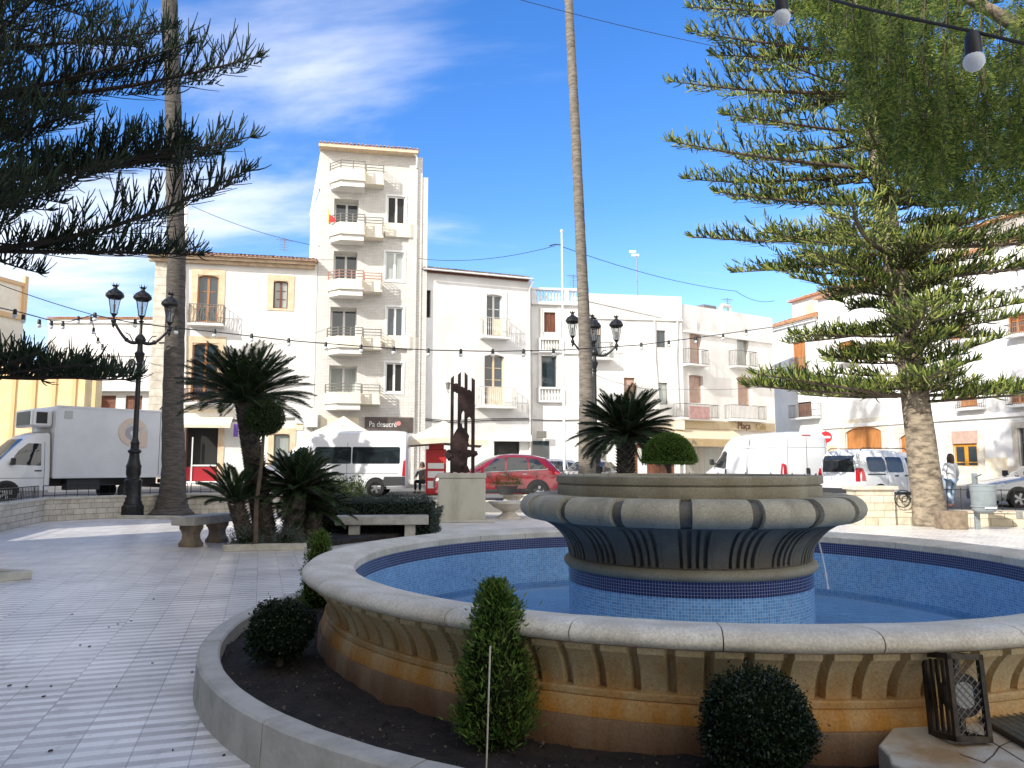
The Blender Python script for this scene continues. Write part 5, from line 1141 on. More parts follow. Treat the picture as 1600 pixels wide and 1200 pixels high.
# refrigerated lorry
t = thing('lorry', 'white refrigerated box lorry parked behind the low wall at the left', 'lorry', (-18.2, 26.06, .34), R(50))
st = [(0,.45,.7,.9,.80,.72,0),(.06,.35,.9,1.15,.95,.84,.01),(.3,.33,1.1,1.36,1.0,.88,.02),(.55,.33,1.15,1.5,1.0,.86,.02),(.95,.33,1.2,1.95,1.0,.84,.03),(1.3,.33,1.2,2.30,1.0,.82,.03),(1.6,.33,1.2,2.42,1.0,.82,.03),(2.0,.33,1.2,2.46,1.0,.83,.03),(2.03,.35,1.2,2.44,.99,.82,.03)]
cc = Car('cab_tmp', '', '', (0,0,0), 0, st, M_carw); bpy.data.objects.remove(cc.t); cc.t = t; cc.body.parent = t; cc.body.name = 'cab'
cc.L = 2.03
cc.both('door_window', M_carglass, [(.78,1.32),(1.75,1.28),(1.75,2.05),(1.35,2.05),(1.05,1.78)]); cc.both('door_seam', M_trim, [(1.85,.5),(1.865,.5),(1.865,2.1),(1.85,2.1)], off=.004); cc.both('handle', M_black, rounded(1.55,1.08,1.78,1.13,.02))
cc.panel('windscreen', M_carglass, [(-.8,1.46),(.8,1.46),(.74,2.20),(-.74,2.20)], axis='x', sign=-1); cc.both('headlight', M_headl, [(.08,.85),(.4,1.0),(.4,1.12),(.1,1.05)])
cc.both('body_seam', M_trim, [(.5,.85),(1.85,.85),(1.85,.865),(.5,.865)], off=.004)
cc.mirror(.85, 1.3, 1.0, M_black)
bx = MB(); bx.box(2.10,-1.1,.86,6.05,1.1,3.38); box_ = bx.build('cargo_box', mat('box_panel_white', (0.70,0.70,0.70), (0.76,0.76,0.76), 1.2, .45), t, bevel=.025)
tr_ = MB()
for (y0, y1) in ((-1.115,-1.09), (1.09,1.115)):
    tr_.box(2.09,y0,.84,6.06,y1,.92); tr_.box(2.09,y0,3.33,6.06,y1,3.40); tr_.box(2.08,y0,.92,2.17,y1,3.33); tr_.box(5.86,y0,.92,6.06,y1,3.33)
tr_.build('edge_trim', M_carw, box_)
MB().box(5.78,-1.108,.92,5.795,-1.09,3.33).build('door_seam', M_trim, box_)
la = MB(); la.box(5.9,-1.13,2.75,6.0,-1.10,3.1); la.build('hinge', M_greyiron, box_, bevel=.01)
un = MB(); un.box(1.42,-.85,2.62,2.085,.85,3.26); uo = un.build('cooling_unit', M_carw, t, bevel=.09, segs=3); gg = MB()
for k in range(8): gg.box(1.405,-.62,2.74+k*.052,1.425,.62,2.765+k*.052)
gg.box(1.41,-.66,2.70,1.418,.66,3.18); gg.build('grille', M_black, uo)
for k in range(8): pass
MB().box(1.55,-.862,2.75,1.9,-.845,3.15).build('side_vent', M_black, uo, bevel=.01)
lg = MB(); lg.M = Matrix.Translation((4.75,-1.118,2.55)) @ Matrix.Rotation(R(90), 4, 'X')
lg.lathe([(.30,0),(.52,0),(.52,.008),(.30,.008)], 32, a0=R(20), a1=R(330)); lo_ = lg.build('round_logo', mat('logo_tan', (0.70,0.56,0.44), rough=.5), box_)
MB().box(5.02,-1.127,1.98,5.30,-1.12,2.62).build('logo_bar', MATS['logo_tan'], box_)
lg = MB(); lg.M = Matrix.Translation((4.75,-1.119,2.5)) @ Matrix.Rotation(R(90), 4, 'X'); lg.lathe([(.10,0),(.27,0),(.27,.008),(.10,.008)], 24, a0=R(20), a1=R(260)); lg.build('logo_curl', mat('logo_grey', (0.38,0.36,0.40), rough=.5), box_)
sm = MB(); sm.box(2.35,-1.12,2.95,2.62,-1.112,3.22); sm.build('sticker', mat('sticker_grey', (0.5,0.5,0.48), rough=.5), box_)
ch_ = MB(); ch_.box(2.0,-.5,.55,6.0,.5,.84); ch_.box(2.6,-1.0,.42,3.7,-.55,.8); ch_.box(5.9,-1.05,.45,6.0,1.05,.6); ch_.build('chassis', M_trim, t)
for y in (-.95, .62): MB().box(5.99,y,.62,6.04,y+.33,.78).build('tail_light', M_redlamp, t, bevel=.01)
cc.wheel(.72, .36, 1.0)
cc.wheel(4.75, .36, 1.02, arch=False)

# ================= WALLS, RAILINGS =================
def stone_wall(name, label, pts, h, th=.35, m=M_ashlar, capm=M_kerb, z0=-.02):
    t = thing(name, label, 'wall', (0,0,0))
    mb = MB(); cp = MB()
    for i, (a, b_) in enumerate(zip(pts[:-1], pts[1:])):
        A, B = Vector((*a, 0)), Vector((*b_, 0)); d = (B-A).normalized(); n_ = Vector((-d.y, d.x, 0)); e = d*.0
        q = [A, B, B+n_*th, A+n_*th]; mb.prism([(p.x, p.y) for p in q], z0, h-.07)
        q = [A-n_*.04-d*.02, B-n_*.04+d*.02, B+n_*(th+.04)+d*.02, A+n_*(th+.04)-d*.02]; cp.prism([(p.x, p.y) for p in q], h-.068, h+.003*i)
    mb.build('masonry', m, t); cp.build('capping', capm, t, bevel=.015); return t
def railing(name, label, pts, z, h=.36, step=.13, off=.18, curl=True, sec=.009, knob=False):
    t = thing(name, label, 'railing', (0,0,0)); mb = MB()
    for a, b_ in zip(pts[:-1], pts[1:]):
        A, B = Vector((*a, z)), Vector((*b_, z)); d = (B-A).normalized(); n_ = Vector((-d.y, d.x, 0)); A = A+n_*off; B = B+n_*off; L_ = (B-A).length; k = int(L_/step)
        mb.tube([A+Vector((0,0,h)), B+Vector((0,0,h))], .014, 6); mb.tube([A+Vector((0,0,.06)), B+Vector((0,0,.06))], .012, 6)
        for i in range(k+1):
            p = A+d*(L_*i/k); mb.tube([p, p+Vector((0,0,h+(.03 if knob else 0)))], sec*(1.7 if i % 8 == 0 else 1), 5)
            if knob and i % 2 == 0: mb.sphere((p.x, p.y, z+h+.04), .018, 6, 4)
    mb.build('bars', M_iron, t); return t
stone_wall('stone_wall', 'low wall of pale limestone blocks turning the corner at the far left', [(-11.2,14.2),(-13.62,22.63),(-10.8,26.0),(-6.9,27.0)], .69)
railing('iron_railing', 'black iron railing on top of the left corner wall', [(-11.2,14.2),(-13.62,22.63)], .69, .34, .13)
railing('iron_railing', 'black iron railing on the low wall in front of the lorry', [(-13.62,22.63),(-10.8,26.0),(-6.9,27.0)], .69, .34, .30)
ds = MB(); p = at(26, 775, 21.6)
stone_wall('stone_wall', 'low stone wall behind the hedge between cluster and plinth', [(-3.9,27.2),(-.6,27.2)], .42)
stone_wall('stone_wall', 'low stone wall right behind the stone bowl planter', [(-.3,27.3),(3.4,26.6)], .62)
w2 = stone_wall('stone_wall', 'warm sunlit low stone wall behind the conifer trunk at right', [(10.2,21.6),(12.9,20.9),(24.0,17.6)], .41, .35, M_ashlar2, M_ashlar2)
pr = MB(); pr.box(9.45,21.3,-.02,10.5,21.9,.95); po = pr.build('end_pier', M_ashlar2, w2); MB().box(9.36,21.22,.953,10.6,22.0,1.06).build('pier_cap', M_stone, po, bevel=.02)
MB().box(10.52,21.42,-.02,11.05,21.85,.72).build('step_block', M_ashlar2, w2, bevel=.01); MB().box(10.5,21.4,.722,11.1,21.9,.80).build('step_cap', M_stone, w2, bevel=.01)
rl = railing('iron_railing', 'black iron railing with small knobs along the sunlit wall at right', [(11.6,21.25),(12.9,20.9),(24.0,17.6)], .41, .55, .30, knob=True)
sc = MB(); c0 = at(1411, 780, 21.3)
for (rr_, cx, cz) in ((.26, 0, 0), (.13, .02, .04)):
    sc.tube([(c0.x+cx+rr_*math.cos(a)*(1-a/30), c0.y, c0.z+cz+rr_*math.sin(a)*(1-a/30)) for a in [k*.35 for k in range(22)]], .014, 6)
sc.build('scroll', M_iron, rl)

# ================= BENCHES, BINS, PLANTER, PLINTH =================
def bench(label, loc, rot, L, W, H, th, m1, m2, carved=False, group='stone benches'):
    t = thing('stone_bench', label, 'bench', loc, rot, group)
    MB().box(-L/2,-W/2,H-th,L/2,W/2,H).build('seat', m1, t, bevel=.02)
    for sx in (-1, 1):
        x = sx*L*.30; q = MB()
        if carved:
            prof = [(-.20,0),(.20,0),(.20,.07),(.165,.10),(.13,.16),(.12,.24),(.15,.31),(.19,.35),(.19,H-th-.002),(-.19,H-th-.002),(-.19,.35),(-.15,.31),(-.12,.24),(-.13,.16),(-.165,.10),(-.20,.07)]
            q.prism(prof, x-.13, x+.13, 'x')
        else: q.box(x-.12,-W*.36,0,x+.12,W*.36,H-th-.002)
        q.build('leg', m2, t, bevel=.012)
    return t
bench('short stone bench on carved brown legs in front of the left palm trunk', (-6.35,16.1,0), R(78), 1.5, .52, .60, .17, M_benchst, M_brownst, True)
bench('long pale stone bench in front of the clipped hedge', (-2.92,17.55,0), R(7), 2.06, .5, .50, .20, M_benchst, M_benchst)
bench('grey stone bench at the right edge beyond the fountain rim', (14.4,19.3,0), R(-14), 3.2, .5, .47, .20, M_benchst, M_brownst)
pb = MB(); p = at(1493, 815, 20.0); pb.box(p.x-.42,p.y-.2,0,p.x+.22,p.y+.25,.46); tag(pb.build('stone_block', M_brownst, bevel=.02), 'square brown stone block beside the conifer trunk, under the railing', 'stone block')
def bin_(label, px, ytop, ybot, Y, wpx, m, group='litter bins'):
    b = at(px, ytop, Y); zb = at(px, ybot, Y).z; r = wpx/2/1200*Y; t = thing('litter_bin', label, 'litter bin', (b.x, b.y, 0), 0, group); z1 = b.z
    MB().lathe([(0,zb-.03),(r*.55,zb-.03),(r*.86,zb+.02),(r*.93,zb+.06),(r,z1-.05),(r*1.04,z1-.045),(r*1.04,z1),(r*.96,z1),(r*.92,zb+.1),(0,zb+.1)], 24).build('bin_body', m, t)
    MB().box(-r*.15,r*1.06,0,r*.15+.04,r*1.06+.07,z1+.28).build('post', m, t, bevel=.008)
    bn = MB()
    for zz in (z1-.16, zb+.13): bn.lathe([(r*1.005,zz),(r*1.02,zz+.005),(r*1.02,zz+.035),(r*1.0,zz+.04)], 24)
    bn.build('band', m, t); MB().box(-r*.5,-r*1.03,zb+.10,r*.5,-r*.95,zb+.13).build('plate', M_whitepvc, t); MB().tube([(0,r*1.0,z1),(0,r*1.0,z1+.18),(0,0,z1+.26)], .02, 6).build('bracket', m, t)
M_bindk = mat('dark_green_bin', (0.015,0.022,0.02), rough=.45); M_bingr = mat('grey_bin', (0.20,0.235,0.245), (0.25,0.28,0.285), 6, .45)
bin_('dark green round litter bin on a post beside the hedge', 494, 753, 798, 16.6, 27, M_bindk)
bin_('grey round litter bin hung on the sunlit railing at right', 1535, 757, 800, 19.6, 36, M_bingr)
# plinth and rusty sculpture
pl_ = thing('stone_plinth', 'square pale stone plinth carrying the rusty iron sculpture', 'plinth', (-1.50, 23.1, 0), R(4))
M_plst = mat('plinth_stone', (0.30,0.29,0.22), (0.47,0.455,0.38), 1.2, .85, .35, 14, lo=.3, hi=.55, stretch=(1.2,1.2,.5))
MB().box(-.69,-.6,0,.69,.6,1.25).build('shaft', M_plst, pl_, bevel=.02); MB().box(-.71,-.62,1.253,.71,.62,1.40).build('cap', M_plst, pl_, bevel=.02); MB().box(-.95,-.85,0.005,.95,.85,.06).build('foot_slab', M_kerb, pl_, bevel=.01)
M_rust = mat('rusted_iron', (0.014,0.008,0.007), (0.035,0.015,0.013), 7, .75, .5, 20, metal=.3)
sc = thing('iron_sculpture', 'tall dark rusty iron sculpture of four slanted bars with torn plates', 'sculpture', (-1.45, 23.0, 1.40), R(4))
s_ = 23.0/1200
def sx(px): return (px - 724) * s_
def sz(py): return (738 - py) * s_
for (pa, pb_, ya, yb) in ((703.5,708.5,591,586),(714.5,719.5,585,580),(725,730,580,586),(736,741.5,589,593)):
    MB().prism([(sx(pa),0),(sx(pb_),0),(sx(pb_),sz(yb)),(sx(pa),sz(ya))], -.07, .07, 'y').build('bar', M_rust, sc, bevel=.008)
plates = [[(706,599),(712,598),(719,601),(719,613),(714,614),(710,611),(706,612)],
          [(716,606),(721,603),(729,608),(730,646),(727,650),(724,641),(721,646),(720,656),(716,652),(716,628)],
          [(726,611),(732,608),(741,614),(741,640),(741,653),(736,655),(733,650),(730,653),(727,642)],
          [(715,668),(721,660),(723,668),(728,671),(733,681),(731,692),(730,702),(738,703),(738,712),(731,714),(730,724),(729,736),(705,736),(704,717),(700,715),(697,709),(700,703),(705,702),(706,690),(709,678)],
          [(705,728),(712,722),(730,726),(735,737),(704,737)]]
for k, poly in enumerate(plates):
    poly2 = []
    for (a, c), (a2, c2) in zip(poly, poly[1:] + poly[:1]):
        for q in range(3):
            u = q/3; poly2.append((sx(a+(a2-a)*u) + random.uniform(-.007,.007), sz(c+(c2-c)*u) + random.uniform(-.01,.01)))
    mb = MB(); y0 = -.055 - .012*k
    mb.prism(poly2, y0, y0 + .10, 'y'); mb.build('torn_plate', M_rust, sc, bevel=.006)
for (px, py, r_) in ((701,711,.11),(741,708,.09),(713,704,.10),(722,728,.11),(728,692,.08)):
    mb = MB(); mb.sphere((sx(px), -.05, sz(py)), r_, 14, 9, 1.25)
    mb.v = [(x+.07*noise.noise(Vector((x*11,y*11,z*11))), y*.8+.07*noise.noise(Vector((x*11+5,y*11,z*11))), z+.08*noise.noise(Vector((x*11,y*11+9,z*11)))) for x,y,z in mb.v]
    mb.sm = set(); mb.build('boss', M_rust, sc)
# stone bowl planters
def planter(label, px, ybase, Y, r, h, group=None):
    g = at(px, ybase, Y); t = thing('stone_planter', label, 'planter', (g.x, g.y, 0), 0, group)
    MB().lathe([(0,0),(r*.62,0),(r*.62,h*.10),(r*.50,h*.14),(r*.34,h*.28),(r*.32,h*.38),(r*.42,h*.46),(r*.78,h*.66),(r*.95,h*.86),(r*1.02,h*.88),(r*1.04,h*.99),(r*.98,h),(r*.88,h*.96),(0,h*.9)], 36).build('bowl', M_stone, t); return t, g
t_, g_ = planter('pale stone bowl planter standing between plinth and fountain', 795, 806, 24.2, .62, .52)
pot = thing('flower_pot', 'dark round pot with a low green shrub on the wall by the planter', 'potted plant', (g_.x-.1, 27.1, .62)); MB().lathe([(0,0),(.22,0),(.40,.28),(.42,.30),(.36,.29),(0,.26)], 24).build('pot', M_trim, pot)
# ================= VEGETATION =================
rng = np.random.default_rng(11)
def norm(a): return a / np.maximum(np.linalg.norm(a, axis=-1, keepdims=True), 1e-9)
def ropes(P, D, L, r0, bend=0.5, segs=3, sides=3, up=np.array([0, 0, 1.0]), tip=0.15, jit=0.0):
    """many tapered curved strands: starts P, directions D, lengths L, bending towards up"""
    N = len(P); D = norm(D); t = np.linspace(0, 1, segs + 1)
    dirs = norm(D[:, None, :] * (1 - t[None, :, None] * bend) + up * (t[None, :, None] * bend))
    step = (L / segs)[:, None, None] * dirs
    pts = P[:, None, :] + np.concatenate([np.zeros((N, 1, 3)), np.cumsum(step[:, :-1], axis=1)], axis=1)
    ref = norm(np.cross(dirs, np.array([0.31, 0.17, 0.93])) + 1e-6); b = np.cross(dirs, ref)
    rr = r0 * (1 - (1 - tip) * t ** 2.0); rr = (rr[None, :] * np.ones((N, 1)))
    if jit: rr = rr * (1 + jit * (rng.random((N, segs + 1)) - .5))
    V = []
    for k in range(sides):
        a = 2 * np.pi * k / sides; V.append(pts + (ref * np.cos(a) + b * np.sin(a)) * rr[..., None])
    V = np.stack(V, axis=2).reshape(-1, 3)         # index = n*(segs+1)*sides + s*sides + k
    base = (np.arange(N) * (segs + 1) * sides)[:, None, None]
    s = np.arange(segs)[None, :, None] * sides; k = np.arange(sides)[None, None, :]; k2 = (k + 1) % sides
    f = np.stack([base + s + k, base + s + k2, base + s + sides + k2, base + s + sides + k], axis=-1).reshape(-1, 4)
    return V, f
def join(parts):
    Vs, Fs, o = [], [], 0
    for V, f in parts: Vs.append(V); Fs.append(f + o); o += len(V)
    return np.concatenate(Vs), np.concatenate(Fs)
M_bark = mat('conifer_bark', (0.09,0.07,0.05), (0.33,0.27,0.19), 3.5, .9, .9, 12, stretch=(1,1,2.5), lo=.35, hi=.6)
M_barkd = mat('palm_bark', (0.055,0.048,0.04), (0.12,0.105,0.09), 4, .95, 1.0, 16, stretch=(1,1,5))
M_needle = leafmat('conifer_needles', [(0.025,0.055,0.02),(0.06,0.11,0.03),(0.17,0.24,0.05),(0.36,0.41,0.09),(0.55,0.56,0.16)], .6, .38)  # palest tones put sunlight into the needle colour
M_needled = leafmat('shaded_conifer_needles', [(0.006,0.013,0.008),(0.010,0.024,0.012),(0.018,0.036,0.015),(0.035,0.055,0.022)], .6, .12)  # same kind of needles with shade put into near-black colours
M_twig = mat('conifer_twig', (0.07,0.05,0.035), (0.12,0.09,0.06), 5, .9)
def araucaria_branch(p0, az, L, e, c, dens=1.0, rope_r=.022, wavy=.06, rl=1.0, upk=.62):
    """one whorl branch: wood strands and upward-combed foliage strands"""
    n = 14; t = np.linspace(0, 1, n); d = np.array([math.cos(az), math.sin(az), 0.0]); side = np.array([-d[1], d[0], 0.0])
    ph = rng.random() * 6
    axis = p0 + d * (L * t)[:, None] + np.array([0, 0, 1.0]) * (L * (e * t + c * t ** 2))[:, None] + side * (np.sin(t * 3 + ph) * wavy * L * t)[:, None]
    def A(s):
        s = np.clip(s, 0, 1) * (n - 1); i = np.minimum(s.astype(int), n - 2); f = (s - i)[:, None]; return axis[i] * (1 - f) + axis[i + 1] * f, norm(axis[i + 1] - axis[i])
    wood = []; leaf = []
    rad = np.linspace(max(.025, L * .013), .012, n)
    for i in range(n - 1): pass
    mb = MB(); mb.tube([tuple(p) for p in axis], list(rad), 5, cap=False)
    W = (np.array(mb.v), np.array(mb.f)); wood.append(W)
    # laterals
    s_ = np.arange(.10, 1.0, .24 / L / dens); s_ = s_ + rng.random(len(s_)) * .02
    bp, bd = A(s_); bp = np.repeat(bp, 2, 0); bd = np.repeat(bd, 2, 0); sg = np.tile([1.0, -1.0], len(s_)); ss = np.repeat(s_, 2)
    Ll = (0.30 + 0.85 * np.sin(np.clip(ss * 1.05, 0, 1) * np.pi) ** .8) * (0.65 + .6 * rng.random(len(ss))) * min(1.0, L / 4.5)
    keep = rng.random(len(ss)) > .14 + .25 * (ss < .25); bp, bd, sg, ss, Ll = bp[keep], bd[keep], sg[keep], ss[keep], Ll[keep]
    ld = norm(bd * .75 + side * sg[:, None] * .85 + np.array([0, 0, .12]) * (rng.random(len(ss)) * 2 - .4)[:, None])
    V, f = ropes(bp, ld, Ll, .011, .18, 4, 3, tip=.5); wood.append((V, f))
    # foliage strands along laterals and along the outer half of the axis
    P, D, LL = [], [], []
    for q in range(len(bp)):
        m = max(3, int(Ll[q] / .062 * dens)); u = (np.arange(m) + rng.random(m)) / m; u = .15 + .85 * u
        bend = .18; dd = norm(ld[q][None] * (1 - u[:, None] * bend) + np.array([0, 0, 1.0]) * u[:, None] * bend)
        pp = bp[q] + dd * (Ll[q] * u)[:, None]
        r_ = rng.normal(size=(m, 3)) * .42
        P.append(pp); D.append(norm(ld[q] * .55 + np.array([0, 0, upk]) + r_)); LL.append(rl * (.20 + .22 * rng.random(m)) * (1.1 - .45 * u))
    m = int(L * 16 * dens); u = .22 + .78 * rng.random(m); pp, pd = A(u)
    P.append(pp); D.append(norm(pd * .45 + np.array([0, 0, upk + .13]) + rng.normal(size=(m, 3)) * .26)); LL.append(rl * (.26 + .22 * rng.random(m)) * (1.12 - .6 * u))
    # a pointed tuft at the tip
    m = 12; pp, pd = A(np.full(m, .985)); P.append(pp); D.append(norm(pd + rng.normal(size=(m, 3)) * .28 + np.array([0, 0, .2]))); LL.append(.16 + .16 * rng.random(m))
    P, D, LL = np.concatenate(P), np.concatenate(D), np.concatenate(LL)
    leaf = ropes(P, D, LL, rope_r, .45, 3, 3, tip=.5, jit=.5)
    return wood, leaf
def araucaria(name, label, base, h, trunk_r, tiers, mneedle, lean=(0, 0), dens=1.0, rope_r=.022, cat='tree', rl=1.0, upk=.62, away=1.0, mtwig=None):
    """tiers: list of (z, n branches, length, elevation, curve, azimuth offset, [(az, L) overrides])"""
    t = thing(name, label, cat, base); tr = MB(); pts = []; rad = []
    for i in range(26):
        q = i / 25; pts.append((lean[0] * q + .06 * math.sin(q * 9), lean[1] * q + .05 * math.cos(q * 7), h * q)); rad.append(trunk_r * ((1 - q * .93) ** .9) + trunk_r * .12 * math.exp(-q * h / .3))
    tr.tube(pts, rad, 20); tr.v = [(x + .03 * noise.noise(Vector((x*5, y*5, z*2.2))), y + .03 * noise.noise(Vector((x*5+7, y*5, z*2.2))), z) for x, y, z in tr.v]
    tr.build('trunk', M_bark, t)
    wood, leaves = [], []
    def tp(z): q = z / h; return np.array([lean[0] * q, lean[1] * q, z])
    for (z, nb, L, e, c, a0, extra) in tiers:
        for k in range(nb):
            az = a0 + 2 * math.pi * k / nb + rng.normal() * .2; l_ = L * (.62 + .5 * rng.random()) * (away if math.sin(az) > .25 else 1.0)
            w, f = araucaria_branch(tp(z + rng.normal() * .2), az, l_, e + rng.normal() * .03, c, dens, rope_r, rl=rl, upk=upk); wood += w; leaves.append(f)
        for (az, l_, e2, c2) in extra:
            w, f = araucaria_branch(tp(z), az, l_, e2, c2, dens, rope_r, wavy=.02, rl=rl, upk=upk); wood += w; leaves.append(f)
    V, f = join(wood); npmesh('branches', V, f, mtwig or M_twig, t, smooth=True)
    V, f = join(leaves); npmesh('crown', V, f, mneedle, t); return t
# -- right conifer, sunlit
HR = 19.5
zt = lambda py, Y=20.9: at(1430, py, Y).z
tiers = []
for (py, nb, L, e, c, a0) in ((618,7,4.9,.03,.05,.1),(566,4,2.4,.0,.05,.9),(520,6,4.1,.0,.05,.3),(468,4,3.0,.02,.05,.0),(425,6,4.4,-.02,.05,.55),(372,6,5.8,-.03,.07,.1),(318,5,4.0,.0,.08,.4),(262,6,5.9,.0,.09,.0),(205,5,5.0,.02,.1,.5),(140,6,5.5,.03,.1,.2),(80,7,4.6,.05,.12,.6),(15,7,4.8,.06,.12,.1),(-60,6,4.2,.08,.12,.4),(-140,6,3.8,.1,.12,.0),(-230,6,3.2,.12,.12,.5),(-330,6,2.4,.15,.12,.2),(-430,5,1.5,.2,.1,.0)):
    z = zt(py)
    if z < HR:
        ex = [(R(-90 + rng.normal()*70), 1.4 + 1.4*rng.random(), .02 + .1*rng.random(), .08) for _ in range(4)]
        LX = {618:4.7, 372:5.5, 318:4.9, 262:6.2, 205:4.6, 140:5.7, 80:4.3, 15:4.9, 425:3.4}
        if py in LX: ex.append((R(180 + rng.normal()*8), LX[py], .0, .06)); ex.append((R(0 + rng.normal()*10), LX[py]*.85, .02, .06))
        tiers.append((z, nb, L, e, c, a0, ex))
        if py > 250: tiers.append((z + .55, 4, 1.9, .05, .1, rng.random()*6, []))
araucaria('conifer', 'sunlit layered conifer with bright green tiers and a pale mottled trunk at right', (11.3, 20.95, 0), HR, .42, tiers, M_needle, lean=(-1.6, .2), dens=.92, rope_r=.020, rl=.95)
# -- left conifer, shade put into its needle and twig colours; its trunk stands outside the frame
tiers = []; zl = lambda py, Y=13.5: at(0, py, Y).z
for (py, nb, L, e, c, a0) in ((590,5,2.4,-.02,.03,.3),(392,6,3.9,.0,.02,.25),(330,6,3.2,.05,.1,.8),(268,6,3.8,.02,.08,.1),(212,6,3.4,.02,.1,.6),(150,6,3.8,.05,.08,.3),(95,7,3.9,.05,.1,.0),(35,6,4.4,.06,.1,.5),(-40,6,4.2,.08,.1,.2),(-130,6,4.0,.1,.1,.6),(-230,6,3.4,.1,.1,.1),(-330,6,2.6,.12,.1,.4),(-430,6,1.6,.15,.1,0)):
    ex = []
    if py == 392: ex = [(R(4), 3.9, .0, .0), (R(-8), 5.1, .04, .20)]
    if py == 268: ex = [(R(0), 4.9, -.0, .13), (R(9), 4.0, .05, .10)]
    if py == 150: ex = [(R(2), 4.9, .0, .17), (R(-12), 4.0, .05, .1)]
    if py == 590: ex = [(R(-4), 2.9, .0, -.02), (R(-20), 2.7, .05, .0), (R(14), 2.7, .04, .0), (R(-35), 2.2, .1, .0)]
    tiers.append((zl(py), nb, L, e, c, a0, ex))
araucaria('conifer', 'dark layered conifer with upswept comb branches filling the upper left', (-9.6, 13.5, 0), 15.5, .36, tiers, M_needled, dens=1.02, rope_r=.0135, rl=1.25, upk=.95, away=.5, mtwig=mat('shaded_twig', (0.018,0.013,0.01), (0.03,0.024,0.018), 5, .9))

# -- tall palms
def palm(name, label, base, pts, rads, crown_r, n, mb_m):
    t = thing(name, label, 'palm tree', base); tr = MB()
    P = []; Rr = []; N = 90
    for i in range(N + 1):
        q = i / N * (len(pts) - 1); k = min(int(q), len(pts) - 2); f = q - k
        a, b_ = Vector(pts[k]), Vector(pts[k+1]); p = a.lerp(b_, f); P.append(p); Rr.append((rads[k] * (1 - f) + rads[k+1] * f) * (1 + .025 * math.sin(i * 2.4)))
    tr.tube(P, Rr, 18); tr.v = [(x + .012 * noise.noise(Vector((x*8, y*8, z*6))), y + .012 * noise.noise(Vector((x*8+7, y*8, z*6))), z) for x, y, z in tr.v]
    tr.build('trunk', mb_m, t)
    # fan fronds
    top = np.array(pts[-1]); V_, F_ = [], []
    mb = MB(); st = MB()
    for k in range(n):
        az = random.uniform(0, 6.28); el = random.uniform(-.9, 1.2); d = Vector((math.cos(az)*math.cos(el), math.sin(az)*math.cos(el), math.sin(el))); L = crown_r * random.uniform(.8, 1.1)
        p0 = Vector(top); p1 = p0 + d * L * .5 + Vector((0, 0, .05)); st.tube([p0, p1], [.025, .012], 4, cap=False)
        s_ = d.cross(Vector((0, 0, 1))).normalized(); u_ = s_.cross(d)
        for j in range(22):
            a = R(-80 + 160 * j / 21); dd = (d * math.cos(a) + s_ * math.sin(a)).normalized(); l2 = L * .55 * (.7 + .3 * math.cos(a)); w_ = dd.cross(u_).normalized() * .018
            e = p1 + dd * l2 * .7; e2 = p1 + dd * l2 + Vector((0, 0, -l2 * .35)); mb.add([p1, e + w_, e2, e - w_], [(0, 1, 2, 3)])
    mb.build('crown', leafmat('palm_leaf', [(0.02,0.035,0.012),(0.05,0.07,0.025),(0.12,0.10,0.05)], .6, .2), t); st.build('stalks', M_barkd, t); return t
b0 = atz(268, 806, 0)
palm('palm_tree', 'tall dark straight palm trunk beside the left street lamp', b0, [(0,0,0),(.0,0,.25),(.0,0,.7),(.0,0,1.5)] + [(at(cx_p, cy_p, b0.y).x - b0.x, 0, at(cx_p, cy_p, b0.y).z) for cx_p, cy_p in ((270,640),(274,500),(276,400),(273,300),(271,180),(268,90),(265,0),(262,-100),(260,-190))], [.76,.52,.42,.37,.33,.31,.29,.28,.27,.26,.26,.25,.24], 1.6, 40, M_barkd)
b1 = Vector((2.75, 28.0, .35)); P_ = []
for py in (735, 660, 560, 450, 330, 200, 80, -10, -95):
    c = {735:917, 660:917, 560:915, 450:910.5, 330:905, 200:899, 80:892.5, -10:888, -95:884}[py]; p = at(c, py, 28.0); P_.append((p.x - b1.x, 0, p.z - b1.z))
M_barkp = mat('pale_palm_bark', (0.11,0.095,0.075), (0.23,0.20,0.16), 3, .9, .9, 12, stretch=(1,1,6))
palm('palm_tree', 'very tall slender palm trunk rising behind the fountain bowl', b1, [(P_[0][0],0,0)] + P_, [.34,.32,.29,.24,.21,.19,.18,.17,.16,.16], 1.5, 40, M_barkp)

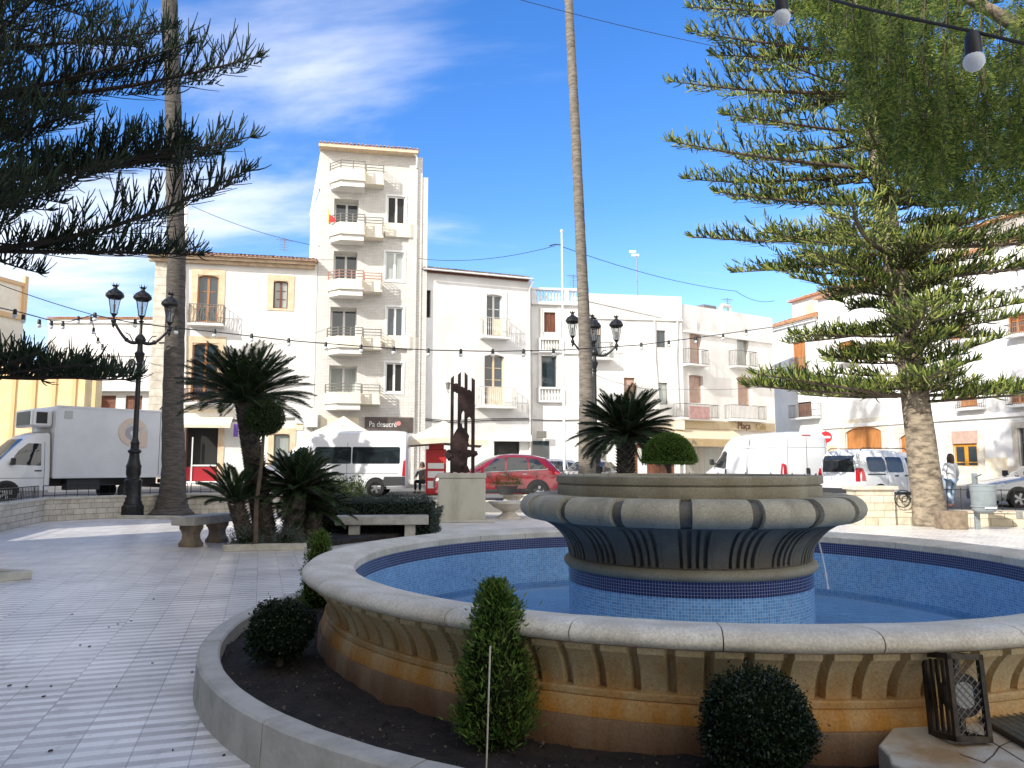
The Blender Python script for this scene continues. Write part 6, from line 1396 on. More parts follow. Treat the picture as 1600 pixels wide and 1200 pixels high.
# -- sago palms
M_sago = leafmat('sago_leaf', [(0.006,0.014,0.006),(0.014,0.03,0.01),(0.028,0.054,0.016),(0.055,0.09,0.03)], .5, .12)
M_sagob = mat('sago_trunk', (0.05,0.04,0.03), (0.15,0.125,0.095), 9, .95, 1.0, 25)
def sago(name, label, base, trunk_h, trunk_r, R_, n, seed, emin=-.15, emax=1.35, group='sago palms', lean=(0,0), dens=1.0):
    rs = random.Random(seed); t = thing(name, label, 'sago palm', base, 0, group); tr = MB()
    if trunk_h > .05:
        tr.tube([(lean[0]*q, lean[1]*q, trunk_h*q) for q in [i/10 for i in range(11)]], [trunk_r*(1.05-.2*i/10) for i in range(11)], 14)
        k = 0
        for zz in np.arange(.03, trunk_h, .055):
            for j in range(9):
                a = 2*math.pi*(j + .5*(k % 2))/9 + rs.uniform(-.1,.1); q = zz/trunk_h; r_ = trunk_r*(1.02-.2*q); cx, cy = lean[0]*q + r_*math.cos(a), lean[1]*q + r_*math.sin(a); w_ = trunk_r*.3; ca, sa = math.cos(a), math.sin(a)
                tr.add([(cx-sa*w_,cy+ca*w_,zz-.03),(cx+sa*w_,cy-ca*w_,zz-.03),(cx+ca*.06,cy+sa*.06,zz+.045),(cx,cy,zz+.03)], [(0,1,2),(0,2,3),(1,3,2)])
            k += 1
        tr.build('trunk', M_sagob, t)
    V, Fq = [], []; o = 0; rm = MB(); c0 = Vector((lean[0], lean[1], trunk_h))
    for i in range(n):
        az = i * 2.39996 + rs.uniform(-.2, .2); el = emin + (emax - emin) * (i / n) ** .9 + rs.uniform(-.08, .08); L = R_ * rs.uniform(.85, 1.1)
        pts = []; p = c0 + Vector((math.cos(az)*.05, math.sin(az)*.05, 0)); e = el; m = 16
        for q in range(m + 1):
            pts.append(p.copy()); p = p + Vector((math.cos(az)*math.cos(e), math.sin(az)*math.cos(e), math.sin(e))) * (L / m); e -= .036 * (1.3 - .5*el)
        rm.tube(pts[::2], [.011, .010, .009, .008, .007, .006, .005, .004, .003], 4, cap=False)
        ns = int(46 * dens)
        for q in range(2, ns):
            u = q / ns * m; k = min(int(u), m - 1); f = u - k; c = pts[k].lerp(pts[k+1], f); tg = (pts[k+1] - pts[k]).normalized(); sd = tg.cross(Vector((0,0,1)));
            if sd.length < .05: sd = Vector((-math.sin(az), math.cos(az), 0))
            sd.normalize(); up_ = sd.cross(tg); s0 = q / ns; ll = R_ * .20 * math.sin(math.pi * (.12 + .80 * s0)) ** .6 * (1 if s0 < .9 else .7)
            for sg in (-1, 1):
                d = (sd * sg * .78 + tg * .55 + up_ * .42).normalized(); w_ = tg * (.009 + R_ * .0075)
                a = c; e1 = c + d * ll * .55; e2 = c + d * ll - up_ * ll * .10
                V += [a - w_*.5, e1 - w_*.8, e2, e1 + w_*.8]; Fq.append((o, o+1, o+2, o+3)); o += 4
    npmesh('fronds', np.array([tuple(v) for v in V]), np.array(Fq), M_sago, t); rm.build('stalks', M_sagob, t); return t
g = atz(408, 845, .05)
sago('sago_palm', 'tallest dark sago palm with a shaggy trunk in the left bed', (-4.93, 15.7, .05), 2.82, .20, 1.36, 84, 1, lean=(-.55, 0), emin=.08)
sago('sago_palm', 'small sago palm low on the left of the tall sago trunk', (-5.15, 15.3, .05), .82, .16, .95, 26, 2, lean=(-.25, -.1), emin=.25)
sago('sago_palm', 'bushy middle sago palm to the right of the tall trunk', (-4.45, 15.7, .05), 1.05, .19, .98, 70, 3, lean=(.1, 0), emin=-.2)
sago('sago_palm', 'lowest sago palm with a short stout trunk beside the dark bin', (-4.15, 16.1, .05), .62, .20, .88, 56, 4, emin=-.1)
p = at(977, 682, 14.2); sago('sago_palm', 'bright green sago palm seen above the fountain bowl', (p.x, 14.2, .1), p.z-.1, .16, 1.0, 80, 5, emin=-.30)

# -- leafy shrubs
def shell(n, shape, size, flat=.3, seed=0, jitter=.14, tri=False, length=2.0, nscale=3.0, amp=.12, upb=0.0):
    """n small leaves spread through the outer layer of a noise-dented solid; shape(theta, u)->point,normal"""
    r = np.random.default_rng(seed); P, Nn = shape(n, r)
    dn = np.array([noise.noise(Vector(p * nscale)) for p in P]); 
    P = P + Nn * (dn * amp + (r.random(n) ** 2 - .6) * jitter + (r.random(n) < .035) * r.random(n) * jitter * 1.1)[:, None]
    d = norm(Nn * .8 + r.normal(size=(n, 3)) * .65 + np.array([0, 0, upb])); s = norm(np.cross(d, r.normal(size=(n, 3))))
    sz_ = size * (.7 + .6 * r.random(n))[:, None]
    a = P; b_ = P + d * sz_ * length * .5 + s * sz_ * .5; c = P + d * sz_ * length; e = P + d * sz_ * length * .5 - s * sz_ * .5
    V = np.stack([a, b_, c, e], 1).reshape(-1, 3); f = np.arange(4 * n).reshape(-1, 4); return V, f
def ball(rx, ry, rz, cz, zmin=None):
    def g(n, r):
        v = norm(r.normal(size=(n, 3)))
        if zmin is not None: v[:, 2] = np.maximum(v[:, 2], zmin)
        return v * np.array([rx, ry, rz]) + np.array([0, 0, cz]), norm(v / np.array([rx, ry, rz]))
    return g
def shrub(name, label, loc, shape, n, size, m, core, stem=None, group=None, cat='shrub', **k):
    t = thing(name, label, cat, loc, 0, group); V, f = shell(n, shape, size, **k); npmesh('foliage', V, f, m, t)
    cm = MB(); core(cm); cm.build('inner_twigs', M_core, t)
    if stem: sm = MB(); stem(sm); sm.build('stem', M_twig, t)
    return t
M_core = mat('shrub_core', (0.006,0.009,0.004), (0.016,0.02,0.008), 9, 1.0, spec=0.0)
M_box = leafmat('box_leaf', [(0.005,0.012,0.005),(0.009,0.02,0.008),(0.016,0.03,0.011),(0.028,0.045,0.018)], .35, .1)
M_boxr = leafmat('topiary_leaf', [(0.04,0.08,0.01),(0.07,0.14,0.016),(0.12,0.21,0.03),(0.17,0.27,0.045)], .45, .25)  # leaf tones raised to stand in for sunlight that misses the dome
M_thuja = leafmat('thuja_spray', [(0.02,0.05,0.012),(0.045,0.10,0.018),(0.10,0.19,0.03),(0.19,0.29,0.045),(0.10,0.08,0.03)], .55, .35)
M_olived = leafmat('clipped_cypress_leaf', [(0.015,0.03,0.01),(0.03,0.05,0.015),(0.05,0.07,0.022)], .6, .1)
M_greyl = leafmat('grey_hedge_leaf', [(0.02,0.035,0.028),(0.035,0.055,0.042),(0.06,0.085,0.068),(0.09,0.115,0.095)], .55, .12)
M_greyl2 = leafmat('silver_leaf', [(0.06,0.075,0.065),(0.10,0.12,0.10),(0.15,0.17,0.145)], .6, .15)
M_olive = leafmat('olive_leaf', [(0.03,0.05,0.015),(0.055,0.08,0.025),(0.09,0.12,0.04)], .5, .2)
shrub('box_ball', 'dark clipped ball shrub on the left side of the soil bed', (-1.70, 5.80, .16), ball(.222,.222,.21,.225,-.75), 14000, .0105, M_box, lambda c: c.sphere((0,0,.225), .19, 16, 10, .92), lambda c: c.tube([(0,0,-.05),(.01,0,.1)], .03, 6), 'clipped ball shrubs', seed=1, jitter=.05, amp=.05, nscale=6)
shrub('box_ball', 'dark clipped ball shrub at bottom right with glossy little leaves', (1.14, 3.72, .16), ball(.25,.25,.235,.235,-.75), 20000, .0088, M_box, lambda c: c.sphere((0,0,.235), .215, 16, 10, .90), lambda c: c.tube([(0,0,-.05),(.01,0,.1)], .03, 6), 'clipped ball shrubs', seed=2, jitter=.05, amp=.05, nscale=6)
def cone(H, R0, z0=0.0):
    def g(n, r):
        u = r.random(n) ** .8; a = r.random(n) * 2 * np.pi; rad = R0 * (np.sin(np.pi * np.clip(.10 + .90 * (1 - (1-u)), .0, 1)) ** .0) 
        prof = R0 * np.clip(1.0 - u, 0, 1) ** .55 * np.clip(.55 + u * 3.0, 0, 1)
        P = np.stack([prof*np.cos(a), prof*np.sin(a), z0 + u*H], 1); return P, norm(np.stack([np.cos(a), np.sin(a), np.full(n, .35)], 1))
    return g
def conecore(H, R0): return lambda c: c.lathe([(0,.0),(R0*.5,.02),(R0*.78,H*.2),(R0*.74,H*.45),(R0*.52,H*.7),(R0*.25,H*.88),(0,H*.97)], 16)
g = atz(768, 1172, .16)
shrub('thuja', 'bright green cone shaped conifer shrub with a cane in front of the fountain', (g.x + .02, g.y + .12, .14), cone(.84, .218), 15000, .0085, M_thuja, conecore(.84, .215), lambda c: c.tube([(0,0,-.05),(0,0,.2)], .02, 6), 'cone shaped conifer shrubs', seed=3, length=4.5, jitter=.09, amp=.05, nscale=7, upb=.75)
g = atz(493, 950, .16)
shrub('thuja', 'small green cone conifer shrub by the left end of the fountain rim', (g.x, g.y + .1, .14), cone(.78, .19), 8000, .009, M_thuja, conecore(.78, .19), lambda c: c.tube([(0,0,-.05),(0,0,.2)], .02, 6), 'cone shaped conifer shrubs', seed=4, length=4.2, jitter=.09, amp=.05, nscale=7, upb=.7)
a0 = at(766, 1010, 3.72); b0_ = atz(759, 1215, .14)
st_ = MB().tube([tuple(b0_ + Vector((0, .0, -.05))), tuple(a0)], .0045, 6).build('plant_cane', M_stone); tag(st_, 'thin pale cane stuck upright beside the big cone shrub', 'plant cane')
p = at(413, 653, 14.9)
shrub('ball_topiary', 'round clipped ball topiary on a stem against the tall sago palm', (p.x, 14.9, .08), ball(.37,.37,.34,p.z-.08), 9000, .017, M_olived, lambda c: c.sphere((0,0,p.z-.08), .33, 16, 10, .92), lambda c: c.tube([(-.08,0,0),(-.1,0,.8),(-.02,0,1.6),(0,0,2.3)], [.05,.045,.035,.03], 7), cat='topiary', seed=5, jitter=.04, amp=.03)
p = at(1045, 723, 13.2)
def dome(n, r):
    v = norm(r.normal(size=(n, 3))); v[:, 2] = np.abs(v[:, 2]); k = r.random(n) < .22; 
    rad = np.sqrt(r.random(n)); a = r.random(n) * 2 * np.pi
    P = v * np.array([.46, .46, .50]); P[k] = np.stack([rad*np.cos(a)*.44, rad*np.sin(a)*.44, np.zeros(n)], 1)[k]; Nn = v.copy(); Nn[k] = [0, 0, -1]
    return P + np.array([0, 0, p.z - .1]), Nn
shrub('dome_topiary', 'bright green dome topiary beyond the fountain bowl', (p.x, 13.2, .1), dome, 16000, .013, M_boxr, lambda c: c.lathe([(0,p.z-.08),(.42,p.z-.07),(.40,p.z+.12),(.28,p.z+.30),(.12,p.z+.375),(0,p.z+.39)], 20), lambda c: c.tube([(0,0,0),(.02,0,.9),(0,0,p.z-.1)], [.05,.045,.04], 7), cat='topiary', seed=6, jitter=.03, amp=.02)
def hedge(L, W, H):
    def g(n, r):
        P = np.empty((n, 3)); Nn = np.empty((n, 3)); q = r.random(n); x = (r.random(n) - .5) * L; z = r.random(n) * H; y = (r.random(n) - .5) * W
        top = q < .35; fr = (q >= .35) & (q < .75); en = q >= .75
        P[:] = np.stack([x, y, z], 1); P[top, 2] = H; Nn[top] = [0, 0, 1]; P[fr, 1] = -W/2; Nn[fr] = [0, -1, .2]; s = np.where(r.random(n) < .5, 1, -1); P[en, 0] = (s * L/2)[en]; Nn[en] = np.stack([s, np.zeros(n), np.full(n, .3)], 1)[en]
        # round the shoulders
        ed = np.clip((np.abs(P[:, 0]) - L/2 + .35) / .35, 0, 1); P[:, 2] -= (ed ** 2) * .22 * (P[:, 2] / H); return P, norm(Nn)
    return g
hl = atz(570, 838, 0)
shrub('hedge', 'dark grey green clipped hedge behind the long bench', (-3.35, 18.45, .05), hedge(3.1, 1.2, .78), 26000, .016, M_greyl, lambda c: c.box(-1.48,-.53,0,1.48,.53,.70), cat='hedge', seed=7, jitter=.12, amp=.14, nscale=2.2, upb=.3, length=2.6)
g = at(378, 850, 14.9)
for lbl, (x, y), sd in (('silver leaved low plant at the left corner of the sago palm bed', (-5.1, 15.05), 8), ('silver leaved low plant at the right of the sago palm bed', (-4.35, 15.2), 9)):
    shrub('silver_plant', lbl, (x, y, .08), ball(.34,.26,.26,.08,-.1), 3200, .012, M_greyl2, lambda c: c.sphere((0,0,.06), .2, 10, 6, .7), group='silver leaved plants in the sago palm bed', seed=sd, jitter=.16, amp=.14, length=3.5, cat='plant', upb=.5)
p = at(530, 752, 24.0); shrub('shrub', 'loose green bush growing behind the hedge in front of the minibus', (p.x, 24.5, .2), ball(.75,.6,.62,.35,-.3), 6000, .03, M_olive, lambda c: c.sphere((0,0,.3), .42, 10, 6, .9), seed=10, jitter=.35, amp=.3, nscale=2, length=3.2, upb=.5)
V, f = shell(3500, ball(.55,.4,.30,.42,-.2), .014, seed=12, jitter=.18, amp=.12, length=3.6, upb=.6); npmesh('plant', V, f, M_olive, pot)
V, f = shell(500, ball(.32,.32,.16,.50,0), .012, seed=13, jitter=.1, length=3, upb=.5)

# -- weeping pepper tree, close overhead at upper right
M_pep = leafmat('pepper_leaf', [(0.03,0.06,0.015),(0.07,0.12,0.025),(0.15,0.21,0.035),(0.32,0.36,0.07)], .5, .5)
pt = thing('pepper_tree', 'weeping tree with fine feathery leaves hanging over the upper right corner', 'tree', (8.2, 8.6, 0))
tr = MB(); tr.tube([(0,0,0),(.1,0,1.5),(-.1,.1,3.0),(-.6,0,4.4),(-1.4,-.3,5.6),(-2.4,-.5,6.4),(-3.4,-.6,6.9)], [.32,.26,.23,.19,.14,.09,.04], 12)
tr.tube([(-.1,.1,3.0),(.5,.4,4.6),(.8,.8,6.2),(.6,1.0,7.5)], [.2,.16,.12,.06], 10); tr.tube([(-.6,0,4.4),(-1.6,.8,5.5),(-2.6,1.4,6.4),(-3.6,1.7,7.0)], [.14,.1,.07,.03], 8); tr.tube([(-.6,0,4.4),(-.8,-1.2,5.4),(-1.4,-2.2,6.0),(-2.2,-2.8,6.3)], [.13,.1,.06,.03], 8)
tr.build('trunk', M_bark, pt)
r = np.random.default_rng(5)
# hanging strands: top point and bottom point follow the outline of the curtain in the photograph
S = []
def addstrands(n, x0, x1, ylo, Y0, Y1, ytop=-180):
    for _ in range(n):
        px = r.uniform(x0, x1); Y = r.uniform(Y0, Y1); yb = ylo(px) - abs(r.normal()) * 55; yt = max(ytop, yb - r.uniform(110, 330)) if r.random() < .8 else ytop
        a = at(px + r.normal() * 10, yt, Y); b_ = at(px + r.normal() * 8, yb, Y)
        S.append((np.array(a), np.array(b_)))
import bisect
ox = [1240, 1290, 1350, 1400, 1450, 1500, 1560, 1620, 1700, 1900]; oy = [15, 90, 215, 290, 305, 330, 335, 320, 300, 250]
def yl(px): return float(np.interp(px, ox, oy))
addstrands(92, 1325, 1640, yl, 7.0, 9.6); addstrands(52, 1620, 1950, yl, 7.0, 9.8); addstrands(18, 1245, 1340, yl, 7.4, 8.6)
P, D, LL = [], [], []; Lv = []; Lf = 0; Fv = []; W = []
for a, b_ in S:
    L = np.linalg.norm(b_ - a); m = max(3, int(L / .085)); u = (np.arange(m) + r.random(m) * .5) / m; sway = np.array([r.normal() * .05, r.normal() * .05, 0]); 
    pts = a + (b_ - a) * u[:, None] + sway * np.sin(u * 3)[:, None]; W.append([tuple(a), tuple(a + (b_-a)*.5 + sway*.99), tuple(b_)])
    for k in range(m):
        az = r.random() * 2 * np.pi; d0 = np.array([math.cos(az) * .55, math.sin(az) * .55, -.75]); l = r.uniform(.20, .36); nl = 10
        out = d0 / np.linalg.norm(d0); sd = np.cross(out, [0, 0, 1.0]); sd /= np.linalg.norm(sd); rot = r.uniform(-1.2, 1.2); nn_ = np.cross(sd, out); sd = sd * math.cos(rot) + nn_ * math.sin(rot)
        for j in range(nl):
            s = (j + 1.5) / (nl + 1.5); c = pts[k] + out * l * s + np.array([0, 0, -.05 * s * s]); ll = .088 * (1 - .45 * s)
            for sg in (-1, 1):
                dd = sd * sg * .85 + out * .5; w_ = out * .0095; Lv += [c, c + dd * ll * .5 + w_, c + dd * ll, c + dd * ll * .5 - w_]
Lv = np.array(Lv); npmesh('crown', Lv - np.array([8.2, 8.6, 0]), np.arange(len(Lv)).reshape(-1, 4), M_pep, pt)
sm = MB()
for q in W: sm.tube([tuple(np.array(p_) - np.array([8.2, 8.6, 0])) for p_ in q], [.007, .005, .002], 3, cap=False)
sm.build('twigs', M_twig, pt)
# ================= STREET LAMPS, CABLES, BULBS =================
def lantern(parent, x, y, z, sc=1.0):
    """crowned street lantern; (x,y,z) is its lower tip"""
    t = bpy.data.objects.new('lantern', None)
    def S(v): return v * sc
    fr = MB()
    fr.lathe([(0,z),(S(.03),z+S(.03)),(S(.05),z+S(.08)),(S(.02),z+S(.13)),(S(.11),z+S(.22)),(S(.13),z+S(.24)),(S(.10),z+S(.26)),(0,z+S(.26))], 10, x, y)
    for k in range(6):
        a = 2*math.pi*k/6; ca, sa = math.cos(a), math.sin(a)
        fr.tube([(x+S(.12)*ca,y+S(.12)*sa,z+S(.24)),(x+S(.235)*ca,y+S(.235)*sa,z+S(.86))], S(.012), 4)
        fr.tube([(x+S(.02)*ca,y+S(.02)*sa,z+S(.10)),(x+S(.15)*ca,y+S(.15)*sa,z+S(.30))], S(.010), 4)
    o = fr.build('lantern', M_iron, parent)
    cp = MB(); cp.lathe([(S(.245),z+S(.84)),(S(.33),z+S(.92)),(S(.335),z+S(.99)),(S(.31),z+S(1.02)),(S(.25),z+S(1.12)),(S(.13),z+S(1.20)),(S(.08),z+S(1.24)),(S(.07),z+S(1.30)),(S(.13),z+S(1.36)),(0,z+S(1.36))], 14, x, y)
    for k in range(8):
        a = 2*math.pi*k/8; ca, sa = math.cos(a), math.sin(a)
        cp.add([(x+S(.10)*ca-S(.03)*sa,y+S(.10)*sa+S(.03)*ca,z+S(1.34)),(x+S(.10)*ca+S(.03)*sa,y+S(.10)*sa-S(.03)*ca,z+S(1.34)),(x+S(.17)*ca,y+S(.17)*sa,z+S(1.47))],[(0,1,2)])
        cp.add([(x+S(.30)*ca-S(.05)*sa,y+S(.30)*sa+S(.05)*ca,z+S(1.0)),(x+S(.30)*ca+S(.05)*sa,y+S(.30)*sa-S(.05)*ca,z+S(1.0)),(x+S(.36)*ca,y+S(.36)*sa,z+S(1.08))],[(0,1,2)])
    cp.build('lantern_cap', M_iron, o)
    MB().lathe([(S(.11),z+S(.27)),(S(.225),z+S(.84))], 6, x, y, smooth=False).build('glass', M_lglass, o)
    MB().lathe([(0,z+S(.3)),(S(.035),z+S(.32)),(S(.04),z+S(.5)),(S(.05),z+S(.6)),(0,z+S(.66))], 8, x, y).build('lamp_holder', M_greyiron, o)
    bpy.data.objects.remove(t); return o
mg = bpy.data.materials.new('lantern_glass'); mg.use_nodes = True; M_lglass = mg; n, l = mg.node_tree.nodes, mg.node_tree.links; n.remove(n['Principled BSDF'])
a = n.new('ShaderNodeBsdfTransparent'); a.inputs[0].default_value = (.82,.84,.84,1); b_ = n.new('ShaderNodeBsdfGlossy'); b_.inputs['Roughness'].default_value = .08; m_ = n.new('ShaderNodeMixShader'); m_.inputs[0].default_value = .16
l.new(a.outputs[0], m_.inputs[1]); l.new(b_.outputs[0], m_.inputs[2]); l.new(m_.outputs[0], n['Material Output'].inputs[0])
def street_lamp(label, base, fork, arms, top, sc=1.0, rot=0.0):
    t = thing('street_lamp', label, 'street lamp', base, rot, 'iron street lamps')
    MB().lathe([(0,0),(.40,0),(.40,.05),(.38,.09),(.38,.34),(.35,.38),(.33,.40),(0,.40)], 8, smooth=False).build('pedestal', M_iron, t, bevel=.01)
    MB().lathe([(0,.40),(.30,.40),(.30,.46),(.26,.52),(.25,1.05),(.27,1.10),(.27,1.16),(.21,1.20),(.19,1.28),(.22,1.34),(.22,1.55),(.235,1.60),(.20,1.68),(.16,1.85),(.15,2.0),(.20,2.05),(.20,2.10),(.13,2.15),(.12,2.3),(.145,2.34),(.12,2.38),(.085,2.5),(.075,fork-.7),(.11,fork-.66),(.07,fork-.6),(.13,fork-.42),(.16,fork-.30),(.09,fork-.22),(.08,fork),(.15,fork+.08),(.17,fork+.16),(.12,fork+.26),(.05,fork+.34),(.045,top-.02),(.10,top+.02),(.03,top+.06),(0,top+.06)], 12).build('post', M_iron, t)
    for (ax, ay, dz) in arms:
        mb = MB(); L = math.hypot(ax, ay); P = []
        for k in range(13):
            q = k / 12; P.append((ax*q, ay*q, fork+.12 + dz*q**1.6*.9 - .22*math.sin(q*math.pi)*(1-q*.3)))
        mb.tube(P, [.065-.025*(k/12) for k in range(13)], 8); mb.sphere((P[6][0],P[6][1],P[6][2]), .075, 8, 6); mb.sphere(P[-1], .09, 8, 6)
        mb.tube([(ax*.25,ay*.25,P[3][2]+.02),(ax*.4,ay*.4,P[5][2]+.22),(ax*.55,ay*.55,P[7][2]+.16)], .02, 5)
        mb.lathe([(0,P[-1][2]-.26),(.03,P[-1][2]-.2),(.06,P[-1][2]-.12),(.03,P[-1][2]-.06)], 8, ax, ay); mb.build('arm', M_iron, t)
        lantern(t, ax, ay, P[-1][2]+.02, sc)
    lantern(t, 0, 0, top, sc); return t
gl_ = atz(205, 808, 0); kx = gl_.y/1200
street_lamp('ornate black iron street lamp with crowned lanterns left of the big palm trunk', gl_, at(222,538,gl_.y).z, [(-.88,-.05,.72),(.92,.0,.42)], at(228,494,gl_.y).z-.2, .84)
p = at(931, 740, 33.0)
street_lamp('ornate black street lamp seen behind the fountain beside the slender palm', (p.x, 33.0, .45), at(931,556,33).z-.45, [(-.95,-.1,.55),(.95,-.1,.35),(.0,.8,.6)], at(931,536,33).z-.45-.15, .92)
# flagpole
p = at(882, 735, 35.0); t_ = thing('flagpole', 'tall slim white flagpole in front of the ornate narrow house', 'flagpole', (p.x, 35, .5)); zt_ = at(879, 363, 35).z - .5
MB().tube([(0,0,0),(0,0,zt_*.35),(-.05,0,zt_)], [.075,.06,.04], 10).build('pole', M_whitepvc, t_); MB().sphere((-.05,0,zt_+.06), .08, 10, 6).build('finial', M_whitepvc, t_)
MB().tube([(-.05,0,zt_-.6),(-.4,.1,zt_-.55),(-.62,.1,zt_-.62)], .03, 5).build('bracket', M_iron, t_)
# roof mast with floodlights
t_ = thing('floodlight_mast', 'thin roof mast with a floodlight head above the weathered parapet', 'mast', (at(996,460,50).x, 50, 11.0)); h = at(993,400,50).z - 11.0
MB().tube([(0,0,0),(0,0,h)], .035, 6).build('pole', M_greyiron, t_); f_ = MB(); f_.box(-.35,-.1,h-.02,.15,.1,h+.12); f_.box(-.5,-.1,h+.22,-.05,.1,h+.36); f_.build('floodlight', M_whitepvc, t_, bevel=.03); MB().box(-.15,-.1,h-3.0,.45,.1,h-2.8).build('floodlight', M_greyiron, t_)
def antenna(label, px, pyb, pyt, Y):
    b = at(px, pyb, Y); h = at(px, pyt, Y).z - b.z; t = thing('antenna', label, 'antenna', b, random.uniform(0,.5), 'roof antennas'); MB().tube([(0,0,0),(0,0,h)], .025, 5).build('mast', M_greyiron, t); e = MB()
    for k in range(5): e.tube([(-.28,0,h-.1-.16*k),(.28,0,h-.1-.16*k)], .012, 4); 
    e.tube([(-.5,.0,h-.15),(.5,.0,h-.15)], .015, 4); e.build('rods', M_greyiron, t)
antenna('thin lattice antenna just left of the slender palm above the ornate parapet', 896, 458, 428, 48); antenna('small antenna above the corner house tiles near the tower', 444, 392, 372, 46); antenna('small antenna above the blank parapet left of the conifer', 1137, 476, 465, 52)
tp_ = at(288, 402, 43.5); t_ = thing('chimney_pipe', 'thin white pipe standing on the corner house roof beside the palm trunk', 'chimney pipe', tp_); MB().cyl(0,0,-1,at(288,312,43.5).z-tp_.z,.12,.12,10).build('pipe', M_whitepvc, t_)
# thin overhead wires
def wire(label, pts, r=.012, sag=.3, m=M_black, name='overhead_wire'):
    P = [at(*p) for p in pts]; Q = []
    for a, b in zip(P[:-1], P[1:]):
        for k in range(12):
            q = k/12; c = a.lerp(b, q); c.z -= sag*4*q*(1-q); Q.append(c)
    Q.append(P[-1]); o = MB().tube(Q, r, 5).build(name, m); return tag(o, label, 'wire', 'overhead wires')
wire('thin dark wire rising from the left edge sky down to the lantern string', [(-120,395,19),(146,492,20.5)], .011, .1)
wire('thin wire from the corner house roof to the tower block', [(300,322,39),(500,385,41)], .014, .25)
wire('thin dark wire across the sky from the top down behind the slender palm', [(760,-15,26),(1200,88,30)], .012, .15)
wire('thin wire rising from the tower to the flagpole top', [(655,404,42),(868,384,35)], .014, .35)
wire('thin wire from the flagpole top down to the blank parapet', [(880,386,35),(1150,455,48),(1210,470,50)], .016, .3)
wire('thin pale wire between street lamp and corner house', [(225,563,24.6),(300,560,30),(520,510,41)], .010, .25, M_greyiron)
wire('thin pale wire in front of the shop houses', [(930,586,33),(1060,608,40),(1290,590,42),(1600,520,36)], .012, .25, M_greyiron)
# festoon strings
mbulb = bpy.data.materials.new('frosted_bulb'); mbulb.use_nodes = True; p_ = mbulb.node_tree.nodes['Principled BSDF']; p_.inputs['Base Color'].default_value = (.75,.76,.74,1); p_.inputs['Roughness'].default_value = .35; p_.inputs['Subsurface Weight'].default_value = .2; p_.inputs['Subsurface Radius'].default_value = (.03,.03,.03)
def festoon(label, pts, bulbs, cr, br, n=10, sag=.0):
    t = thing('festoon_string', label, 'string of lights', (0,0,0), 0, 'strings of festoon lights'); P = [at(*p) for p in pts]; Q = []
    for a, b in zip(P[:-1], P[1:]):
        for k in range(n):
            q = k/n; c = a.lerp(b, q); c.z -= sag*4*q*(1-q); Q.append(c)
    Q.append(P[-1]); MB().tube(Q, cr, 6).build('cable', M_black, t)
    for (px, py, Y) in bulbs:
        c = at(px, py, Y); bb = MB(); bb.sphere((c.x,c.y,c.z), br, 14, 10); sk = MB(); sk.lathe([(0,c.z+br*3.0),(br*.55,c.z+br*3.0),(br*.72,c.z+br*2.5),(br*.78,c.z+br*1.0),(br*.82,c.z+br*.45),(br*.6,c.z+br*.42)], 12, c.x, c.y)
        so = sk.build('socket', M_black, t); bb.build('bulb', mbulb, so)
    return t
Yb = 2.1
festoon('close black festoon cable with two white bulbs crossing the upper right corner', [(1120,-60,2.9),(1225,-22,2.5),(1330,8,2.3),(1400,24,2.2),(1524,50,2.1),(1700,92,2.0)], [(1222,27,2.5),(1522,96,2.1)], .0055, .029)
c = [(-40,470,15),(0,481,15.5),(36,489,16.5),(80,501,18),(110,502,19),(146,492,20.5)]
festoon('string of festoon bulbs sloping in from the left edge to the wire junction', c, [(23,494,16),(36,502,16.5),(61,509,17.3),(80,511,18),(98,512,18.7),(122,503,19.6)], .013, .05)
c = [(146,492,20.5),(200,503,21.5),(270,512,22),(340,519,22.3),(451,532,22.5),(564,541,22.7),(669,547,22.8),(770,549,23),(880,547,23.5),(1000,539,25),(1087,528,27),(1207,511,31)]
bl = [(148,499,20.5),(211,509,21.6),(275,519,22),(335,524,22.3),(393,531,22.4),(451,538,22.5),(509,544,22.6),(564,548,22.7),(615,551,22.8),(669,554,22.8),(720,555,22.9),(770,555,23),(818,555,23.2),(865,554,23.4),(1002,544,25),(1045,540,26),(1087,534,27),(1130,529,28.5),(1166,522,30)]
festoon('long festoon string running across the square in front of the house fronts', c, bl, .016, .062)
c = [(142,494,20.5),(150,525,22),(165,548,24),(176,562,27),(190,574,32),(202,573,36),(214,563,42)]
festoon('festoon string dropping steeply from the junction towards the arcade house', c, [(143,504,20.8),(146,520,21.5),(153,535,22.5),(160,545,23.5),(170,560,25.5),(178,568,28),(186,574,31),(191,577,33),(196,578,34),(201,576,36),(206,573,38),(210,570,40)], .013, .05)
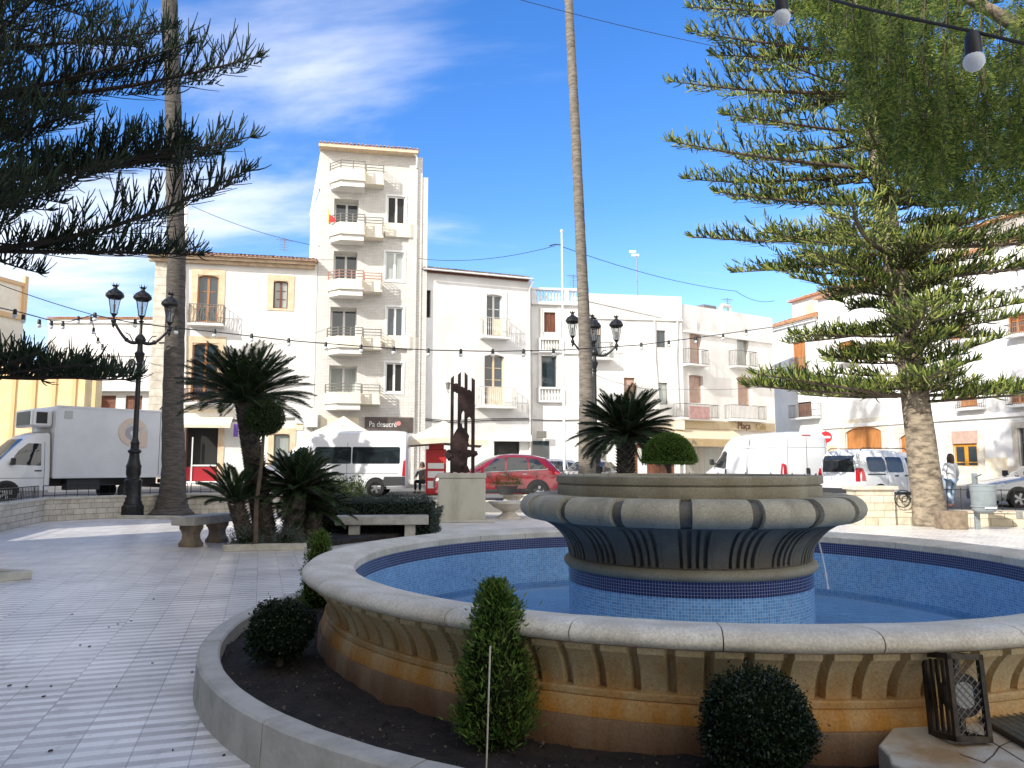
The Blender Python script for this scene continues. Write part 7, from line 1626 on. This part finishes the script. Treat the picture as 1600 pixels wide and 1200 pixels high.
# ================= MARKET PARASOLS, STALL THINGS =================
M_canvas = mat('cream_canvas', (0.66,0.58,0.44), (0.72,0.65,0.52), 1.5, .85)
def parasol(label, px, pypeak, pyedge, Y, hw):
    c = at(px, pypeak, Y); e = at(px, pyedge, Y); g = zs(Y); t = thing('market_parasol', label, 'parasol', (c.x, Y, g), R(8), 'cream parasols in front of the shops')
    h = c.z - g; he = e.z - g; mb = MB(); N = 8; pts = [(hw*s1, hw*s2) for s1, s2 in ((-1,-1),(0,-1),(1,-1),(1,0),(1,1),(0,1),(-1,1),(-1,0))]
    V = [(0,0,h)] + [(x*.5, y*.5, he+(h-he)*.46) for x, y in pts] + [(x, y, he+(.12 if i % 2 else 0)) for i, (x, y) in enumerate(pts)] + [(x, y, he-.22+(.12 if i % 2 else 0)) for i, (x, y) in enumerate(pts)]
    f = [(0,1+(i+1)%8,1+i) for i in range(8)] + [(1+i,1+(i+1)%8,9+(i+1)%8,9+i) for i in range(8)] + [(9+i,9+(i+1)%8,17+(i+1)%8,17+i) for i in range(8)]
    mb.add(V, f); mb.build('canopy', M_canvas, t)
    MB().tube([(0,0,0),(0,0,h-.03)], .035, 8).build('pole', M_whitepvc, t)
    rb = MB()
    for x, y in pts: rb.tube([(0,0,h-.1),(x*.97,y*.97,he-.02+(.12 if x*y == 0 else 0))], .012, 4)
    rb.build('ribs', M_whiteiron, t); return t
parasol('cream market parasol peeking over the roof of the minibus', 537, 650, 683, 36.5, 1.6)
parasol('cream market parasol behind the rusty sculpture', 693, 657, 690, 33.0, 1.75)
parasol('small cream parasol under the shop awning left of the dome topiary', 1003, 676, 690, 38.0, .9)
# red drinks display under the parasol
p = at(681, 750, 32.0); t_ = thing('drinks_display', 'tall red drinks display stand under the cream parasol by the sculpture', 'display stand', (p.x, 32.0, .45), R(5)); hh = at(681,702,32).z-.45
MB().box(-.42,-.25,0,.42,.25,hh).build('cabinet', mat('display_red', (0.5,0.03,0.03), rough=.35), t_, bevel=.03); q_ = MB()
for k, (z0, z1) in enumerate(((.25,.55),(.68,.95),(1.05,1.28))): q_.box(-.33,-.262,z0,.33,-.252,z1)
q_.build('shelf_panel', M_signw, t_); MB().box(-.3,-.25,hh+.005,.3,.2,hh+.2).build('header', mat('display_red', (0.5,0.03,0.03)), t_)
# awning/terrace frame posts
# ================= PEOPLE =================
M_skin = mat('skin', (0.50,0.30,0.21), rough=.55)
def person(label, loc, rot, H, top, trousers, hair, arm_l, arm_r, legs, hairlen=.10, shoe=None, seated=False, group=None):
    """one continuous skinned body (skin), with clothing and hair as child meshes; local +y is the back of the view direction, the figure faces +y"""
    t = thing('person', label, 'person', loc, rot, group); k = H / 1.65
    def skinned(name, verts, edges, rads, m, lv=2, root=0):
        me = bpy.data.meshes.new(name); me.from_pydata([tuple(Vector(v)*k) for v in verts], edges, []); o = bpy.data.objects.new(name, me); COL.objects.link(o)
        sk = o.modifiers.new('skin', 'SKIN'); 
        for i, r_ in enumerate(rads): me.skin_vertices[0].data[i].radius = (r_[0]*k, r_[1]*k) if isinstance(r_, tuple) else (r_*k, r_*k)
        me.skin_vertices[0].data[root].use_root = True; sk.use_smooth_shade = True
        ss_ = o.modifiers.new('sub', 'SUBSURF'); ss_.levels = lv; ss_.render_levels = lv
        dg = bpy.context.evaluated_depsgraph_get(); me2 = bpy.data.meshes.new_from_object(o.evaluated_get(dg)); bpy.data.objects.remove(o); me2.materials.clear(); me2.materials.append(m)
        for p in me2.polygons: p.use_smooth = True
        return me2
    hipz = .88 if not seated else .50
    V = [(0,0,hipz),(0,0,hipz+.20),(0,.0,hipz+.38),(0,0,hipz+.50),(0,.01,hipz+.57),(0,.02,hipz+.63),(0,.035,hipz+.70)]
    E = [(0,1),(1,2),(2,3),(3,4),(4,5),(5,6)]; Rr = [(.14,.10),(.12,.09),(.15,.10),(.13,.085),(.05,.05),(.075,.085),(.07,.08)]
    cloth = mk = None
    ends = []
    for sg, arm in ((-1, arm_l), (1, arm_r)):
        i0 = len(V); V += [(sg*.17,0,hipz+.48), (sg*.17+arm[0][0],arm[0][1],hipz+.48+arm[0][2]), (sg*.17+arm[1][0],arm[1][1],hipz+.48+arm[1][2])]; E += [(3,i0),(i0,i0+1),(i0+1,i0+2)]; Rr += [.055,.042,.028]
        w = Vector(V[i0+2]); e_ = Vector(V[i0+1]); d = (w - e_).normalized(); side = Vector((0,1,0)).cross(d).normalized(); pal = w + d*.07
        V.append(tuple(pal)); E.append((i0+2, len(V)-1)); Rr.append((.028,.018)); ip = len(V)-1
        for q, (off, L_) in enumerate(((-.027,.062),(-.009,.075),(.010,.07),(.026,.055))):
            a_ = pal + side*off + d*.03; b2 = a_ + d*L_*.55 + Vector((0,.008,0)); c2 = b2 + d*L_*.4 + Vector((0,.018,0)); n0 = len(V); V += [tuple(a_), tuple(b2), tuple(c2)]; E += [(ip,n0),(n0,n0+1),(n0+1,n0+2)]; Rr += [.010,.009,.007]
        a_ = w + d*.03 - side*.03*sg; n0 = len(V); V += [tuple(a_), tuple(a_ + d*.03 - side*.02*sg), tuple(a_ + d*.055 - side*.02*sg)]; E += [(i0+2,n0),(n0,n0+1),(n0+1,n0+2)]; Rr += [.011,.010,.008]
        ends.append((V[i0], V[i0+1], V[i0+2]))
    lg = []
    for sg, leg in ((-1, legs[0]), (1, legs[1])):
        i0 = len(V); hp_ = (sg*.09,0,hipz-.04); kn = (sg*.09+leg[0][0],leg[0][1],leg[0][2]); an = (sg*.09+leg[1][0],leg[1][1],leg[1][2]); V += [hp_, kn, an, (an[0],an[1]+.07,.035), (an[0],an[1]+.15,.025)]; E += [(0,i0),(i0,i0+1),(i0+1,i0+2),(i0+2,i0+3),(i0+3,i0+4)]; Rr += [.085,.058,.038,.035,.025]; lg.append((hp_, kn, an))
    me = skinned('body', V, E, Rr, M_skin); o = bpy.data.objects.new('body', me); COL.objects.link(o); o.parent = t
    # face: nose, eyes, mouth, ears belong to the head mesh
    fc = MB(); hz = hipz + .68
    fc.tube([(0,.105,hz+.01),(0,.135,hz-.02),(0,.118,hz-.03)], [.007,.013,.008], 6); fc.v = [tuple(Vector(v)*k) for v in fc.v]; fc.build('nose', M_skin, t)
    for sx_ in (-1, 1):
        q = MB(); q.sphere((sx_*.032,.108,hz+.022), .010, 8, 6); q.v = [tuple(Vector(v)*k) for v in q.v]; q.build('eye', M_black, t)
        q = MB(); q.sphere((sx_*.083,.03,hz), .022, 8, 6, 1.4); q.v = [tuple(Vector(v)*k) for v in q.v]; q.build('ear', M_skin, t)
    q = MB(); q.box(-.022,.105,hz-.055,.022,.116,hz-.048); q.v = [tuple(Vector(v)*k) for v in q.v]; q.build('mouth', M_redlamp, t)
    # jacket
    V2 = [(0,0,hipz-.06),(0,0,hipz+.12),(0,0,hipz+.36),(0,0,hipz+.50),(0,.005,hipz+.545)]; E2 = [(0,1),(1,2),(2,3),(3,4)]; R2 = [(.175,.135),(.165,.125),(.18,.125),(.15,.105),(.07,.07)]
    for a_, b2, c2 in ends: n0 = len(V2); c3 = Vector(b2).lerp(Vector(c2), .95); V2 += [a_, b2, tuple(c3)]; E2 += [(3,n0),(n0,n0+1),(n0+1,n0+2)]; R2 += [.08,.064,.05]
    me = skinned('jacket', V2, E2, R2, top); o = bpy.data.objects.new('jacket', me); COL.objects.link(o); o.parent = t
    V3 = [(0,0,hipz+.04)]; E3 = []; R3 = [(.15,.115)]
    for hp_, kn, an in lg: n0 = len(V3); V3 += [hp_, kn, (an[0],an[1],an[2]+.03)]; E3 += [(0,n0),(n0,n0+1),(n0+1,n0+2)]; R3 += [.10,.072,.055]
    me = skinned('trousers', V3, E3, R3, trousers); o = bpy.data.objects.new('trousers', me); COL.objects.link(o); o.parent = t
    hm = MB(); hm.lathe([(0,hipz+.85),(.05,hipz+.84),(.095,hipz+.79),(.115,hipz+.72),(.12,hipz+.64),(.11,hipz+.64-hairlen),(.06,hipz+.63-hairlen),(.05,hipz+.66)], 20)
    hm.v = [(x*1.0, (y*1.05 if y < .02 else y*.72) + .0, z + (.05 if (y > .05 and z < hipz+.72) else 0) + .004*noise.noise(Vector((x*40,y*40,z*20)))) for x, y, z in hm.v]
    hm.v = [tuple(Vector(v)*k) for v in hm.v]; hm.build('hair', hair, t)
    for hp_, kn, an in lg:
        q = MB(); q.box(an[0]-.042, an[1]-.055, 0.0, an[0]+.042, an[1]+.19, .055); q.v = [tuple(Vector(v)*k) for v in q.v]; q.build('shoe', shoe or M_dwood, t, bevel=.02)
    return t
M_jk = mat('white_jacket', (0.62,0.63,0.65), (0.74,0.75,0.76), 8, .8, .3); M_jeans = mat('pale_jeans', (0.30,0.40,0.52), (0.40,0.50,0.60), 10, .85); M_hair = mat('brown_hair', (0.035,0.022,0.015), (0.09,0.055,0.035), 25, .6, stretch=(3,3,.6)); M_dkjk = mat('dark_jacket', (0.02,0.02,0.025), rough=.8); M_gryj = mat('grey_clothes', (0.25,0.24,0.23), rough=.85)
person('person in a white jacket and pale jeans walking away past the orange door', (at(1489,790,24.6).x, 24.6, zs(24.6)), R(12), 1.62, M_jk, M_jeans, M_hair, ((-.12,-.02,-.22),(-.22,.02,-.44)), ((.07,-.02,-.26),(.10,.10,-.46)), (((-.02,.06,.46),(-.02,-.14,.08)),((.0,.10,.47),(.0,.16,.07))), .11, mat('red_shoe', (0.35,0.03,0.04), rough=.6))
person('person in a dark jacket standing half hidden behind the sago palms', (at(466,760,27.5).x, 28.6, zs(28.6)), R(150), 1.66, M_dkjk, M_gryj, M_hair, ((-.06,.02,-.26),(-.02,.14,-.44)), ((.06,.02,-.26),(.02,.14,-.44)), (((-.01,.02,.46),(-.02,-.01,.08)),((.01,.02,.47),(.02,.0,.08))), .03)
# a seated figure at a small table under the parasol
p = at(659, 750, 33.5)
person('person in grey sitting on a chair beside the red drinks display', (p.x, 33.6, zs(33.6)), R(160), 1.62, M_gryj, M_dkjk, M_hair, ((-.05,.10,-.22),(-.02,.28,-.30)), ((.05,.10,-.22),(.02,.28,-.30)), (((-.02,.42,.50),(-.02,.42,.08)),((.02,.42,.50),(.02,.42,.08))), .04, seated=True)
ch = thing('cafe_chair', 'pale cafe chair carrying the seated person in grey', 'chair', (p.x, 33.6, zs(33.6)), R(160)); MB().box(-.22,-.22,.40,.22,.2,.43).build('seat', M_greyiron, ch); MB().box(-.2,-.25,.5,.2,-.225,.85).build('backrest', M_greyiron, ch)
for x in (-.2,.2):
    for y in (-.235,.18): MB().tube([(x,y,0),(x,y,.40 if y > 0 else .86)], .012, 5).build('leg', M_greyiron, ch)
